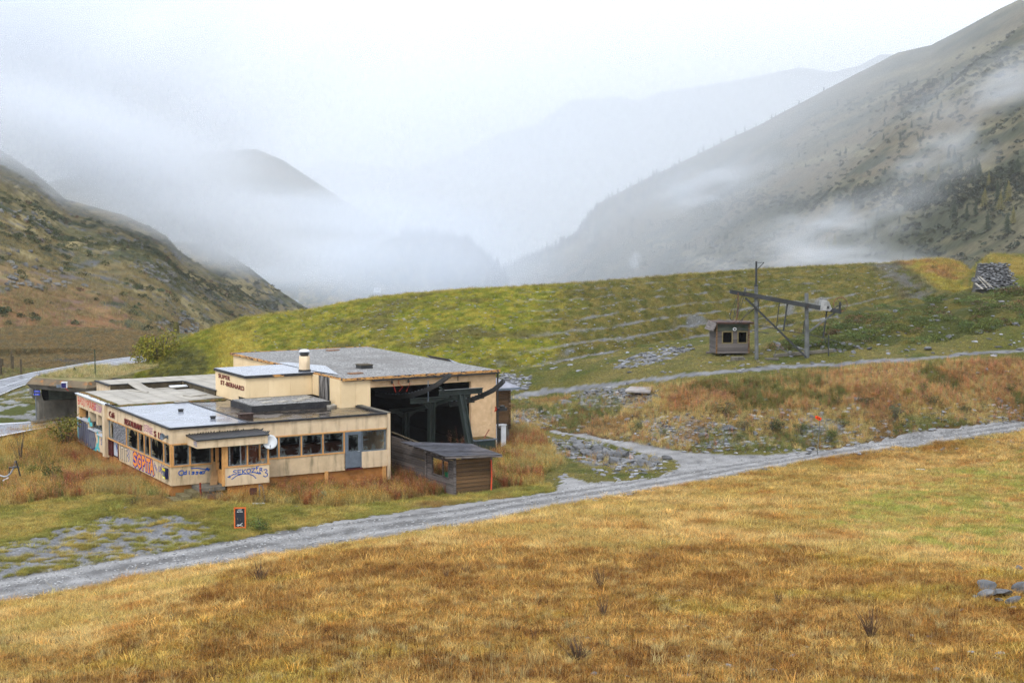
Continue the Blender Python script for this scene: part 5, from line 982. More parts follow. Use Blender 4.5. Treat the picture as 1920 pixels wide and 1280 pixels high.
def stalks(n, rad, h0, h1, leaf, per, seed, stemc, leafc, top=None):
    r = random.Random(seed); v, f, tn = [], [], []
    for _ in range(n):
        a = r.uniform(0, 6.283); q = rad * math.sqrt(r.random()); x, y = q * math.cos(a), q * math.sin(a); h = r.uniform(h0, h1); b = r.uniform(0, 6.283); ln = .22 * h * r.random(); c, s_ = math.cos(b), math.sin(b); k = len(v); w = .006
        e = (x + c * ln, y + s_ * ln, h); v += [(x - w, y, -.02), (x + w, y, -.02), (e[0], e[1], e[2])]; tn += [stemc] * 3; f.append((k, k + 1, k + 2))
        v_n = len(v); v += [(x, y - w, -.02), (x, y + w, -.02), e]; tn += [stemc] * 3; f.append((v_n, v_n + 1, v_n + 2))
        for i in range(per):
            t = (i + r.random()) / per * .92 + .06; lx, ly, lz = x + c * ln * t, y + s_ * ln * t, h * t; la = r.uniform(0, 6.283); L_ = leaf * (1.15 - t * .7) * r.uniform(.6, 1.2); dx, dy = math.cos(la), math.sin(la); up = r.uniform(-.3, .9); k = len(v); lw_ = L_ * .22
            tc = np.array(leafc[int(r.random() * len(leafc))]) * r.uniform(.75, 1.25)
            if top is not None and t > .72: tc = np.array(top) * r.uniform(.8, 1.2)
            v += [(lx, ly, lz), (lx + dx * L_ * .5 - dy * lw_, ly + dy * L_ * .5 + dx * lw_, lz + up * L_ * .5), (lx + dx * L_, ly + dy * L_, lz + up * L_ * .8), (lx + dx * L_ * .5 + dy * lw_, ly + dy * L_ * .5 - dx * lw_, lz + up * L_ * .5)]
            tn += [tuple(tc)] * 4; f.append((k, k + 1, k + 2, k + 3))
    return v, f, tn
def clump(n, rx, rz, leaf, seed, squash=.35):
    r = random.Random(seed); v, f, tn = [], [], []
    for _ in range(n):
        a = r.uniform(0, 6.283); el = math.asin(r.random() ** .8); q = r.uniform(.55, 1.0); x, y, z = rx * q * math.cos(a) * math.cos(el), rx * q * math.sin(a) * math.cos(el), rz * q * math.sin(el)
        d1 = Vector((r.gauss(0, 1), r.gauss(0, 1), r.gauss(0, .7))).normalized(); d2 = d1.cross(Vector((r.gauss(0, 1), r.gauss(0, 1), r.gauss(0, 1)))).normalized(); L_ = leaf * r.uniform(.5, 1.3); k = len(v); p = Vector((x, y, z)); t0 = r.uniform(.55, 1.45)
        v += [tuple(p - d1 * L_), tuple(p + d2 * L_ * squash), tuple(p + d1 * L_), tuple(p - d2 * L_ * squash)]; tn += [(t0, t0, t0)] * 4; f.append((k, k + 1, k + 2, k + 3))
    return v, f, tn
def rockmesh(seed, flatn=.45):
    bm = bmesh.new(); bmesh.ops.create_icosphere(bm, subdivisions=2, radius=.5); r = random.Random(seed)
    planes = [(Vector((r.gauss(0, 1), r.gauss(0, 1), r.gauss(0, 1))).normalized(), r.uniform(.22, .42)) for _ in range(9)]
    for v_ in bm.verts:
        p = v_.co.copy()
        for n_, d_ in planes:
            q = p.dot(n_)
            if q > d_: p -= n_ * (q - d_)
        v_.co = Vector((p.x * 1.25, p.y * .95, p.z * flatn * 2))
    v = [tuple(x.co) for x in bm.verts]; f = [tuple(y.index for y in x.verts) for x in bm.faces]; bm.free(); return v, f
def scatter(name, P_, rz, sc, col, idx, srcs, m, tilt=None, kind='stuff', label=None):
    coll = bpy.data.collections.new(name + '_source')
    for i, (v, f, tn) in enumerate(srcs):
        coll.objects.link(bpy.data.objects.new('%s_piece_%02d' % (name, i), proto(name + '_piece', v, f, tn, m)))
    n = len(P_); me = bpy.data.meshes.new(name); me.vertices.add(n); me.vertices.foreach_set('co', np.asarray(P_, np.float32).ravel())
    rot = np.zeros((n, 3), np.float32); rot[:, 2] = rz
    if tilt is not None: rot[:, :2] = tilt
    a = me.attributes.new('rot', 'FLOAT_VECTOR', 'POINT'); a.data.foreach_set('vector', rot.ravel())
    sc = np.asarray(sc, np.float32); sc = np.repeat(sc[:, None], 3, 1) if sc.ndim == 1 else sc
    a = me.attributes.new('scl', 'FLOAT_VECTOR', 'POINT'); a.data.foreach_set('vector', sc.ravel())
    a = me.attributes.new('pick', 'INT', 'POINT'); a.data.foreach_set('value', np.asarray(idx, np.int32))
    c4 = np.ones((n, 4), np.float32); c4[:, :3] = col; a = me.attributes.new('col', 'FLOAT_COLOR', 'POINT'); a.data.foreach_set('color', c4.ravel()); me.update()
    o = link(bpy.data.objects.new(name, me)); tag(o, kind=kind)
    ng = bpy.data.node_groups.new(name, 'GeometryNodeTree'); ng.interface.new_socket('Geometry', in_out='INPUT', socket_type='NodeSocketGeometry'); ng.interface.new_socket('Geometry', in_out='OUTPUT', socket_type='NodeSocketGeometry')
    gi = ng.nodes.new('NodeGroupInput'); go = ng.nodes.new('NodeGroupOutput'); ip = ng.nodes.new('GeometryNodeInstanceOnPoints'); ci = ng.nodes.new('GeometryNodeCollectionInfo')
    ci.inputs['Collection'].default_value = coll; ci.inputs['Separate Children'].default_value = True; ci.inputs['Reset Children'].default_value = True
    def na(nm, ty): q = ng.nodes.new('GeometryNodeInputNamedAttribute'); q.data_type = ty; q.inputs['Name'].default_value = nm; return q.outputs['Attribute']
    L = ng.links; L.new(gi.outputs[0], ip.inputs['Points']); L.new(ci.outputs[0], ip.inputs['Instance']); ip.inputs['Pick Instance'].default_value = True
    L.new(na('pick', 'INT'), ip.inputs['Instance Index']); L.new(na('rot', 'FLOAT_VECTOR'), ip.inputs['Rotation']); L.new(na('scl', 'FLOAT_VECTOR'), ip.inputs['Scale']); L.new(ip.outputs[0], go.inputs[0])
    md = o.modifiers.new('spread', 'NODES'); md.node_group = ng; return o

# footprints of the buildings: nothing grows there
def clear_of(x, y, pad=.15):
    dx, dy = x - A0.x, y - A0.y; v = dx * VD.x + dy * VD.y; u = dx * UD.x + dy * UD.y
    def rect(a, b, c, d): return (v > a - pad) & (v < b + pad) & (u > c - pad) & (u < d + pad)
    bad = rect(0, 13.5, 0, 20.1) | rect(2.5, 23.2, 4.2, 24.4) | rect(2.6, 5.2, -1.5, 0) | rect(-.4, 2.6, -1.6, 0) | rect(15, 17.4, -5.3, -1.8) | rect(23, 25.2, 6, 14)
    return ~bad
SHORT = [blades(26, .20, .05, .20, .011, 1.3, 100 + i, .3) for i in range(5)]; LYING = [blades(20, .22, .10, .26, .012, 3.2, 120 + i, .3) for i in range(4)]
HEATH = [stalks(15, .17, .07, .20, .030, 11, 140 + i, (.55,.4,.35), [(1.0,.9,.7),(.75,.6,.45),(1.3,1.0,.6),(.55,.42,.35),(1.0,1.5,.7)]) for i in range(6)]
TALL = [blades(30, .20, .25, .70, .012, .8, 160 + i, .3, (.35, .012, .05, (1.1,.8,.55))) for i in range(4)]; WILD = [blades(24, .25, .15, .45, .013, 1.5, 180 + i, .35) for i in range(4)]
FIRE = [stalks(7, .22, .45, 1.05, .085, 22, 200 + i, (.9,.45,.4), [(1.1,.85,.7),(1.0,.95,.55),(.85,.65,.55),(1.2,.95,.75),(.6,.75,.4)], (1.2,.95,.95)) for i in range(5)]
SEEDH = [blades(9, .15, .25, .6, .006, .5, 220 + i, .3, (1.0, .008, .016, (.35,.25,.18))) for i in range(3)]
def pick(n, a, b): return rng.integers(a, b, n)
def sample(n, x0, x1, y0, y1, d0=20, d1=190, power=2.0, dref=80.0):
    px = rng.uniform(x0, x1, n); py = rng.uniform(y0, y1, n); X, Y, Z = hit(px, py, d0, d1); ok = ~np.isnan(Y); ok &= rng.random(n) < np.clip((np.nan_to_num(Y, nan=1) / dref) ** power, 0, 1); ok &= clear_of(np.nan_to_num(X), np.nan_to_num(Y))
    px, py, X, Y, Z = px[ok], py[ok], X[ok], Y[ok], Z[ok]; ppx, ppy = proj(X, Y, Z); T, C = zones(X, Y, ppx, ppy); return X, Y, Z, ppx, ppy, T, C
def colvar(C, v=.25, h=.12):
    n = len(C); b = 1 + rng.uniform(-v, v, (n, 1)); w = rng.uniform(-h, h, (n, 1)); return C * b * np.c_[1 + w, np.ones((n, 1)), 1 - w]
# ---- foreground meadow
X, Y, Z, px, py, T, C = sample(560000, -600, 2560, 775, 1330, 22, 110, 2.0, 74)
fg = np.isin(T, (1, 2, 3)) ; X, Y, Z, px, py, T, C = [a[fg] for a in (X, Y, Z, px, py, T, C)]
n = len(X); idx = np.where(T == 2, pick(n, 9, 15), np.where(rng.random(n) < .55, pick(n, 5, 9), pick(n, 0, 5))); mx_ = (T == 2) & (rng.random(n) < .46); idx = np.where(mx_, pick(n, 0, 9), idx)
mx_ = (T == 1) & (rng.random(n) < .12); idx = np.where(mx_, pick(n, 9, 15), idx)
C[T == 2] *= np.array([1.18, 1.15, 1.05]); C = colvar(C * np.array([1.34, 1.28, 1.10]), .48, .16); C[(T == 2) & (idx < 9)] *= np.array([1.25, 1.4, 1.5])
big_ = rng.random(n) < .06; idx = np.where(big_, 15 + pick(n, 0, 4), idx); C[big_] *= rng.uniform(.8, 1.35, (int(big_.sum()), 1)); sm_ = np.where(T == 3, .8, 1.0) * rng.uniform(.55, 1.05, n) * np.clip(Y / 45, .75, 1.25)
scatter('meadow_grass', np.c_[X, Y, Z], rng.uniform(0, 6.28, n), sm_, C, idx, SHORT + LYING + HEATH + WILD, M_VEG); print('foreground tufts', n)
X, Y, Z, px, py, T, C = sample(9000, -150, 2070, 860, 1330, 22, 100, 1.0, 60); k = np.isin(T, (1, 2)); X, Y, Z, T, C = [a[k] for a in (X, Y, Z, T, C)]; n = len(X)
k = rng.random(n) < np.where(T == 2, .55, .18); X, Y, Z, T, C = [a[k] for a in (X, Y, Z, T, C)]; n = len(X)
ix = np.where(rng.random(n) < .35, 3 + pick(n, 0, 2), pick(n, 0, 3)); cc = colvar(np.where((ix < 3)[:, None], np.array([.17,.09,.04]), np.array([.42,.31,.13])), .3)
scatter('dry_stalks', np.c_[X, Y, Z], rng.uniform(0, 6.28, n), rng.uniform(.5, 1.1, n), cc, ix, SEEDH + [blades(3, .1, .5, 1.0, .006, .7, 300 + i) for i in range(2)], M_VEG)
# ---- the wild grass round the buildings
X, Y, Z, px, py, T, C = sample(70000, -450, 1080, 660, 1010, 60, 150, 1.0, 90); k = np.isin(T, (3, 4)) & (px < 1080) & (Y < 128) & (py > 770); X, Y, Z, px, py, T, C = [a[k] for a in (X, Y, Z, px, py, T, C)]; n = len(X)
near_wall = ((px > 120) & (px < 730) & (py < 975)) | ((px > 715) & (px < 1060) & (py > 820))
hn = fbm(X * .5, Y * .5, 3, 411); r_ = rng.random(n)
isf = (T == 4) & (r_ < np.where(near_wall, .34, .14) * (hn > .47) * 1.6); ist = (T == 4) & ~isf
ix = np.where(isf, 8 + pick(n, 0, 5), np.where(ist, np.where(rng.random(n) < .6, pick(n, 0, 4), 4 + pick(n, 0, 4)), 13 + pick(n, 0, 5)))
cw = np.where(isf[:, None], np.array([.46,.29,.15]), np.where((rng.random(n) < .6)[:, None], np.array([.58,.44,.15]), C * 1.2)); cw = np.where(((hn > .58) & ist & (rng.random(n) < .7))[:, None], np.array([.16,.19,.04]), cw); redz = isf & (near_wall) & (rng.random(n) < .45); cw[redz] = np.array([.34,.12,.06]); cw[T == 3] = C[T == 3] * 1.4
pale = (np.abs(px - 215) < 50) & (np.abs(py - 890) < 35) | ((px > 960) & (px < 1060) & (py > 790) & (py < 880)); cw[pale & ist] = np.array([.46,.37,.14])
scatter('wild_grass', np.c_[X, Y, Z], rng.uniform(0, 6.28, n), rng.uniform(.75, 1.2, n) * np.where(T == 3, .75, 1.0) * np.where(isf, .85, 1), colvar(cw, .25, .12), ix, TALL + WILD + FIRE + SHORT, M_VEG); print('wild', n)
# ---- weedy bank and plateau beyond the road
X, Y, Z, px, py, T, C = sample(75000, 930, 2450, 600, 900, 80, 170, 1.0, 110); k = np.isin(T, (5, 7, 6)) | ((T == 0) & (rng.random(len(T)) < .6) & (py > 745)); T = np.where(T == 0, 5, T); X, Y, Z, px, py, T, C = [a[k] for a in (X, Y, Z, px, py, T, C)]; n = len(X)
up = (T == 5) & (py < 760 + (1920 - px) * .02); r_ = rng.random(n); hn = fbm(X * .4, Y * .4, 3, 421)
kp = ~((T == 5) & ~up & (r_ < .45)) & ~((T == 7) & (r_ < .35)); X, Y, Z, px, py, T, C, up, hn = [a[kp] for a in (X, Y, Z, px, py, T, C, up, hn)]; n = len(X); r_ = rng.random(n)
isf = (T == 5) & (r_ < np.where(up & (px > 1250), .30, .10)); ix = np.where(isf, 8 + pick(n, 0, 5), np.where(T == 5, np.where(r_ > .7, pick(n, 0, 4), 4 + pick(n, 0, 4)), 13 + pick(n, 0, 5)))
cw = np.where(isf[:, None], np.where((rng.random(n) < .5)[:, None], np.array([.56,.36,.24]), np.array([.60,.48,.24])), np.where((T == 5)[:, None], np.where((hn > .58)[:, None], np.array([.40,.27,.11]), np.array([.54,.43,.17])), C * 1.2)); gb_ = (T == 5) & (fbm(X * .3, Y * .3, 3, 424) > .56) & (rng.random(n) < .75); cw[gb_] = np.array([.20,.23,.07])
scatter('bank_weeds', np.c_[X, Y, Z], rng.uniform(0, 6.28, n), rng.uniform(.6, 1.1, n) * np.where(isf, .75, .8), colvar(cw, .28, .12), ix, TALL + WILD + FIRE + SHORT, M_VEG); print('bank', n)
# far left verge and the strip before the mountain
X, Y, Z, px, py, T, C = sample(26000, -200, 330, 590, 760, 100, 300, 0.5, 120); inh = inpoly(px, py, P_HW) | inpoly(px, py, P_LR); k = ~inh & (T != 0) & (T != 9) & (T != 8); X, Y, Z, px, py, T, C = [a[k] for a in (X, Y, Z, px, py, T, C)]; n = len(X)
cw = np.where(((py < 690))[:, None], np.where((rng.random(n) < .5)[:, None], np.array([.30,.20,.08]), np.array([.18,.14,.07])), np.where((rng.random(n) < .6)[:, None], np.array([.34,.28,.12]), np.array([.16,.18,.05])))
scatter('verge_grass', np.c_[X, Y, Z], rng.uniform(0, 6.28, n), rng.uniform(.5, 1.0, n), colvar(cw, .25), pick(n, 0, 8), SHORT[:4] + WILD, M_VEG)
# ---- embankment turf and stones
ii = rng.integers(1, NC - 1, 34000); jj = rng.integers(0, NR + 1, 34000); p = PP[ii, jj]; cb = CC[ii, jj, :3]; n = len(p); pj = p + np.c_[rng.uniform(-.1, .1, n), rng.uniform(-.12, .12, n), np.zeros(n)]
ledge = (terr[ii, np.minimum(jj, NR - 1)] > .3) & (step[ii, np.minimum(jj, NR - 1)] < -.78) & (jj < NR - 2); stony = ledge | (cb.max(1) - cb.min(1) < .05) & (rng.random(n) < .9); pj, cb, ii2 = pj[~stony], cb[~stony], ii[~stony]; n = len(pj)
endw = (cu[ii2] > 1675); sz = rng.uniform(.55, 1.05, n) * np.where(endw, 1.5, 1.0) * np.where((np.abs(cu[ii2] - 432) < 38), 1.35, 1)
scatter('embankment_grass', pj, rng.uniform(0, 6.28, n), sz, colvar(cb * 1.45, .5, .18), pick(n, 0, 8), SHORT[:4] + WILD, M_VEG)
ROCKS = [rockmesh(500 + i) for i in range(6)]; RSRC = [(v, f, np.ones((len(v), 3))) for v, f in ROCKS]
n = 1500; u_ = np.where(rng.random(n) < .55, rng.uniform(560, 1200, n), rng.uniform(470, 1680, n)); t_ = rng.random(n) ** 1.2; ii = np.clip(np.searchsorted(cu, u_), 1, NC - 2); jj = (t_ * (NR - 4)).astype(int); p = PP[ii, jj]
scatter('embankment_stones', p, rng.normal(-.6, .5, n), np.c_[rng.uniform(.12, .5, n), rng.uniform(.08, .2, n), rng.uniform(.06, .14, n)], colvar(np.full((n, 3), 1.) * np.array([.24,.245,.26]), .6, .02), pick(n, 0, 6), RSRC, M_STONEI)
# ---- small loose rubble
PX, PY = [], []
for P_, m_ in zip(P_RUB, (240, 240, 110, 260, 160, 60, 100)):
    xs = [a for a, _ in P_]; ys = [b for _, b in P_]; a = rng.uniform(min(xs), max(xs), m_ * 2); b = rng.uniform(min(ys), max(ys), m_ * 2); k = inpoly(a, b, P_); PX.append(a[k]); PY.append(b[k])
a = rng.uniform(940, 2000, 650); PX.append(a); PY.append(rng.uniform(745, 850, 650)); PX.append(rng.uniform(-100, 430, 500)); PY.append(rng.uniform(950, 1080, 500)); a = rng.uniform(940, 2000, 500); PX.append(a); PY.append(rng.uniform(560, 700, 500))
a = rng.uniform(0, 1920, 1300); PX.append(a); PY.append(np.interp(a, [q[0] for q in ROAD_LO], [q[1] for q in ROAD_LO]) - rng.uniform(0, 1, 1300) ** 1.5 * 60 + 3); a = rng.uniform(0, 1920, 160); PX.append(a); PY.append(rng.uniform(1000, 1270, 160))
PX = np.concatenate(PX); PY = np.concatenate(PY); X, Y, Z = hit(PX, PY, 24, 180); k = ~np.isnan(Y) & clear_of(np.nan_to_num(X), np.nan_to_num(Y), .3); X, Y, Z, PX, PY = X[k], Y[k], Z[k], PX[k], PY[k]; n = len(X)
rr_ = rng.random(len(PX)); kk_ = ~(inpoly(PX, PY, P_ROAD) & (rr_ < .7)); X, Y, Z, PX, PY = X[kk_], Y[kk_], Z[kk_], PX[kk_], PY[kk_]; n = len(X); onroad = inpoly(PX, PY, P_ROAD) | ((PY > 900) & (PX < 1100)); fgd = Y < 70
s_ = rng.uniform(.10, .42, n) ** 1.0 * np.where(onroad, .35, 1.0) * np.where(fgd, .5, 1)
scatter('rubble', np.c_[X, Y, Z + s_ * .05], rng.uniform(0, 6.28, n), np.c_[s_ * 1.3, s_, s_ * .55], colvar(np.full((n, 3), 1.) * np.array([.17,.172,.18]), .75, .04), pick(n, 0, 6), RSRC, M_STONEI)
# ---- juniper cushions
JUN = [clump(130, .8, .42, .075, 600 + i) for i in range(4)]; a = rng.uniform(1430, 2100, 2400); b = rng.uniform(510, 665, 2400); k = inpoly(a, b, P_JUN) & (fbm(a / 46., b / 9., 3, 431) > .46); a, b = a[k], b[k]; X, Y, Z = hit(a, b, 90, 200); k = ~np.isnan(Y); X, Y, Z = X[k], Y[k], Z[k]; n = len(X)
cj = np.where((rng.random(n) < .12)[:, None], np.array([.18,.11,.06]), np.array([.10,.125,.035])); scatter('juniper_scrub', np.c_[X, Y, Z - .05], rng.uniform(0, 6.28, n), rng.uniform(.5, 1.35, n), colvar(cj, .35, .15), pick(n, 0, 4), JUN, M_LEAF); print('juniper', n)
# ---- brush and crags on the mountains
def on_mtn(G, m, fn, seed, tmax=1.0):
    a, b = G.shape[:2]; out = []; i = rng.integers(1, a - 1, m * 14); j = (rng.random(m * 14) * (b - 2) * tmax).astype(int); p = G[i, j]; w = fn(p, j / b); k = rng.random(len(w)) < w; return p[k][:m], (j / b)[k][:m]
BR = [clump(70, 1.5, 1.2, .30, 620 + i, .5) for i in range(4)]
p, t_ = on_mtn(LM, 2600, lambda p, t: np.clip((fbm(p[:, 0] * .09, p[:, 2] * .15 + p[:, 1] * .02, 4, 441) - .50) * 5, .06, 1), 1); n = len(p)
scatter('mountain_brush', p, rng.uniform(0, 6.28, n), rng.uniform(.25, .8, n), colvar(np.where((rng.random(n) < .07)[:, None], np.array([.13,.07,.045]), np.array([.07,.082,.036])), .35, .15), pick(n, 0, 4), BR, M_LEAF)
p2_, _ = on_mtn(LM, 1300, lambda p, t: np.clip((fbm(p[:, 0] * .09, p[:, 2] * .12, 4, 443) - .55) * 10, .01, 1), 2); n = len(p2_)
scatter('mountain_crags', p2_, rng.uniform(-.8, .2, n), np.c_[rng.uniform(.6, 1.7, n), rng.uniform(.6, 1.4, n), rng.uniform(.6, 1.5, n)], colvar(np.full((n, 3), 1.) * np.array([.10,.10,.095]), .45, .05), pick(n, 0, 6), RSRC, M_STONEI)
p3_, _ = on_mtn(RM, 7500, lambda p, t: np.clip((fbm(p[:, 0] * .013, p[:, 2] * .02, 4, 445) - .47) * 4, .08, 1) * (1.1 - t), 3, .8); n = len(p3_)
scatter('mountain_scrub', p3_, rng.uniform(0, 6.28, n), rng.uniform(.5, 2.0, n), colvar(np.array([[.052,.058,.032]]).repeat(n, 0), .35, .15), pick(n, 0, 4), BR, M_LEAF)
p4_, _ = on_mtn(LM2, 500, lambda p, t: np.full(len(p), .3), 4); n = len(p4_); scatter('far_brush', p4_, rng.uniform(0, 6.28, n), rng.uniform(.6, 2, n), colvar(np.array([[.07,.075,.04]]).repeat(n, 0), .3), pick(n, 0, 4), BR, M_LEAF)
p, t_ = on_mtn(LM, 20000, lambda p, t: np.clip((fbm(p[:, 0] * .2, p[:, 2] * .2, 3, 447)), .2, 1), 5); n = len(p); cg_ = np.where((fbm(p[:, 0] * .05, p[:, 2] * .08, 3, 448) > .5)[:, None], np.array([.26,.205,.09]), np.array([.15,.135,.055]))
scatter('mountain_grass', p, rng.uniform(0, 6.28, n), rng.uniform(1.2, 3.0, n), colvar(cg_, .35, .12), pick(n, 0, 4), WILD, M_VEG)
# ---- conifers
def conifer(seed, tiers=9, n=11, h=1.0, r0=.24):
    r = random.Random(seed); mb = MB(); mb.tube([(0, 0, -.03), (0, 0, h * .5), (0, 0, h)], .018, 5, .003); tr = mb; cr = MB()
    for k in range(tiers):
        f = k / tiers; z0 = h * (.10 + .86 * f); rr = r0 * (1 - f) ** .85 * r.uniform(.85, 1.15) + .012; top = z0 + h * .13; b = len(cr.v); cr.v.append((0, 0, min(top, h)))
        for i in range(2 * n):
            a = math.pi * i / n + r.uniform(-.1, .1); q = rr * (r.uniform(.75, 1.15) if i % 2 == 0 else r.uniform(.35, .55)); cr.v.append((q * math.cos(a), q * math.sin(a), z0 - (h * .035 if i % 2 == 0 else -h * .02) + r.uniform(-.01, .01)))
        for i in range(2 * n): cr.f.append((b, b + 1 + i, b + 1 + (i + 1) % (2 * n)))
    return tr, cr
M_NEEDLE = mat('conifer_needles', (.030,.042,.022), (.060,.070,.035), scale=9, rough=.8, spec=.1); M_LARCH = mat('autumn_larch_needles', (.11,.11,.035), (.17,.14,.05), scale=9, rough=.8, spec=.1); M_BARK = mat('dark_bark', (.06,.05,.04), (.10,.085,.07), scale=9, rough=.9)
CT = [conifer(700 + i, r0=.23 + .03 * i) for i in range(4)]; CT = [(a.build('trunk', M_BARK).data, b.build('crown', M_NEEDLE).data, b.build('crown', M_LARCH).data) for a, b in CT]
for o in [o for o in SC.objects if o.name.startswith(('trunk', 'crown')) and o.parent is None]: bpy.data.objects.remove(o)
rp = np.stack(proj(RM[..., 0], RM[..., 1], RM[..., 2]), -1)
def rm_at(px, py):
    d = (rp[..., 0] - px) ** 2 + (rp[..., 1] - py) ** 2; i = np.unravel_index(np.argmin(d), d.shape); return RM[i]
def tree(p, h, larch=False, k=0, label='dark conifer standing on the hazy right mountainside', group='conifers on the right mountain', parts=False):
    tr, cr, lc = CT[k % 4]; nm = 'larch_tree' if larch else 'conifer_tree'
    t = empty(nm, (p[0], p[1], p[2] - .1), R.uniform(0, 6.28), label, 'tree', group); t.scale = (h, h, h)
    link(bpy.data.objects.new('trunk', tr), t); link(bpy.data.objects.new('crown', lc if larch else cr), t)
big = [(1623,442,30),(1647,416,30),(1698,398,26),(1788,408,36),(1813,413,34),(1829,407,30),(1852,433,36),(1888,440,40),(1869,380,42),(1885,372,34),(1822,330,32),(1835,334,34),(1779,300,28),(1790,302,26),(1758,362,30),(1768,360,28),(1781,363,28),(1801,322,30),(1830,318,24),(1907,330,34),(1716,350,24),(1660,330,18),(1730,260,16),(1745,232,16),(1686,420,18),(1640,452,26)]
BIGL = {0: 'tall slender conifer rising from the mist left of all others low on the slope', 1: 'lone conifer on the hump above the mist right of the slender one', 2: 'lone conifer on the skyline of the low hump', 3: 'dark conifer standing above the yellow right end of the embankment', 6: 'tall conifer above the gap between embankment and stone wall', 7: 'tallest conifer directly above the dry stone wall', 8: 'tall conifer high above the stone wall near the right edge', 12: 'upper left conifer of the group below the drifting cloud', 14: 'leftmost conifer of the trio halfway up the slope', 19: 'conifer cut by the right edge of the photo', 22: 'small conifer alone just below the upper cloud streak'}
for q, (x, y, hp) in enumerate(big): p = rm_at(x, y); tree(p, hp * p[1] / F_PX, False, q, BIGL.get(q, 'tall dark conifer in the thicket on the lower right mountain slope'), 'tall conifers low on the right mountain')
for q, (x, y, hp) in enumerate([(1890,380,44),(1845,392,40),(1875,398,38),(1853,350,30),(1900,420,36),(1600,400,26),(1735,345,26),(1760,330,24),(1550,470,30),(1565,462,26)]): p = rm_at(x, y); tree(p, hp * p[1] / F_PX, True, q + 1, 'pale yellow green larch among the conifers low on the right mountain', 'larches low on the right mountain')
m_ = 0; tries = 0
while m_ < 240 and tries < 9000:
    tries += 1
    if m_ < 34: i = R.randrange(2, 560); j = RM.shape[1] - 1 - R.randrange(0, 3)
    else:
        i = R.randrange(2, 600); j = int(R.random() ** .9 * (RM.shape[1] - 6))
    p = RM[i, j]; x, y = rp[i, j]
    if not (940 < x < 1925 and y < 545) or (m_ < 34 and x > 1560): continue
    if m_ >= 34 and float(fbm(np.array([p[0] * .008]), np.array([p[2] * .02]), 3, 451)[0]) < .50: continue
    tree(p, R.uniform(3.5, 6.8) * (1 if x > 1400 else 1.35), False, m_, *((('small conifer on the skyline of the right mountain', 'conifers along the right ridge line') if m_ < 34 else ()))); m_ += 1
# conifers on the hill in the mist (too many to tell apart)
CS = [(b, c) for (a, b, c) in CT]; vv = []
for (cr, lc) in CS[:3]: co = [tuple(v.co) for v in cr.vertices]; vv.append((co, [tuple(q.vertices) for q in cr.polygons], np.ones((len(co), 3))))
wi = rng.integers(60, 215, 420); wj = np.where(rng.random(420) < .4, WH.shape[1] - 1 - rng.integers(0, 4, 420), rng.integers(20, WH.shape[1] - 1, 420)); p = WH[wi, wj]; scatter('far_woodland', p, rng.uniform(0, 6.28, 420), rng.uniform(6, 13, 420), np.full((420, 3), .05), pick(420, 0, 3), vv, M_LEAF)
n = 260; wi = rng.integers(5, 330, n); wj = RM.shape[1] - 1 - rng.integers(0, 60, n); p = RM[wi, wj]; k = p[:, 1] > 1700; p = p[k]; scatter('distant_conifers', p, rng.uniform(0, 6.28, len(p)), rng.uniform(6, 12, len(p)), np.full((len(p), 3), .05), pick(len(p), 0, 3), vv, M_LEAF)

# pebbles on the gravel road
a = rng.uniform(-50, 2000, 5000); lo_ = np.interp(a, [q[0] for q in ROAD_LO], [q[1] for q in ROAD_LO]); b = lo_ - rng.random(5000) * np.interp(a, [0, 480, 1040, 1300, 1920], [48, 42, 30, 40, 18]); k = inpoly(a, b, P_ROAD); X, Y, Z = hit(a[k], b[k], 50, 130); k = ~np.isnan(Y); X, Y, Z = X[k], Y[k], Z[k]; n = len(X); s_ = rng.uniform(.03, .13, n) ** 1.0
scatter('road_pebbles', np.c_[X, Y, Z], rng.uniform(0, 6.28, n), np.c_[s_ * 1.2, s_, s_ * .6], colvar(np.full((n, 3), 1.) * np.array([.25,.248,.24]), .75, .04), pick(n, 0, 6), RSRC, M_STONEI)
# darker dwarf shrubs and brighter tussocks that break up the meadow
X, Y, Z, px, py, T, C = sample(5200, -150, 2070, 900, 1330, 22, 90, 1.0, 60); k = (T == 2) | ((T == 1) & (rng.random(len(T)) < .3)); k &= fbm(X * .35, Y * .35, 3, 471) > .46; X, Y, Z, T = X[k], Y[k], Z[k], T[k]; n = len(X)
TW = [stalks(26, .22, .16, .42, .022, 9, 240 + i, (.5,.36,.3), [(.6,.45,.35),(.9,.6,.35),(.45,.4,.25),(1.1,.8,.5)]) for i in range(3)]; TUS = [blades(60, .16, .15, .42, .010, 1.1, 250 + i, .35) for i in range(3)]
tu = rng.random(n) < .45; scatter('meadow_tussocks', np.c_[X, Y, Z], rng.uniform(0, 6.28, n), rng.uniform(.4, .85, n), colvar(np.where(tu[:, None], np.array([.55,.43,.18]), np.array([.24,.12,.045])), .35, .1), np.where(tu, 3 + pick(n, 0, 3), pick(n, 0, 3)), TW + TUS, M_VEG)

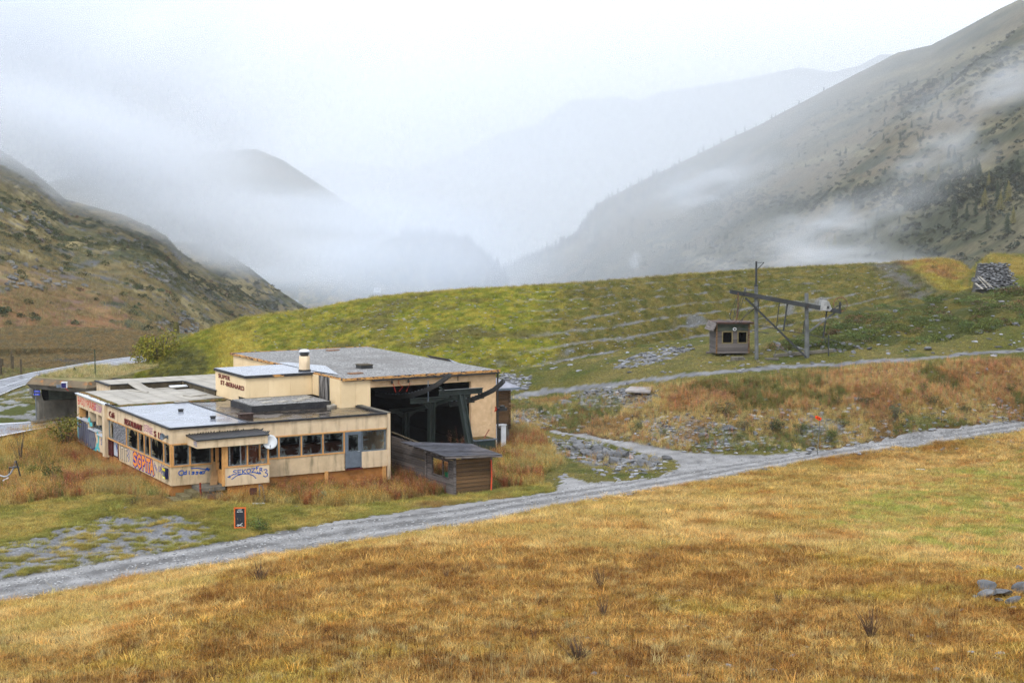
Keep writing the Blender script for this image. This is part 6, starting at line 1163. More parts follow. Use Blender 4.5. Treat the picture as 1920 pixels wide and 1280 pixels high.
# ------------------------------------------------------------------ drag lift terminal and its hut
LD = 118.0
def zp(x, y, d=LD): return W3(1320 + x / 5.8167, 480 + y / 5.8167, d)
M_GALV = mat('weathered_grey_steel', LIN(112,114,112), LIN(80,82,80), scale=1.5, rough=.6, c3=LIN(92,70,52), s3=1.2, lo3=.6, hi3=.75)
M_LIFT = mat('dark_lift_steel', LIN(62,64,64), LIN(40,42,42), scale=1.5, rough=.6, c3=LIN(92,64,44), s3=1.5, lo3=.62, hi3=.75)
b1 = zp(575, 1125); LT = empty('drag_lift_terminal', b1, 0, 'derelict drag lift terminal of two grey posts with a sloping beam and rusty wheel', 'ski lift')
def loc(*pts): return [p - b1 for p in pts]
g1 = gz(b1.x, b1.y); 
a, b, c = loc(zp(575, 1140), zp(568, 322), zp(571, 58)); a.z -= .4
MB().tube([a, b], .155, 12, .14).build('post', M_GALV, LT); MB().tube([b, c], .085, 10, .075).tube([b - Vector((0, 0, .05)), b + Vector((0, 0, .05))], .17, 12).build('mast', M_LIFT, LT)
a, b = loc(zp(1125, 1120), zp(1118, 405)); a.z -= .4; q = a + (b - a) * .62
MB().tube([a, q], .20, 12, .17).tube([q, b], .15, 12).build('post', M_GALV, LT)
a, b = loc(zp(285, 387), zp(1490, 608)); mb = MB()
for s in (-.2, .2): ibeam(mb, a + Vector((0, s, 0)), b + Vector((0, s, 0)), .10, .30)
mb.bar(a + (b - a) * .12 + Vector((0, -.28, .02)), b + Vector((0, -.28, .02)), .03, .34); mb.build('beam', M_LIFT, LT)
def tb(nm, pts, r, m=M_LIFT, dy=0): return MB().tube([p + Vector((0, dy, 0)) for p in loc(*pts)], r, 7).build(nm, m, LT)
MB().bar(*loc(zp(450, 455, LD - .3), zp(1110, 1098, LD - .3)), .14, .14).build('diagonal_brace', M_LIFT, LT); MB().bar(*loc(zp(1145, 822), zp(1440, 605)), .12, .12).build('diagonal_brace', M_GALV, LT)
MB().tube(loc(zp(545, 455), zp(545, 480)), .01).build('pin', M_LIFT, LT)
for (p, q, r_) in (((822, 512), (790, 782), .035), ((914, 492), (866, 818), .06), ((1096, 705), (1080, 842), .04), ((602, 470), (588, 600), .04), ((1340, 592), (1300, 892), .06), ((1318, 890), (1328, 945), .03)): tb('hanger_bar', [zp(*p), zp(*q)], r_)
for pts in (((578, 752), (860, 808), (1130, 852)), ((1130, 852), (1300, 890), (1465, 937)), ((370, 792), (540, 815), (710, 845))): tb('tow_cable', [zp(*p) for p in pts], .028)
mb = MB(); p = loc(zp(585, 72), zp(655, 70), zp(585, 142)); mb.tube([p[0], p[1]], .025, 6).tube([p[1], p[2]], .03, 6).tube([p[0] - Vector((.1, 0, 0)), p[2] - Vector((.1, 0, .1))], .035, 6).build('top_bracket', M_LIFT, LT)
tangled = [((368, 400), (330, 520), (283, 640), (287, 685), (310, 705)), ((372, 400), (372, 560), (352, 705)), ((425, 400), (380, 520), (345, 640), (320, 700)), ((455, 350), (420, 430), (390, 520), (365, 640)), ((300, 600), (280, 660), (300, 700)), ((372, 430), (340, 560), (330, 640), (310, 700)), ((440, 420), (400, 560), (350, 700), (345, 750)), ((590, 540), (470, 640), (380, 720)), ((560, 560), (440, 650), (400, 740))]
for k, pts in enumerate(tangled): tb('dangling_cable', [zp(*p, LD - .3) for p in pts], .022 if k != 1 else .035, M_LIFT if k != 1 else mat('rusty_rod', LIN(120,80,64), LIN(90,60,48), scale=5))
mb = MB(); c = zp(335, 797, LD - 1.4) - b1
mb.tube([c + Vector((.12 * math.cos(t), 0, .10 * math.sin(t))) for t in np.linspace(0, 6.283, 16)], .022, 6).build('cable_ring', M_WHITE, LT)
mb = MB(); mb.tube(loc(zp(455, 345), zp(440, 420)), .08, 6).tube(loc(zp(430, 350), zp(470, 350)), .03, 6).build('end_fitting', M_GALV, LT)
wc = zp(1487, 528) - b1; WHL = MB(); Rw = .555
WHL.tube([wc + Vector((Rw * math.cos(t), .12 * math.cos(t), Rw * math.sin(t))) for t in np.linspace(0, 6.283, 33)], .032, 8); whl = WHL.build('wheel', mat('rusty_wheel_rim', LIN(84,76,70), LIN(130,76,50), scale=2.5, rough=.8), LT)
for k in range(9):
    t = k * 2 * math.pi / 9; MB().tube([wc, wc + Vector((Rw * math.cos(t), .12 * math.cos(t), Rw * math.sin(t)))], .014, 5).build('spoke', M_LIFT, whl)
MB().tube([wc + Vector((0, -.15, 0)), wc + Vector((0, .15, 0))], .07, 10).build('hub', M_LIFT, whl)
MB().tube(loc(zp(1485, 500), zp(1478, 600)), .08, 6).tube(loc(zp(1395, 590), zp(1475, 535)), .035, 6).build('wheel_fork', M_LIFT, LT)
MB().prism(loc(zp(1282, 482, LD - .45), zp(1362, 494, LD - .45), zp(1396, 575, LD - .45), zp(1372, 600, LD - .45), zp(1270, 592, LD - .45)), (0, .8, 0)).build('motor_housing', mat('white_motor_cover', LIN(160,160,158), LIN(110,110,106), scale=2.5, rough=.6, lo=.45, hi=.7), LT)
p = zp(1352, 560, LD - .46) - b1; MB().box(p.x - .08, p.x + .1, p.y - .02, p.y, p.z - .1, p.z + .1).build('opening', M_DARKST, LT)
def lying(name, p0, p1, w, h, m, label, cat, d=LD, grp=None):
    q0, q1 = zp(*p0, d), zp(*p1, d); q0 = Vector((q0.x, q0.y, gz(q0.x, q0.y) + .12)); q1 = Vector((q1.x, q1.y, gz(q1.x, q1.y) + .12)); t = MB().bar(q0, q1, w, h).build(name, m); return tag(t, label, cat, grp)
lying('ground_beam', (760, 1072), (1405, 1096), .35, .22, M_CONC, 'long pale concrete beam on the turf behind the lift posts', 'beam', LD + .8); lying('ground_beam', (665, 1106), (815, 1104), .3, .15, M_CONC, 'short pale concrete beam on the turf between the lift posts', 'beam', LD - .5)
p = hit1(1320 + 1358 / 5.8167, 480 + 1088 / 5.8167, d0=95); t = MB().tube([p - Vector((0, 0, .3)), p + Vector((-.02, 0, 1.62))], .045, 7).build('iron_post', M_LIFT); tag(t, 'thin dark iron post standing right of the lift', 'post')
q = [zp(795, 988), zp(770, 1082), zp(980, 1086)]; t = MB().tube([q[1], q[0], q[2]], .035, 6).build('bent_pipe', M_GALV); tag(t, 'bent pipe frame leaning on the turf left of the diagonal brace', 'pipe')
HD = 120.0
def hp_(x, y): return zp(x, y, HD)
hb = hp_(135, 1062); hgz = hb.z; HT = empty('lift_hut', Vector((hb.x, hb.y, hb.z)), .12, 'small grey boarded lift hut with two windows and a brown flat roof', 'hut'); hw = (hp_(497, 1050) - hb).x; hh = hp_(135, 735).z - hb.z
hgm = MB().box(-.5, .5, -.5, .5, -.5, .5).build('tmp', M_GWOOD).data; bpy.data.objects.remove([o for o in SC.objects if o.name == 'tmp'][0])
sx = lambda x: (hp_(x, 900) - hb).x; sz_ = lambda y: hp_(135, y).z - hb.z
nb = 15; bh = hh / nb
w1 = (sx(195), sx(318)); w2 = (sx(368), sx(482)); wz = (sz_(955), sz_(820))
for k in range(nb):
    z = (k + .5) * bh; segs = [(0, hw)]
    if wz[0] < z < wz[1]: segs = [(0, w1[0]), (w1[1], w2[0]), (w2[1], hw)]
    for (x0, x1) in segs:
        o = bpy.data.objects.new('wall_board', hgm); link(o, HT); o.location = ((x0 + x1) / 2, R.uniform(-.01, .01), z); o.scale = (x1 - x0, .04, bh - .015)
    o = bpy.data.objects.new('side_board', hgm); link(o, HT); o.location = (-.02, 1.05, z); o.scale = (.04, 2.05, bh - .015)
MB().box(.05, hw - .03, .1, 2.1, 0, .08).box(hw - .06, hw, .03, 2.1, 0, hh).box(0, hw, 2.05, 2.1, 0, hh).build('inner_shell', M_INSIDE, HT)
M_YW = mat('faded_yellow_frame', LIN(140,126,88), LIN(108,96,66), scale=5, rough=.8)
for (x0, x1) in (w1, w2): MB().box(x0, x0 + .09, -.05, .03, wz[0], wz[1]).box(x1 - .09, x1, -.05, .03, wz[0], wz[1]).box(x0 + .09, x1 - .09, -.05, .03, wz[0], wz[0] + .08).box(x0 + .09, x1 - .09, -.05, .03, wz[1] - .08, wz[1]).build('window', M_YW, HT)
MB().box(-.05, .06, -.06, .03, 0, hh).box(hw - .06, hw + .05, -.06, .03, 0, hh).build('corner_board', M_BWOOD, HT); MB().box(.02, hw, -.045, -.022, wz[1] + .02, hh - .05).build('green_board', mat('faded_green_boards', LIN(58,70,58), LIN(80,80,66), scale=3), HT)
MB().prism([(-.12, -.35, hh + .0), (hw + .3, -.35, hh - .04), (hw + .3, -.35, hh + .10), (-.12, -.35, hh + .13)], (0, 2.7, -.02)).build('roof', mat('brown_roof_edge', LIN(92,66,54), LIN(62,50,46), scale=3), HT)
MB().prism([(-.12, -.35, hh + .1), (-.42, -.35, hh - .55), (-.36, -.35, hh - .6), (-.04, -.35, hh + .05)], (0, 2.6, 0)).build('side_roof_flap', M_GWOOD, HT)
MB().tube([hp_(150, 688) - hb, hp_(300, 720) - hb, hp_(470, 768) - hb], .035, 6).tube([hp_(150, 690) - hb, hp_(90, 800) - hb], .02, 6).build('roof_rod', M_GALV, HT)
p = hit1(1320 + 365 / 5.8167, 480 + 1135 / 5.8167, d0=90); t = MB().box(-.47, .47, -.3, .3, -.1, .26).build('concrete_block', M_CONC); t.location = p; t.rotation_euler = (0, 0, .1); tag(t, 'low concrete block on the turf in front of the lift hut', 'block')
p = hit1(1320 + 65 / 5.8167, 480 + 1058 / 5.8167, d0=90); t = MB().box(-.3, .3, -.2, .2, -.1, .12).build('timber_offcut', M_GWOOD); t.location = p; tag(t, 'flat timber offcut left of the lift hut', 'timber')

# ------------------------------------------------------------------ signs and small things on the ground
p = hit1(450, 992, d0=60); BD = empty('menu_board', p, .16, 'small orange framed blackboard with white lettering standing on the grass by the road', 'menu board')
M_OW = mat('orange_stained_wood', LIN(226,116,48), LIN(196,92,36), scale=5, rough=.55); M_BB = mat('blackboard_slate', (.012,.015,.022), (.02,.023,.03), scale=4, rough=.5); ft_ = math.radians(9)
def tilted(o, back=False): o.rotation_euler = (-ft_ if not back else ft_, 0, 0); return o
h_ = 1.13; w_ = .60; mb = MB().box(-w_ / 2, -w_ / 2 + .06, -.02, .02, -.02, h_).box(w_ / 2 - .06, w_ / 2, -.02, .02, -.02, h_).box(-w_ / 2 + .06, w_ / 2 - .06, -.02, .02, h_ - .07, h_).box(-w_ / 2 + .06, w_ / 2 - .06, -.02, .02, .07, .13); fr = tilted(mb.build('frame', M_OW, BD))
bb = MB().box(-w_ / 2 + .061, w_ / 2 - .061, -.008, .008, .131, h_ - .071).build('panel', M_BB, fr)
f = Face((0, -.009, 0), (1, 0, 0), (0, -1, 0))
text('lettering', 'Le goût', f, -.10, .97, .065, .20, P_WHT, bb, d=.001, thick=.004, bold=.02); text('lettering', 'des cimes', f, -.14, .88, .06, .28, P_WHT, bb, d=.001, thick=.004, bold=.02)
strokes(f, [[(-.15, .22), (-.10, .26), (-.06, .22), (-.10, .17), (-.13, .2)], [(-.05, .2), (.0, .24), (.04, .19)], [(.02, .24), (.12, .33)], [(.05, .2), (.14, .17)]], .022, .002).build('chalk_logo', P_WHT, bb)
strokes(f, [[(-.13, .58), (-.10, .50)], [(.03, .50), (.04, .47)]], .012, .002).build('chalk_mark', mat('tan_chalk', LIN(170,140,100)), bb)
mb = MB().box(-w_ / 2 + .02, -w_ / 2 + .07, .28, .32, -.05, h_ - .02).box(w_ / 2 - .03, w_ / 2 + .02, .28, .32, -.05, h_ - .02); o = mb.build('rear_leg', M_OW, BD); o.rotation_euler = (ft_ * 1.0, 0, 0)
p = hit1(1532, 851, d0=70); SP = empty('marker_sign', p, .0, 'small orange arrow sign on a thin leaning grey post beside the road', 'sign')
tp = W3(1537.5, 787, p.y) - p; MB().tube([Vector((0, 0, -.3)), tp], .032, 8).build('post', M_GALV, SP)
pl_ = empty('sign_plate', tp + Vector((-.10, -.04, .10))); pl_.parent = SP; pl_.rotation_euler = (0, math.radians(27), math.radians(18)); M_OS = mat('orange_sign_paint', LIN(255,84,20), LIN(240,70,16), scale=3, rough=.4)
sg = MB().prism([(-.22, 0, -.08), (.20, 0, -.11), (.20, 0, .11), (-.22, 0, .10), (-.28, 0, .01)], (0, .015, 0)).build('plate', M_OS, pl_); text('lettering', '018', Face((0, 0, 0), (1, 0, 0), (0, -1, 0)), -.15, -.055, .11, .26, P_BLACK, pl_, d=.002, thick=.003, bold=.03)
# wrecked chair under the porch
p = hit1(487, 943, d0=60); CH2 = empty('broken_chair', p, .4, 'broken metal tube chair lying in the grass below the orange plinth', 'chair')
mb = MB(); mb.tube([(-.3, 0, .05), (.05, .1, .35), (.3, .0, .1), (.0, -.2, .05), (-.3, 0, .05)], .022, 6).tube([(.05, .1, .35), (.02, .2, 1.0)], .022, 6).tube([(.3, 0, .1), (.22, .2, .9)], .02, 6).tube([(.02, .2, 1.0), (.22, .2, .9)], .02, 6).build('frame', M_GALV, CH2)
MB().box(-.42, .22, -.25, .15, .0, .05).build('seat', M_WHITE, CH2); o = MB().box(-.5, -.1, .2, .23, .45, .85).build('backrest', mat('dark_brown_vinyl', LIN(92,56,40), LIN(70,44,34), scale=4), CH2)
for (x, y, w, l, lb) in ((716, 906, .28, .2, 'white torn plastic scrap by the foot of the board fence'), (735, 912, .5, .22, 'pale crumpled sheet in the grass by the foot of the board fence'), (1197, 949, .3, .25, 'dark flat stone on the meadow beside the road edge'), (556, 950, .18, .2, 'dark scrap lying in the grass right of the broken chair'), (1727, 881, .4, .15, 'white slab of stone lying on the yellow meadow'), (236, 953, .3, .2, 'pale flat stone in the turf left of the steps')):
    p = hit1(x, y, d0=50); v_, f_ = ROCKS[R.randrange(6)]; t = meshobj('litter_scrap' if 'scrap' in lb or 'sheet' in lb else 'flat_stone', v_, f_, M_WHITE if lb.startswith(('white', 'pale c')) else M_CONC); t.location = p + Vector((0, 0, .05)); t.scale = (w * 1.3, l, .12); t.rotation_euler = (0, 0, R.uniform(0, 3)); tag(t, lb, 'stone' if 'stone' in lb else 'litter')
# bent pipe rack at the left edge of the meadow
def lp_(x, y, d): return W3(x, y, d)
DM = 90.0; rk = empty('bent_pipe_rack', lp_(20, 900, DM), 0, 'bent dark pipe rack with a curved silver tube in the reddish weeds', 'rack'); o_ = rk.location
def rp_(*pts): return [lp_(x, y, DM) - o_ for x, y in pts]
MB().tube(rp_((-10, 884), (0, 891), (8, 893.5), (14, 892), (20, 887), (25, 878), (29, 864)), .05, 8).build('curved_tube', mat('bare_aluminium', (.45,.46,.48), (.3,.31,.33), scale=4, rough=.3, metal=.6), rk)
MB().tube(rp_((30, 863), (34, 877), (38, 892)), .045, 7).tube(rp_((17, 887), (18, 876.5), (32, 875)), .06, 7).tube(rp_((33, 875), (37, 875)), .03, 6).build('dark_frame', M_DARKST, rk); MB().tube(rp_((5, 901), (16, 895)), .04, 7).build('loose_tube', M_WHITE, rk); MB().tube(rp_((-1, 908), (4.5, 928)), .055, 7).build('leg', M_GALV, rk)
for i, (x, y, h) in enumerate([(2, 699, 1.7), (22, 692, 2.2), (24.5, 693, 1.6), (39.5, 697, 1.5), (5, 688, 1.0)]):
    X_, Y_, Z_ = atz(x, y, .3); t = MB().tube([(X_, Y_, -.3), (X_, Y_, Z_ + h * .8)], .09, 6).build('wooden_post', M_DARKPAN); tag(t, ['dark post at the left edge of the bank above the highway', 'tallest dark post on the bank above the highway', 'thin post close behind the tallest one above the highway', 'rightmost dark post on the bank above the highway', 'short far post on the bank above the highway'][i], 'post', 'posts on the bank above the highway')
# pale slab on the heap
p = hit1(1197, 742, d0=90); t = MB().prism([(-1.0, -.5, .05), (.8, -.9, .0), (1.15, .7, .18), (-.5, .9, .2)], (0, 0, .12)).build('concrete_slab', mat('pale_weathered_slab', LIN(160,154,150), LIN(130,124,120), scale=1.5, rough=.8)); t.location = p + Vector((0, .3, .25)); tag(t, 'large pale concrete slab lying on the rubble heap below the track', 'slab')

# ------------------------------------------------------------------ dry stone wall and planks at the right end of the embankment
M_SLATER = mat('grey_slate_stone', objvar=.35, c1=(.09,.092,.095), c2=(.19,.19,.192), scale=1.3, rough=.6, bump=.6, bscale=8, c3=(.30,.29,.20), s3=2.2, lo3=.62, hi3=.75)
swp = W3(1862, 541, 146); DW = empty('dry_stone_wall', swp, .05, 'stepped dry stone retaining wall of grey slabs at the right end of the embankment', 'wall')
rmesh = []
for v_, f_ in ROCKS: me = bpy.data.meshes.new('stone'); me.from_pydata(v_, [], f_); me.materials.append(M_SLATER); rmesh.append(me)
pxm = 146 / F_PX; L0 = lambda z: -1.75 + max(0, z - .2) * .12; 
for row in range(15):
    z = row * .165; xl = (1830 - 1862) * pxm + max(0, z - 1.1) * .62 + R.uniform(-.15, .15) - (.35 if .5 < z < 1.1 else 0); xr = (1908 - 1862) * pxm - z * .30 + R.uniform(-.1, .1); x = xl
    while x < xr:
        w = R.uniform(.18, .62); o = bpy.data.objects.new('stone', R.choice(rmesh)); link(o, DW); o.location = (x + w / 2, z * .55 + R.uniform(-.07, .07), z + R.uniform(-.05, .05)); o.scale = (w * 1.05, .5, R.uniform(.15, .32)); o.rotation_euler = (R.uniform(-.3, .3), R.uniform(-.2, .2), R.uniform(-.5, .5)); x += w * .86
mb = MB(); mb.prism([(-1.75, .12, -.6), (2.35, .12, -.6), (1.7, 1.42, 2.3), (-.75, 1.42, 2.3)], (0, .9, 0)); mb.build('fill', mat('wall_core_earth', (.07,.068,.06), (.12,.115,.09), scale=3, rough=.95, bump=.6), DW)
mnd = W3(1905, 505, 151)
gx_, gy_ = np.meshgrid(np.linspace(-3.9, 14, 60), np.linspace(-6, 9, 40), indexing='ij'); mz = (3.5 + .35 * fbm(gx_ * .4, gy_ * .4, 3, 61)) * np.clip((gx_ + 3.9) / 1.6, 0, 1) ** .6 * np.clip(1 - (gy_ / 9) ** 2, 0, 1) * np.where(gy_ < 0, np.clip(1 + gy_ / 3.2, 0, 1), 1)
mc = mixa((.27,.20,.055), (.15,.16,.04), (fbm(gx_, gy_, 3, 62)[..., None] - .4) * 4); bz = swp.z - .7
tag(meshobj('grassy_mound', np.stack([gx_ + mnd.x, gy_ + mnd.y, mz + bz], -1).reshape(-1, 3), gridq(60, 40), M_GROUND, smooth=True, attrs={'Col': ('FLOAT_COLOR', np.concatenate([mc, np.ones(mc.shape[:2] + (1,))], -1).reshape(-1, 4))}), kind='structure')
k = (mz.ravel() > .3) & (gx_.ravel() < 10); pts_ = np.c_[gx_.ravel()[k] + mnd.x, gy_.ravel()[k] + mnd.y, (mz + bz).ravel()[k]]; n = len(pts_); scatter('mound_grass', pts_, rng.uniform(0, 6.28, n), rng.uniform(.8, 1.5, n), colvar(mc.reshape(-1, 3)[k] * 1.4, .3), pick(n, 0, 4), WILD, M_VEG)
for i, (a_, b_, w) in enumerate([((1835, 517), (1856, 537), .10), ((1838, 518.5), (1861, 538.5), .07), ((1833, 519.5), (1851, 540), .10), ((1829, 531), (1843, 542), .42)]):
    q0, q1 = W3(*a_, 144.4), W3(*b_, 144.0); t = MB().bar(q0, q1, w, .06).build('leaning_plank', mat('bleached_plank', LIN(196,190,178), LIN(150,144,132), scale=3, rough=.7) if i == 0 else bpy.data.materials['bleached_plank']); tag(t, ['bleached plank leaning on the stone wall, upper of the middle pair', 'bleached plank leaning on the stone wall, rightmost and thinnest', 'bleached plank leaning on the stone wall, left of the thin pair', 'broad pale panel leaning at the foot of the stone wall'][i], 'plank')

# ------------------------------------------------------------------ boulders that can be told apart
def boulder(px_, py_, w, seed, label, group=None, m=M_SLATER, hgt=.55, d0=60):
    p = hit1(px_, py_, d0=d0); o = bpy.data.objects.new('boulder', R.choice(rmesh)); link(o); k = p.y / F_PX; s = w * k; o.location = p + Vector((0, 0, s * .12)); o.scale = (s / 1.2, s * R.uniform(.6, .9), s * hgt); o.rotation_euler = (R.uniform(-.35, .35), R.uniform(-.35, .35), R.uniform(0, 3.1)); o['label'] = label; o['category'] = 'boulder'
    if group: o['group'] = group
    return o
for q in range(62):
    t_ = R.random(); cx_ = 1058 + 165 * t_ + R.uniform(-14, 14); cy_ = 832 + 38 * t_ + R.uniform(-9, 12); boulder(cx_, cy_, R.uniform(12, 34), q, 'grey slate boulder in the heap inside the fork of the gravel road', 'boulders heaped in the road fork')
for q in range(34): boulder(R.uniform(1085, 1235), R.uniform(733, 766), R.uniform(8, 20), q, 'grey stone in the rubble heap beside the pale slab', 'stones heaped beside the pale slab')
for q in range(22): boulder(R.uniform(1195, 1420), R.uniform(782, 836), R.uniform(7, 20), q, 'grey stone in the scree above the gravel road', 'stones in the scree above the road')
for q in range(30): boulder(R.uniform(1455, 1640), R.uniform(648, 662) - (q % 3) * 3, R.uniform(6, 17), q, 'pale stone in the row along the foot of the juniper slope', 'stones along the juniper slope')
for q in range(16): x = R.uniform(1700, 1915); boulder(x, 650 - (x - 1700) * .21 + R.uniform(-3, 3), R.uniform(7, 16), q, 'pale stone in the row under the upper juniper slope', 'stones under the upper juniper slope')
for q in range(18): x = 1240 + q * 3.4; boulder(x + R.uniform(-12, 12), 655 + R.uniform(-6, 8), R.uniform(7, 16), q, 'dark stone in the small heap behind the far track', 'stones heaped behind the far track')
for (x, y, w, h, lb) in [(1318, 818, 26, .5, 'big pale flat boulder at the foot of the scree above the road'), (1062, 757, 22, .7, 'dark rounded boulder standing left of the rubble heap'), (1366, 806, 34, .5, 'long slanting slab at the right end of the scree'), (1266, 823, 18, .6, 'rusty brown angular boulder below the scree by the road'), (1250, 861, 24, .5, 'pale boulder alone on the grass tip of the road fork'), (1505, 642, 14, .8, 'white boulder behind the right lift post'), (1565, 650, 13, .8, 'lone white boulder right of the lift wheel'), (1680, 584, 13, .6, 'grey boulder high on the juniper slope'), (1755, 597, 22, .4, 'pale outcrop in the middle of the juniper slope'), (1740, 655, 22, .3, 'flat pale slab on the turf above the far track'), (1700, 658, 14, .35, 'small white flat slab left of the flat pale slab'), (1500, 788, 12, .6, 'white stone on the bank left of the orange sign'), (1524, 783, 16, .6, 'bright pale boulder behind the orange sign'), (1519, 843, 18, .5, 'pale stone at the foot of the orange sign post'), (1515, 851, 14, .5, 'white topped stone beside the road below the orange sign'), (1178, 720, 10, .8, 'small white stone behind the pale slab')]:
    boulder(x, y, w, 1, lb, hgt=h)
for (x, y, w, h, lb) in [(1848, 1107, 46, .35, 'long grey slate on edge at the upper left of the foreground outcrop'), (1850, 1121, 40, .5, 'blocky grey stone at the left end of the foreground outcrop'), (1878, 1122, 60, .4, 'broad pale slab in the middle of the foreground outcrop'), (1912, 1112, 44, .6, 'tall grey stone at the right edge of the foreground outcrop'), (1900, 1134, 36, .4, 'ribbed white stone lowest in the foreground outcrop'), (1873, 1132, 24, .4, 'small grey stone below the slab of the foreground outcrop'), (1828, 1124, 14, .5, 'smallest grey stone left of the foreground outcrop'), (1910, 1070, 18, .5, 'lone pale stone above the foreground outcrop')]:
    o = boulder(x, y, w * 1.0, 1, lb, hgt=h * 1.0, d0=25); o.location.z += .08

# ------------------------------------------------------------------ shrubs and trees with their own places
def inst(name, src, p, s, col, parent=None, m=M_LEAF, rz=None, key=[0]):
    v, f, tn = src; me = bpy.data.meshes.new(name); me.from_pydata(v, [], f); key[0] += 1
    t = np.ones((len(v), 4), np.float32); t[:, :3] = np.asarray(tn, np.float32).reshape(len(v), -1) * np.array(col, np.float32); a = me.attributes.new('Col', 'FLOAT_COLOR', 'POINT'); a.data.foreach_set('color', t.ravel()); me.materials.append(M_OWNLEAF)
    o = link(bpy.data.objects.new(name, me), parent); o.location = p; o.scale = (s, s, s) if not isinstance(s, tuple) else s; return o
M_OWNLEAF = mat('shrub_leaves', (.75,.75,.75), (1.25,1.25,1.25), scale=3, attr='Col', rough=.7, spec=.15, trans=.2)
def bushsrc(n, leaf, seed, rx=.5, rz=.55):
    r = random.Random(seed); v, f, tn = [], [], []; cs = [(r.uniform(-.28, .28), r.uniform(-.28, .28), r.uniform(.28, .75), r.uniform(.16, .30)) for _ in range(9)]
    for _ in range(n):
        c = r.choice(cs); d = Vector((r.gauss(0, 1), r.gauss(0, 1), r.gauss(0, 1))).normalized() * c[3] * r.uniform(.5, 1.1); p = Vector((c[0], c[1], c[2])) + d
        if p.z < .04: p.z = abs(p.z) + .04
        d1 = Vector((r.gauss(0, 1), r.gauss(0, 1), r.gauss(0, 1))).normalized(); d2 = d1.cross(Vector((r.gauss(0, 1), r.gauss(0, 1), r.gauss(0, 1)))).normalized(); L_ = leaf * r.uniform(.6, 1.3); k = len(v); t0 = r.uniform(.5, 1.5); h = r.uniform(-.15, .25)
        v += [tuple(p - d1 * L_), tuple(p + d2 * L_ * .4), tuple(p + d1 * L_), tuple(p - d2 * L_ * .4)]; tn += [(t0 * (1 + h), t0, t0 * .9)] * 4; f.append((k, k + 1, k + 2, k + 3))
    return v, f, tn
def stems(n, seed, spread=.3, h=.85, w=.012):
    r = random.Random(seed); mb = MB()
    for _ in range(n): a = r.uniform(0, 6.283); q = spread * r.uniform(.3, 1); hh_ = h * r.uniform(.6, 1); mb.tube([(0.03 * math.cos(a), .03 * math.sin(a), -.05), (q * .5 * math.cos(a), q * .5 * math.sin(a), hh_ * .5), (q * math.cos(a + .2), q * math.sin(a + .2), hh_)], w, 4, w * .3)
    return mb
BS = [bushsrc(420, .045, 800 + i) for i in range(4)]
def shrub(px_, py_, wpx, hpx, col, label, d0=70, name='leafy_shrub', cat='shrub', grp=None, p=None, k=0, nst=7):
    p = p or hit1(px_, py_, d0=d0); k_ = p.y / F_PX; t = empty(name, p, R.uniform(0, 6), label, cat, grp); v, f, tn = BS[k % 4]; s = (wpx * k_, wpx * k_, hpx * k_ * 1.05); inst('foliage', BS[k % 4], (0, 0, 0), s, col, t); o = stems(nst, k).build('stems', M_BARK, t); o.scale = s; return t
G1, G2, GY, GR, GD = (.085,.11,.035), (.11,.13,.05), (.24,.22,.04), (.13,.13,.075), (.06,.075,.03)
for i, (x, y, w, h, c, lb) in enumerate([(1198, 806, 22, 22, G2, 'yellow green bush at the left end of the scree above the road'), (1245, 820, 24, 20, G1, 'green bush in the middle of the scree above the road'), (1360, 778, 58, 30, (.16,.14,.06), 'wide olive bush above the scree'), (1394, 808, 34, 26, GR, 'grey green bush at the right end of the scree'), (1384, 826, 26, 20, G1, 'low dark green bush by the road below the scree'), (1410, 816, 16, 20, GY, 'small yellow bush beside the scree'), (1452, 812, 56, 32, GD, 'broad dark green bush, larger of two left of the orange sign'), (1500, 812, 34, 24, G1, 'round green bush just left of the orange sign'), (1482, 829, 24, 12, G2, 'low yellow green bush near the road left of the orange sign'), (1558, 830, 34, 28, G1, 'green bush right behind the orange sign post'), (1571, 762, 26, 20, GD, 'dark green bush among the pink weeds above the orange sign'), (1624, 760, 36, 20, GD, 'dark green bush right of the sign among the pink weeds'), (1750, 760, 42, 24, GD, 'largest dark green bush in the middle of the right bank'), (1702, 742, 22, 18, GY, 'yellow green tuft of leaves above the middle of the bank'), (1730, 738, 26, 22, G2, 'pale green bush next to the yellow tuft on the bank'), (1812, 775, 26, 18, GD, 'round dark green bush right of the largest bush'), (1890, 736, 26, 22, G1, 'green bush high on the bank near the right edge'), (1679, 788, 40, 34, GR, 'grey olive bush above the road in the middle of the bank'), (1584, 800, 32, 18, G1, 'green bush right of the sign carrying a yellow sprig'), (1583, 788, 12, 22, GY, 'bright yellow sprig right of the orange sign'), (1692, 800, 22, 34, (.40,.31,.12), 'straw coloured clump above the road'), (1012, 775, 18, 18, G1, 'dark green bush at the left end of the stony bank'), (1800, 515, 18, 24, G2, 'green bush on the right end of the embankment'), (1478, 612, 26, 20, G1, 'green bush behind the lift beam'), (1095, 772, 20, 14, G2, 'low green bush under the rubble heap')]):
    shrub(x, y, w, h, c, lb, k=i) if i != 22 else shrub(x, y, w, h, c, lb, p=Vector(atd(1750, 516, 166)), k=i)
shrub(125, 838, 84, 66, (.15,.15,.03), 'large yellow green willow bush against the left end of the restaurant', k=1, nst=12); shrub(178, 832, 50, 46, (.17,.14,.04), 'smaller golden bush touching the graffiti wall of the left wing', k=2)
shrub(97, 905, 46, 44, (.10,.115,.03), 'dark green bush with brown seed heads in the left meadow', k=3); shrub(490, 995, 58, 32, (.10,.14,.035), 'dense green bush beside the menu board', k=0, d0=55); shrub(604, 942, 22, 24, (.22,.25,.15), 'pale grey green plant in the grass below the front wall', k=2, d0=60)
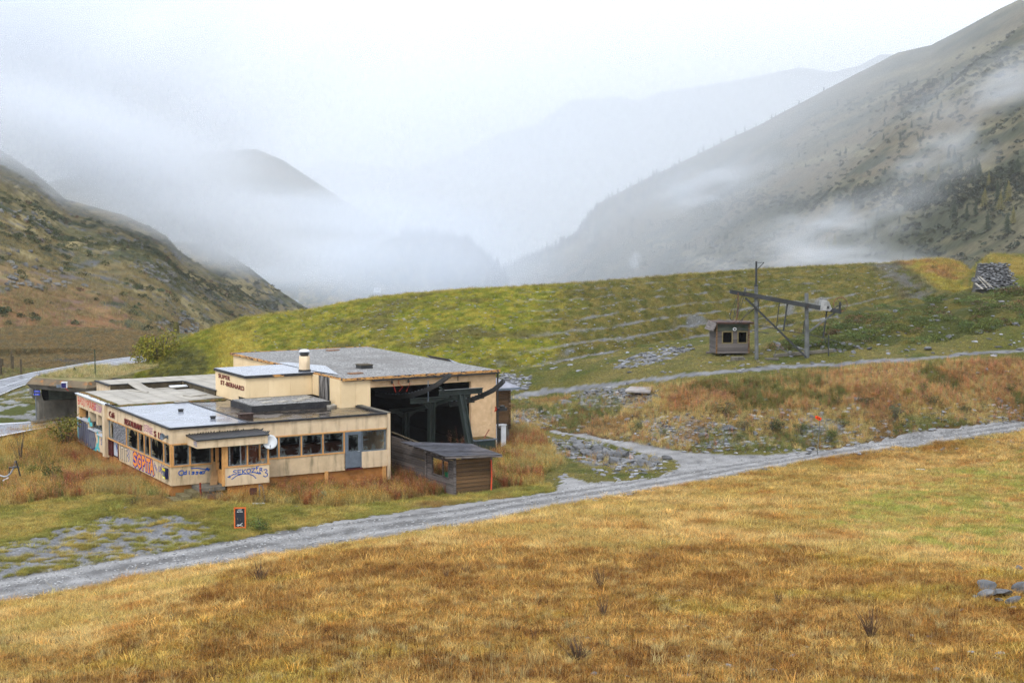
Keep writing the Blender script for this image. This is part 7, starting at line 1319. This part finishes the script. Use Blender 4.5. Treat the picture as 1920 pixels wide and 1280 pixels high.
shrub(60, 895, 34, 30, (.13,.15,.03), 'green bush between the pipe rack and the dark bush', k=2); shrub(597, 905, 14, 30, G1, 'narrow green sapling against the orange plinth', k=1); shrub(250, 945, 40, 20, (.17,.16,.045), 'low olive weed clump left of the steps', k=3, d0=60); shrub(722, 900, 30, 22, G1, 'green nettles at the corner where the plinth meets the fence', k=0, d0=60)
# tree by the highway, sapling, small spruce
p = Vector(atd(298, 668, 141)); p.z = gz(p.x, p.y); TR = empty('birch_tree', p, .5, 'round yellow green tree standing beside the highway at the end of the embankment', 'tree'); ht = W3(298, 610, 141).z - p.z
mb = stems(11, 5, .30, .85, .02); o = mb.build('trunk', M_BARK, TR); o.scale = (ht * .8, ht * .8, ht); inst('crown', bushsrc(2600, .036, 77), (0, 0, ht * .02), (ht * .95, ht * .95, ht * 1.0), (.21,.20,.03), TR)
p = hit1(38, 868, d0=80); TR = empty('sapling', p, .5, 'thin nearly bare sapling in front of the access road', 'tree'); k_ = p.y / F_PX; o = stems(12, 9, .42, 1.0, .010).build('stems', M_BARK, TR); o.scale = (60 * k_,) * 2 + (64 * k_,); inst('leaves', bushsrc(150, .02, 78), (0, 0, .3), (60 * k_, 60 * k_, 56 * k_), (.22,.18,.05), TR)
p = W3(140, 706, 116); TR = empty('small_spruce', p, 0, 'small dark spruce growing on the grass roof of the concrete shelter', 'tree'); TR.scale = (.75,) * 3; s_ = bpy.data.objects.new('trunk', CT[0][0]); link(s_, TR); s_ = bpy.data.objects.new('crown', CT[3][1]); link(s_, TR); s_.scale = (2.2, 2.2, 1)
p = Vector(atd(276, 690, 146)); p.z = gz(p.x, p.y); t = MB().tube([(p.x, p.y, p.z - .2), (p.x, p.y, p.z + 1.2)], .04, 6).build('marker_stake', M_BARK); tag(t, 'short stake beside the highway below the round tree', 'stake')
p = W3(74, 706, 112.5); t = stems(7, 12, .5, .8, .02).build('bare_twigs', M_BARK); t.location = p; t.scale = (.5, .5, .6); tag(t, 'bare reddish twigs on the roof edge of the concrete shelter', 'plant')
# dead shrubs of the foreground meadow
for i, (x, y, w, h, lb) in enumerate([(487, 1092, 44, 38, 'dense brown dead shrub on the crest at the left end of the heather'), (1127, 1100, 46, 36, 'tall bare twiggy shrub in the middle of the meadow'), (1132, 1156, 44, 42, 'bare twiggy shrub directly below the tall one'), (1083, 1240, 78, 40, 'wide dark shrub with green leaves low in the meadow'), (873, 1076, 36, 22, 'small dark shrub above the middle of the heather'), (1220, 1052, 30, 18, 'small dark shrub near the straw strip'), (1458, 1134, 30, 28, 'thin green stemmed shrub right of the middle of the meadow'), (1633, 1195, 62, 50, 'dark spiky dead shrub with one tall stem at the right'), (837, 1084, 24, 20, 'small twiggy plant left of the small dark shrub')]):
    p = hit1(x, y, d0=24); k_ = p.y / F_PX; t = empty('dead_shrub', p, R.uniform(0, 6), lb, 'shrub'); o = stems(46 if i in (0, 3, 7) else 26, 40 + i, .5, .95, .009).build('twigs', mat('dead_twigs', (.075,.045,.03), (.14,.085,.05), scale=9, rough=.9) if i == 0 else bpy.data.materials['dead_twigs'], t); o.scale = (w * k_ * 1.2, w * k_ * 1.2, h * k_ * 1.25)
    if i in (0, 3, 4, 5, 6, 7): inst('dry_leaves', bushsrc(160, .035, 90 + i), (0, 0, 0), (w * k_ * .9, w * k_ * .9, h * k_ * .7), (.08,.085,.03) if i in (3, 6, 5) else (.14,.085,.035), t)
# fireweed inside the mouth of the lift station
for i, (v_, u_, s_, lb) in enumerate([(19.2, 2.2, 2.1, 'tallest pink fireweed in the station mouth behind the inclined post'), (18.9, 1.2, 1.5, 'green pink fireweed between the two steel posts'), (18.2, 2.6, 1.2, 'leaning pink fireweed right of the rear steel post'), (19.9, 1.8, 1.5, 'pink fireweed against the right wall of the station mouth'), (17.7, 3.4, 1.0, 'low pink fireweed left in the station mouth'), (22.0, 2.0, 1.1, 'reddish weeds in front of the green skip')]):
    q = lw(v_, u_); q.z = gz(q.x, q.y); t = empty('fireweed_plant', q, R.uniform(0, 6), lb, 'plant', 'fireweed by the lift station')
    for j in range(3): inst('stalks', FIRE[(i + j) % 5], (R.uniform(-.4, .4), R.uniform(-.4, .4), 0), s_, [(.24,.17,.10), (.12,.15,.04), (.30,.15,.12)][j], t)
# pylon and building lost in the mist
p = W3(846, 450, 1640); t = empty('lattice_pylon', p, .3, 'faint lattice power pylon on the misty wooded hill', 'pylon'); hh_ = W3(846, 426, 1640).z - p.z
mb = MB()
for sx_ in (-1, 1):
    for sy_ in (-1, 1): mb.tube([(sx_ * 2.2, sy_ * 2.2, -8), (sx_ * .5, sy_ * .5, hh_)], .22, 4)
for k in range(6): z = k * hh_ / 6; q = 2.2 - 1.7 * (z / hh_); mb.bar((-q, -q, z), (q, -q, z + hh_ / 6), .2, .2); mb.bar((q, -q, z), (-q, -q, z + hh_ / 6), .2, .2)
mb.build('tower', M_GALV, t); mb = MB()
for z, w in ((.72, 3.6), (.9, 2.6)): mb.bar((-w, 0, hh_ * z), (w, 0, hh_ * z), .3, .3)
mb.build('cross_arm', M_GALV, t)
p = W3(712, 537, 1500); t = empty('distant_building', p, .2, 'long white building beside the lake in the mist', 'building'); MB().box(-5, 1, 0, 8, -6, -1.2).build('wall', M_WHITE, t); MB().prism([(-5.3, -.5, -1.2), (1.3, -.5, -1.2), (1.3, 4, -.6), (-5.3, 4, -.6)], (0, 4, 0)).build('roof', M_GALV, t)

xs_, ys_ = rng.random(900), rng.random(900); q0, q1 = topf[0], topf[1]
pr = np.array([tuple(q0 + (Vector((e.x + 1, e.y, zt)) - q0) * float(a_) + dep * float(b_)) for a_, b_ in zip(xs_, ys_)]); scatter('roof_grass', pr, rng.uniform(0, 6.28, 900), rng.uniform(.6, 1.2, 900), colvar(np.where((rng.random(900) < .7)[:, None], np.array([.50,.40,.19]), np.array([.24,.25,.07])), .3), pick(900, 0, 8), SHORT[:4] + WILD, M_VEG)
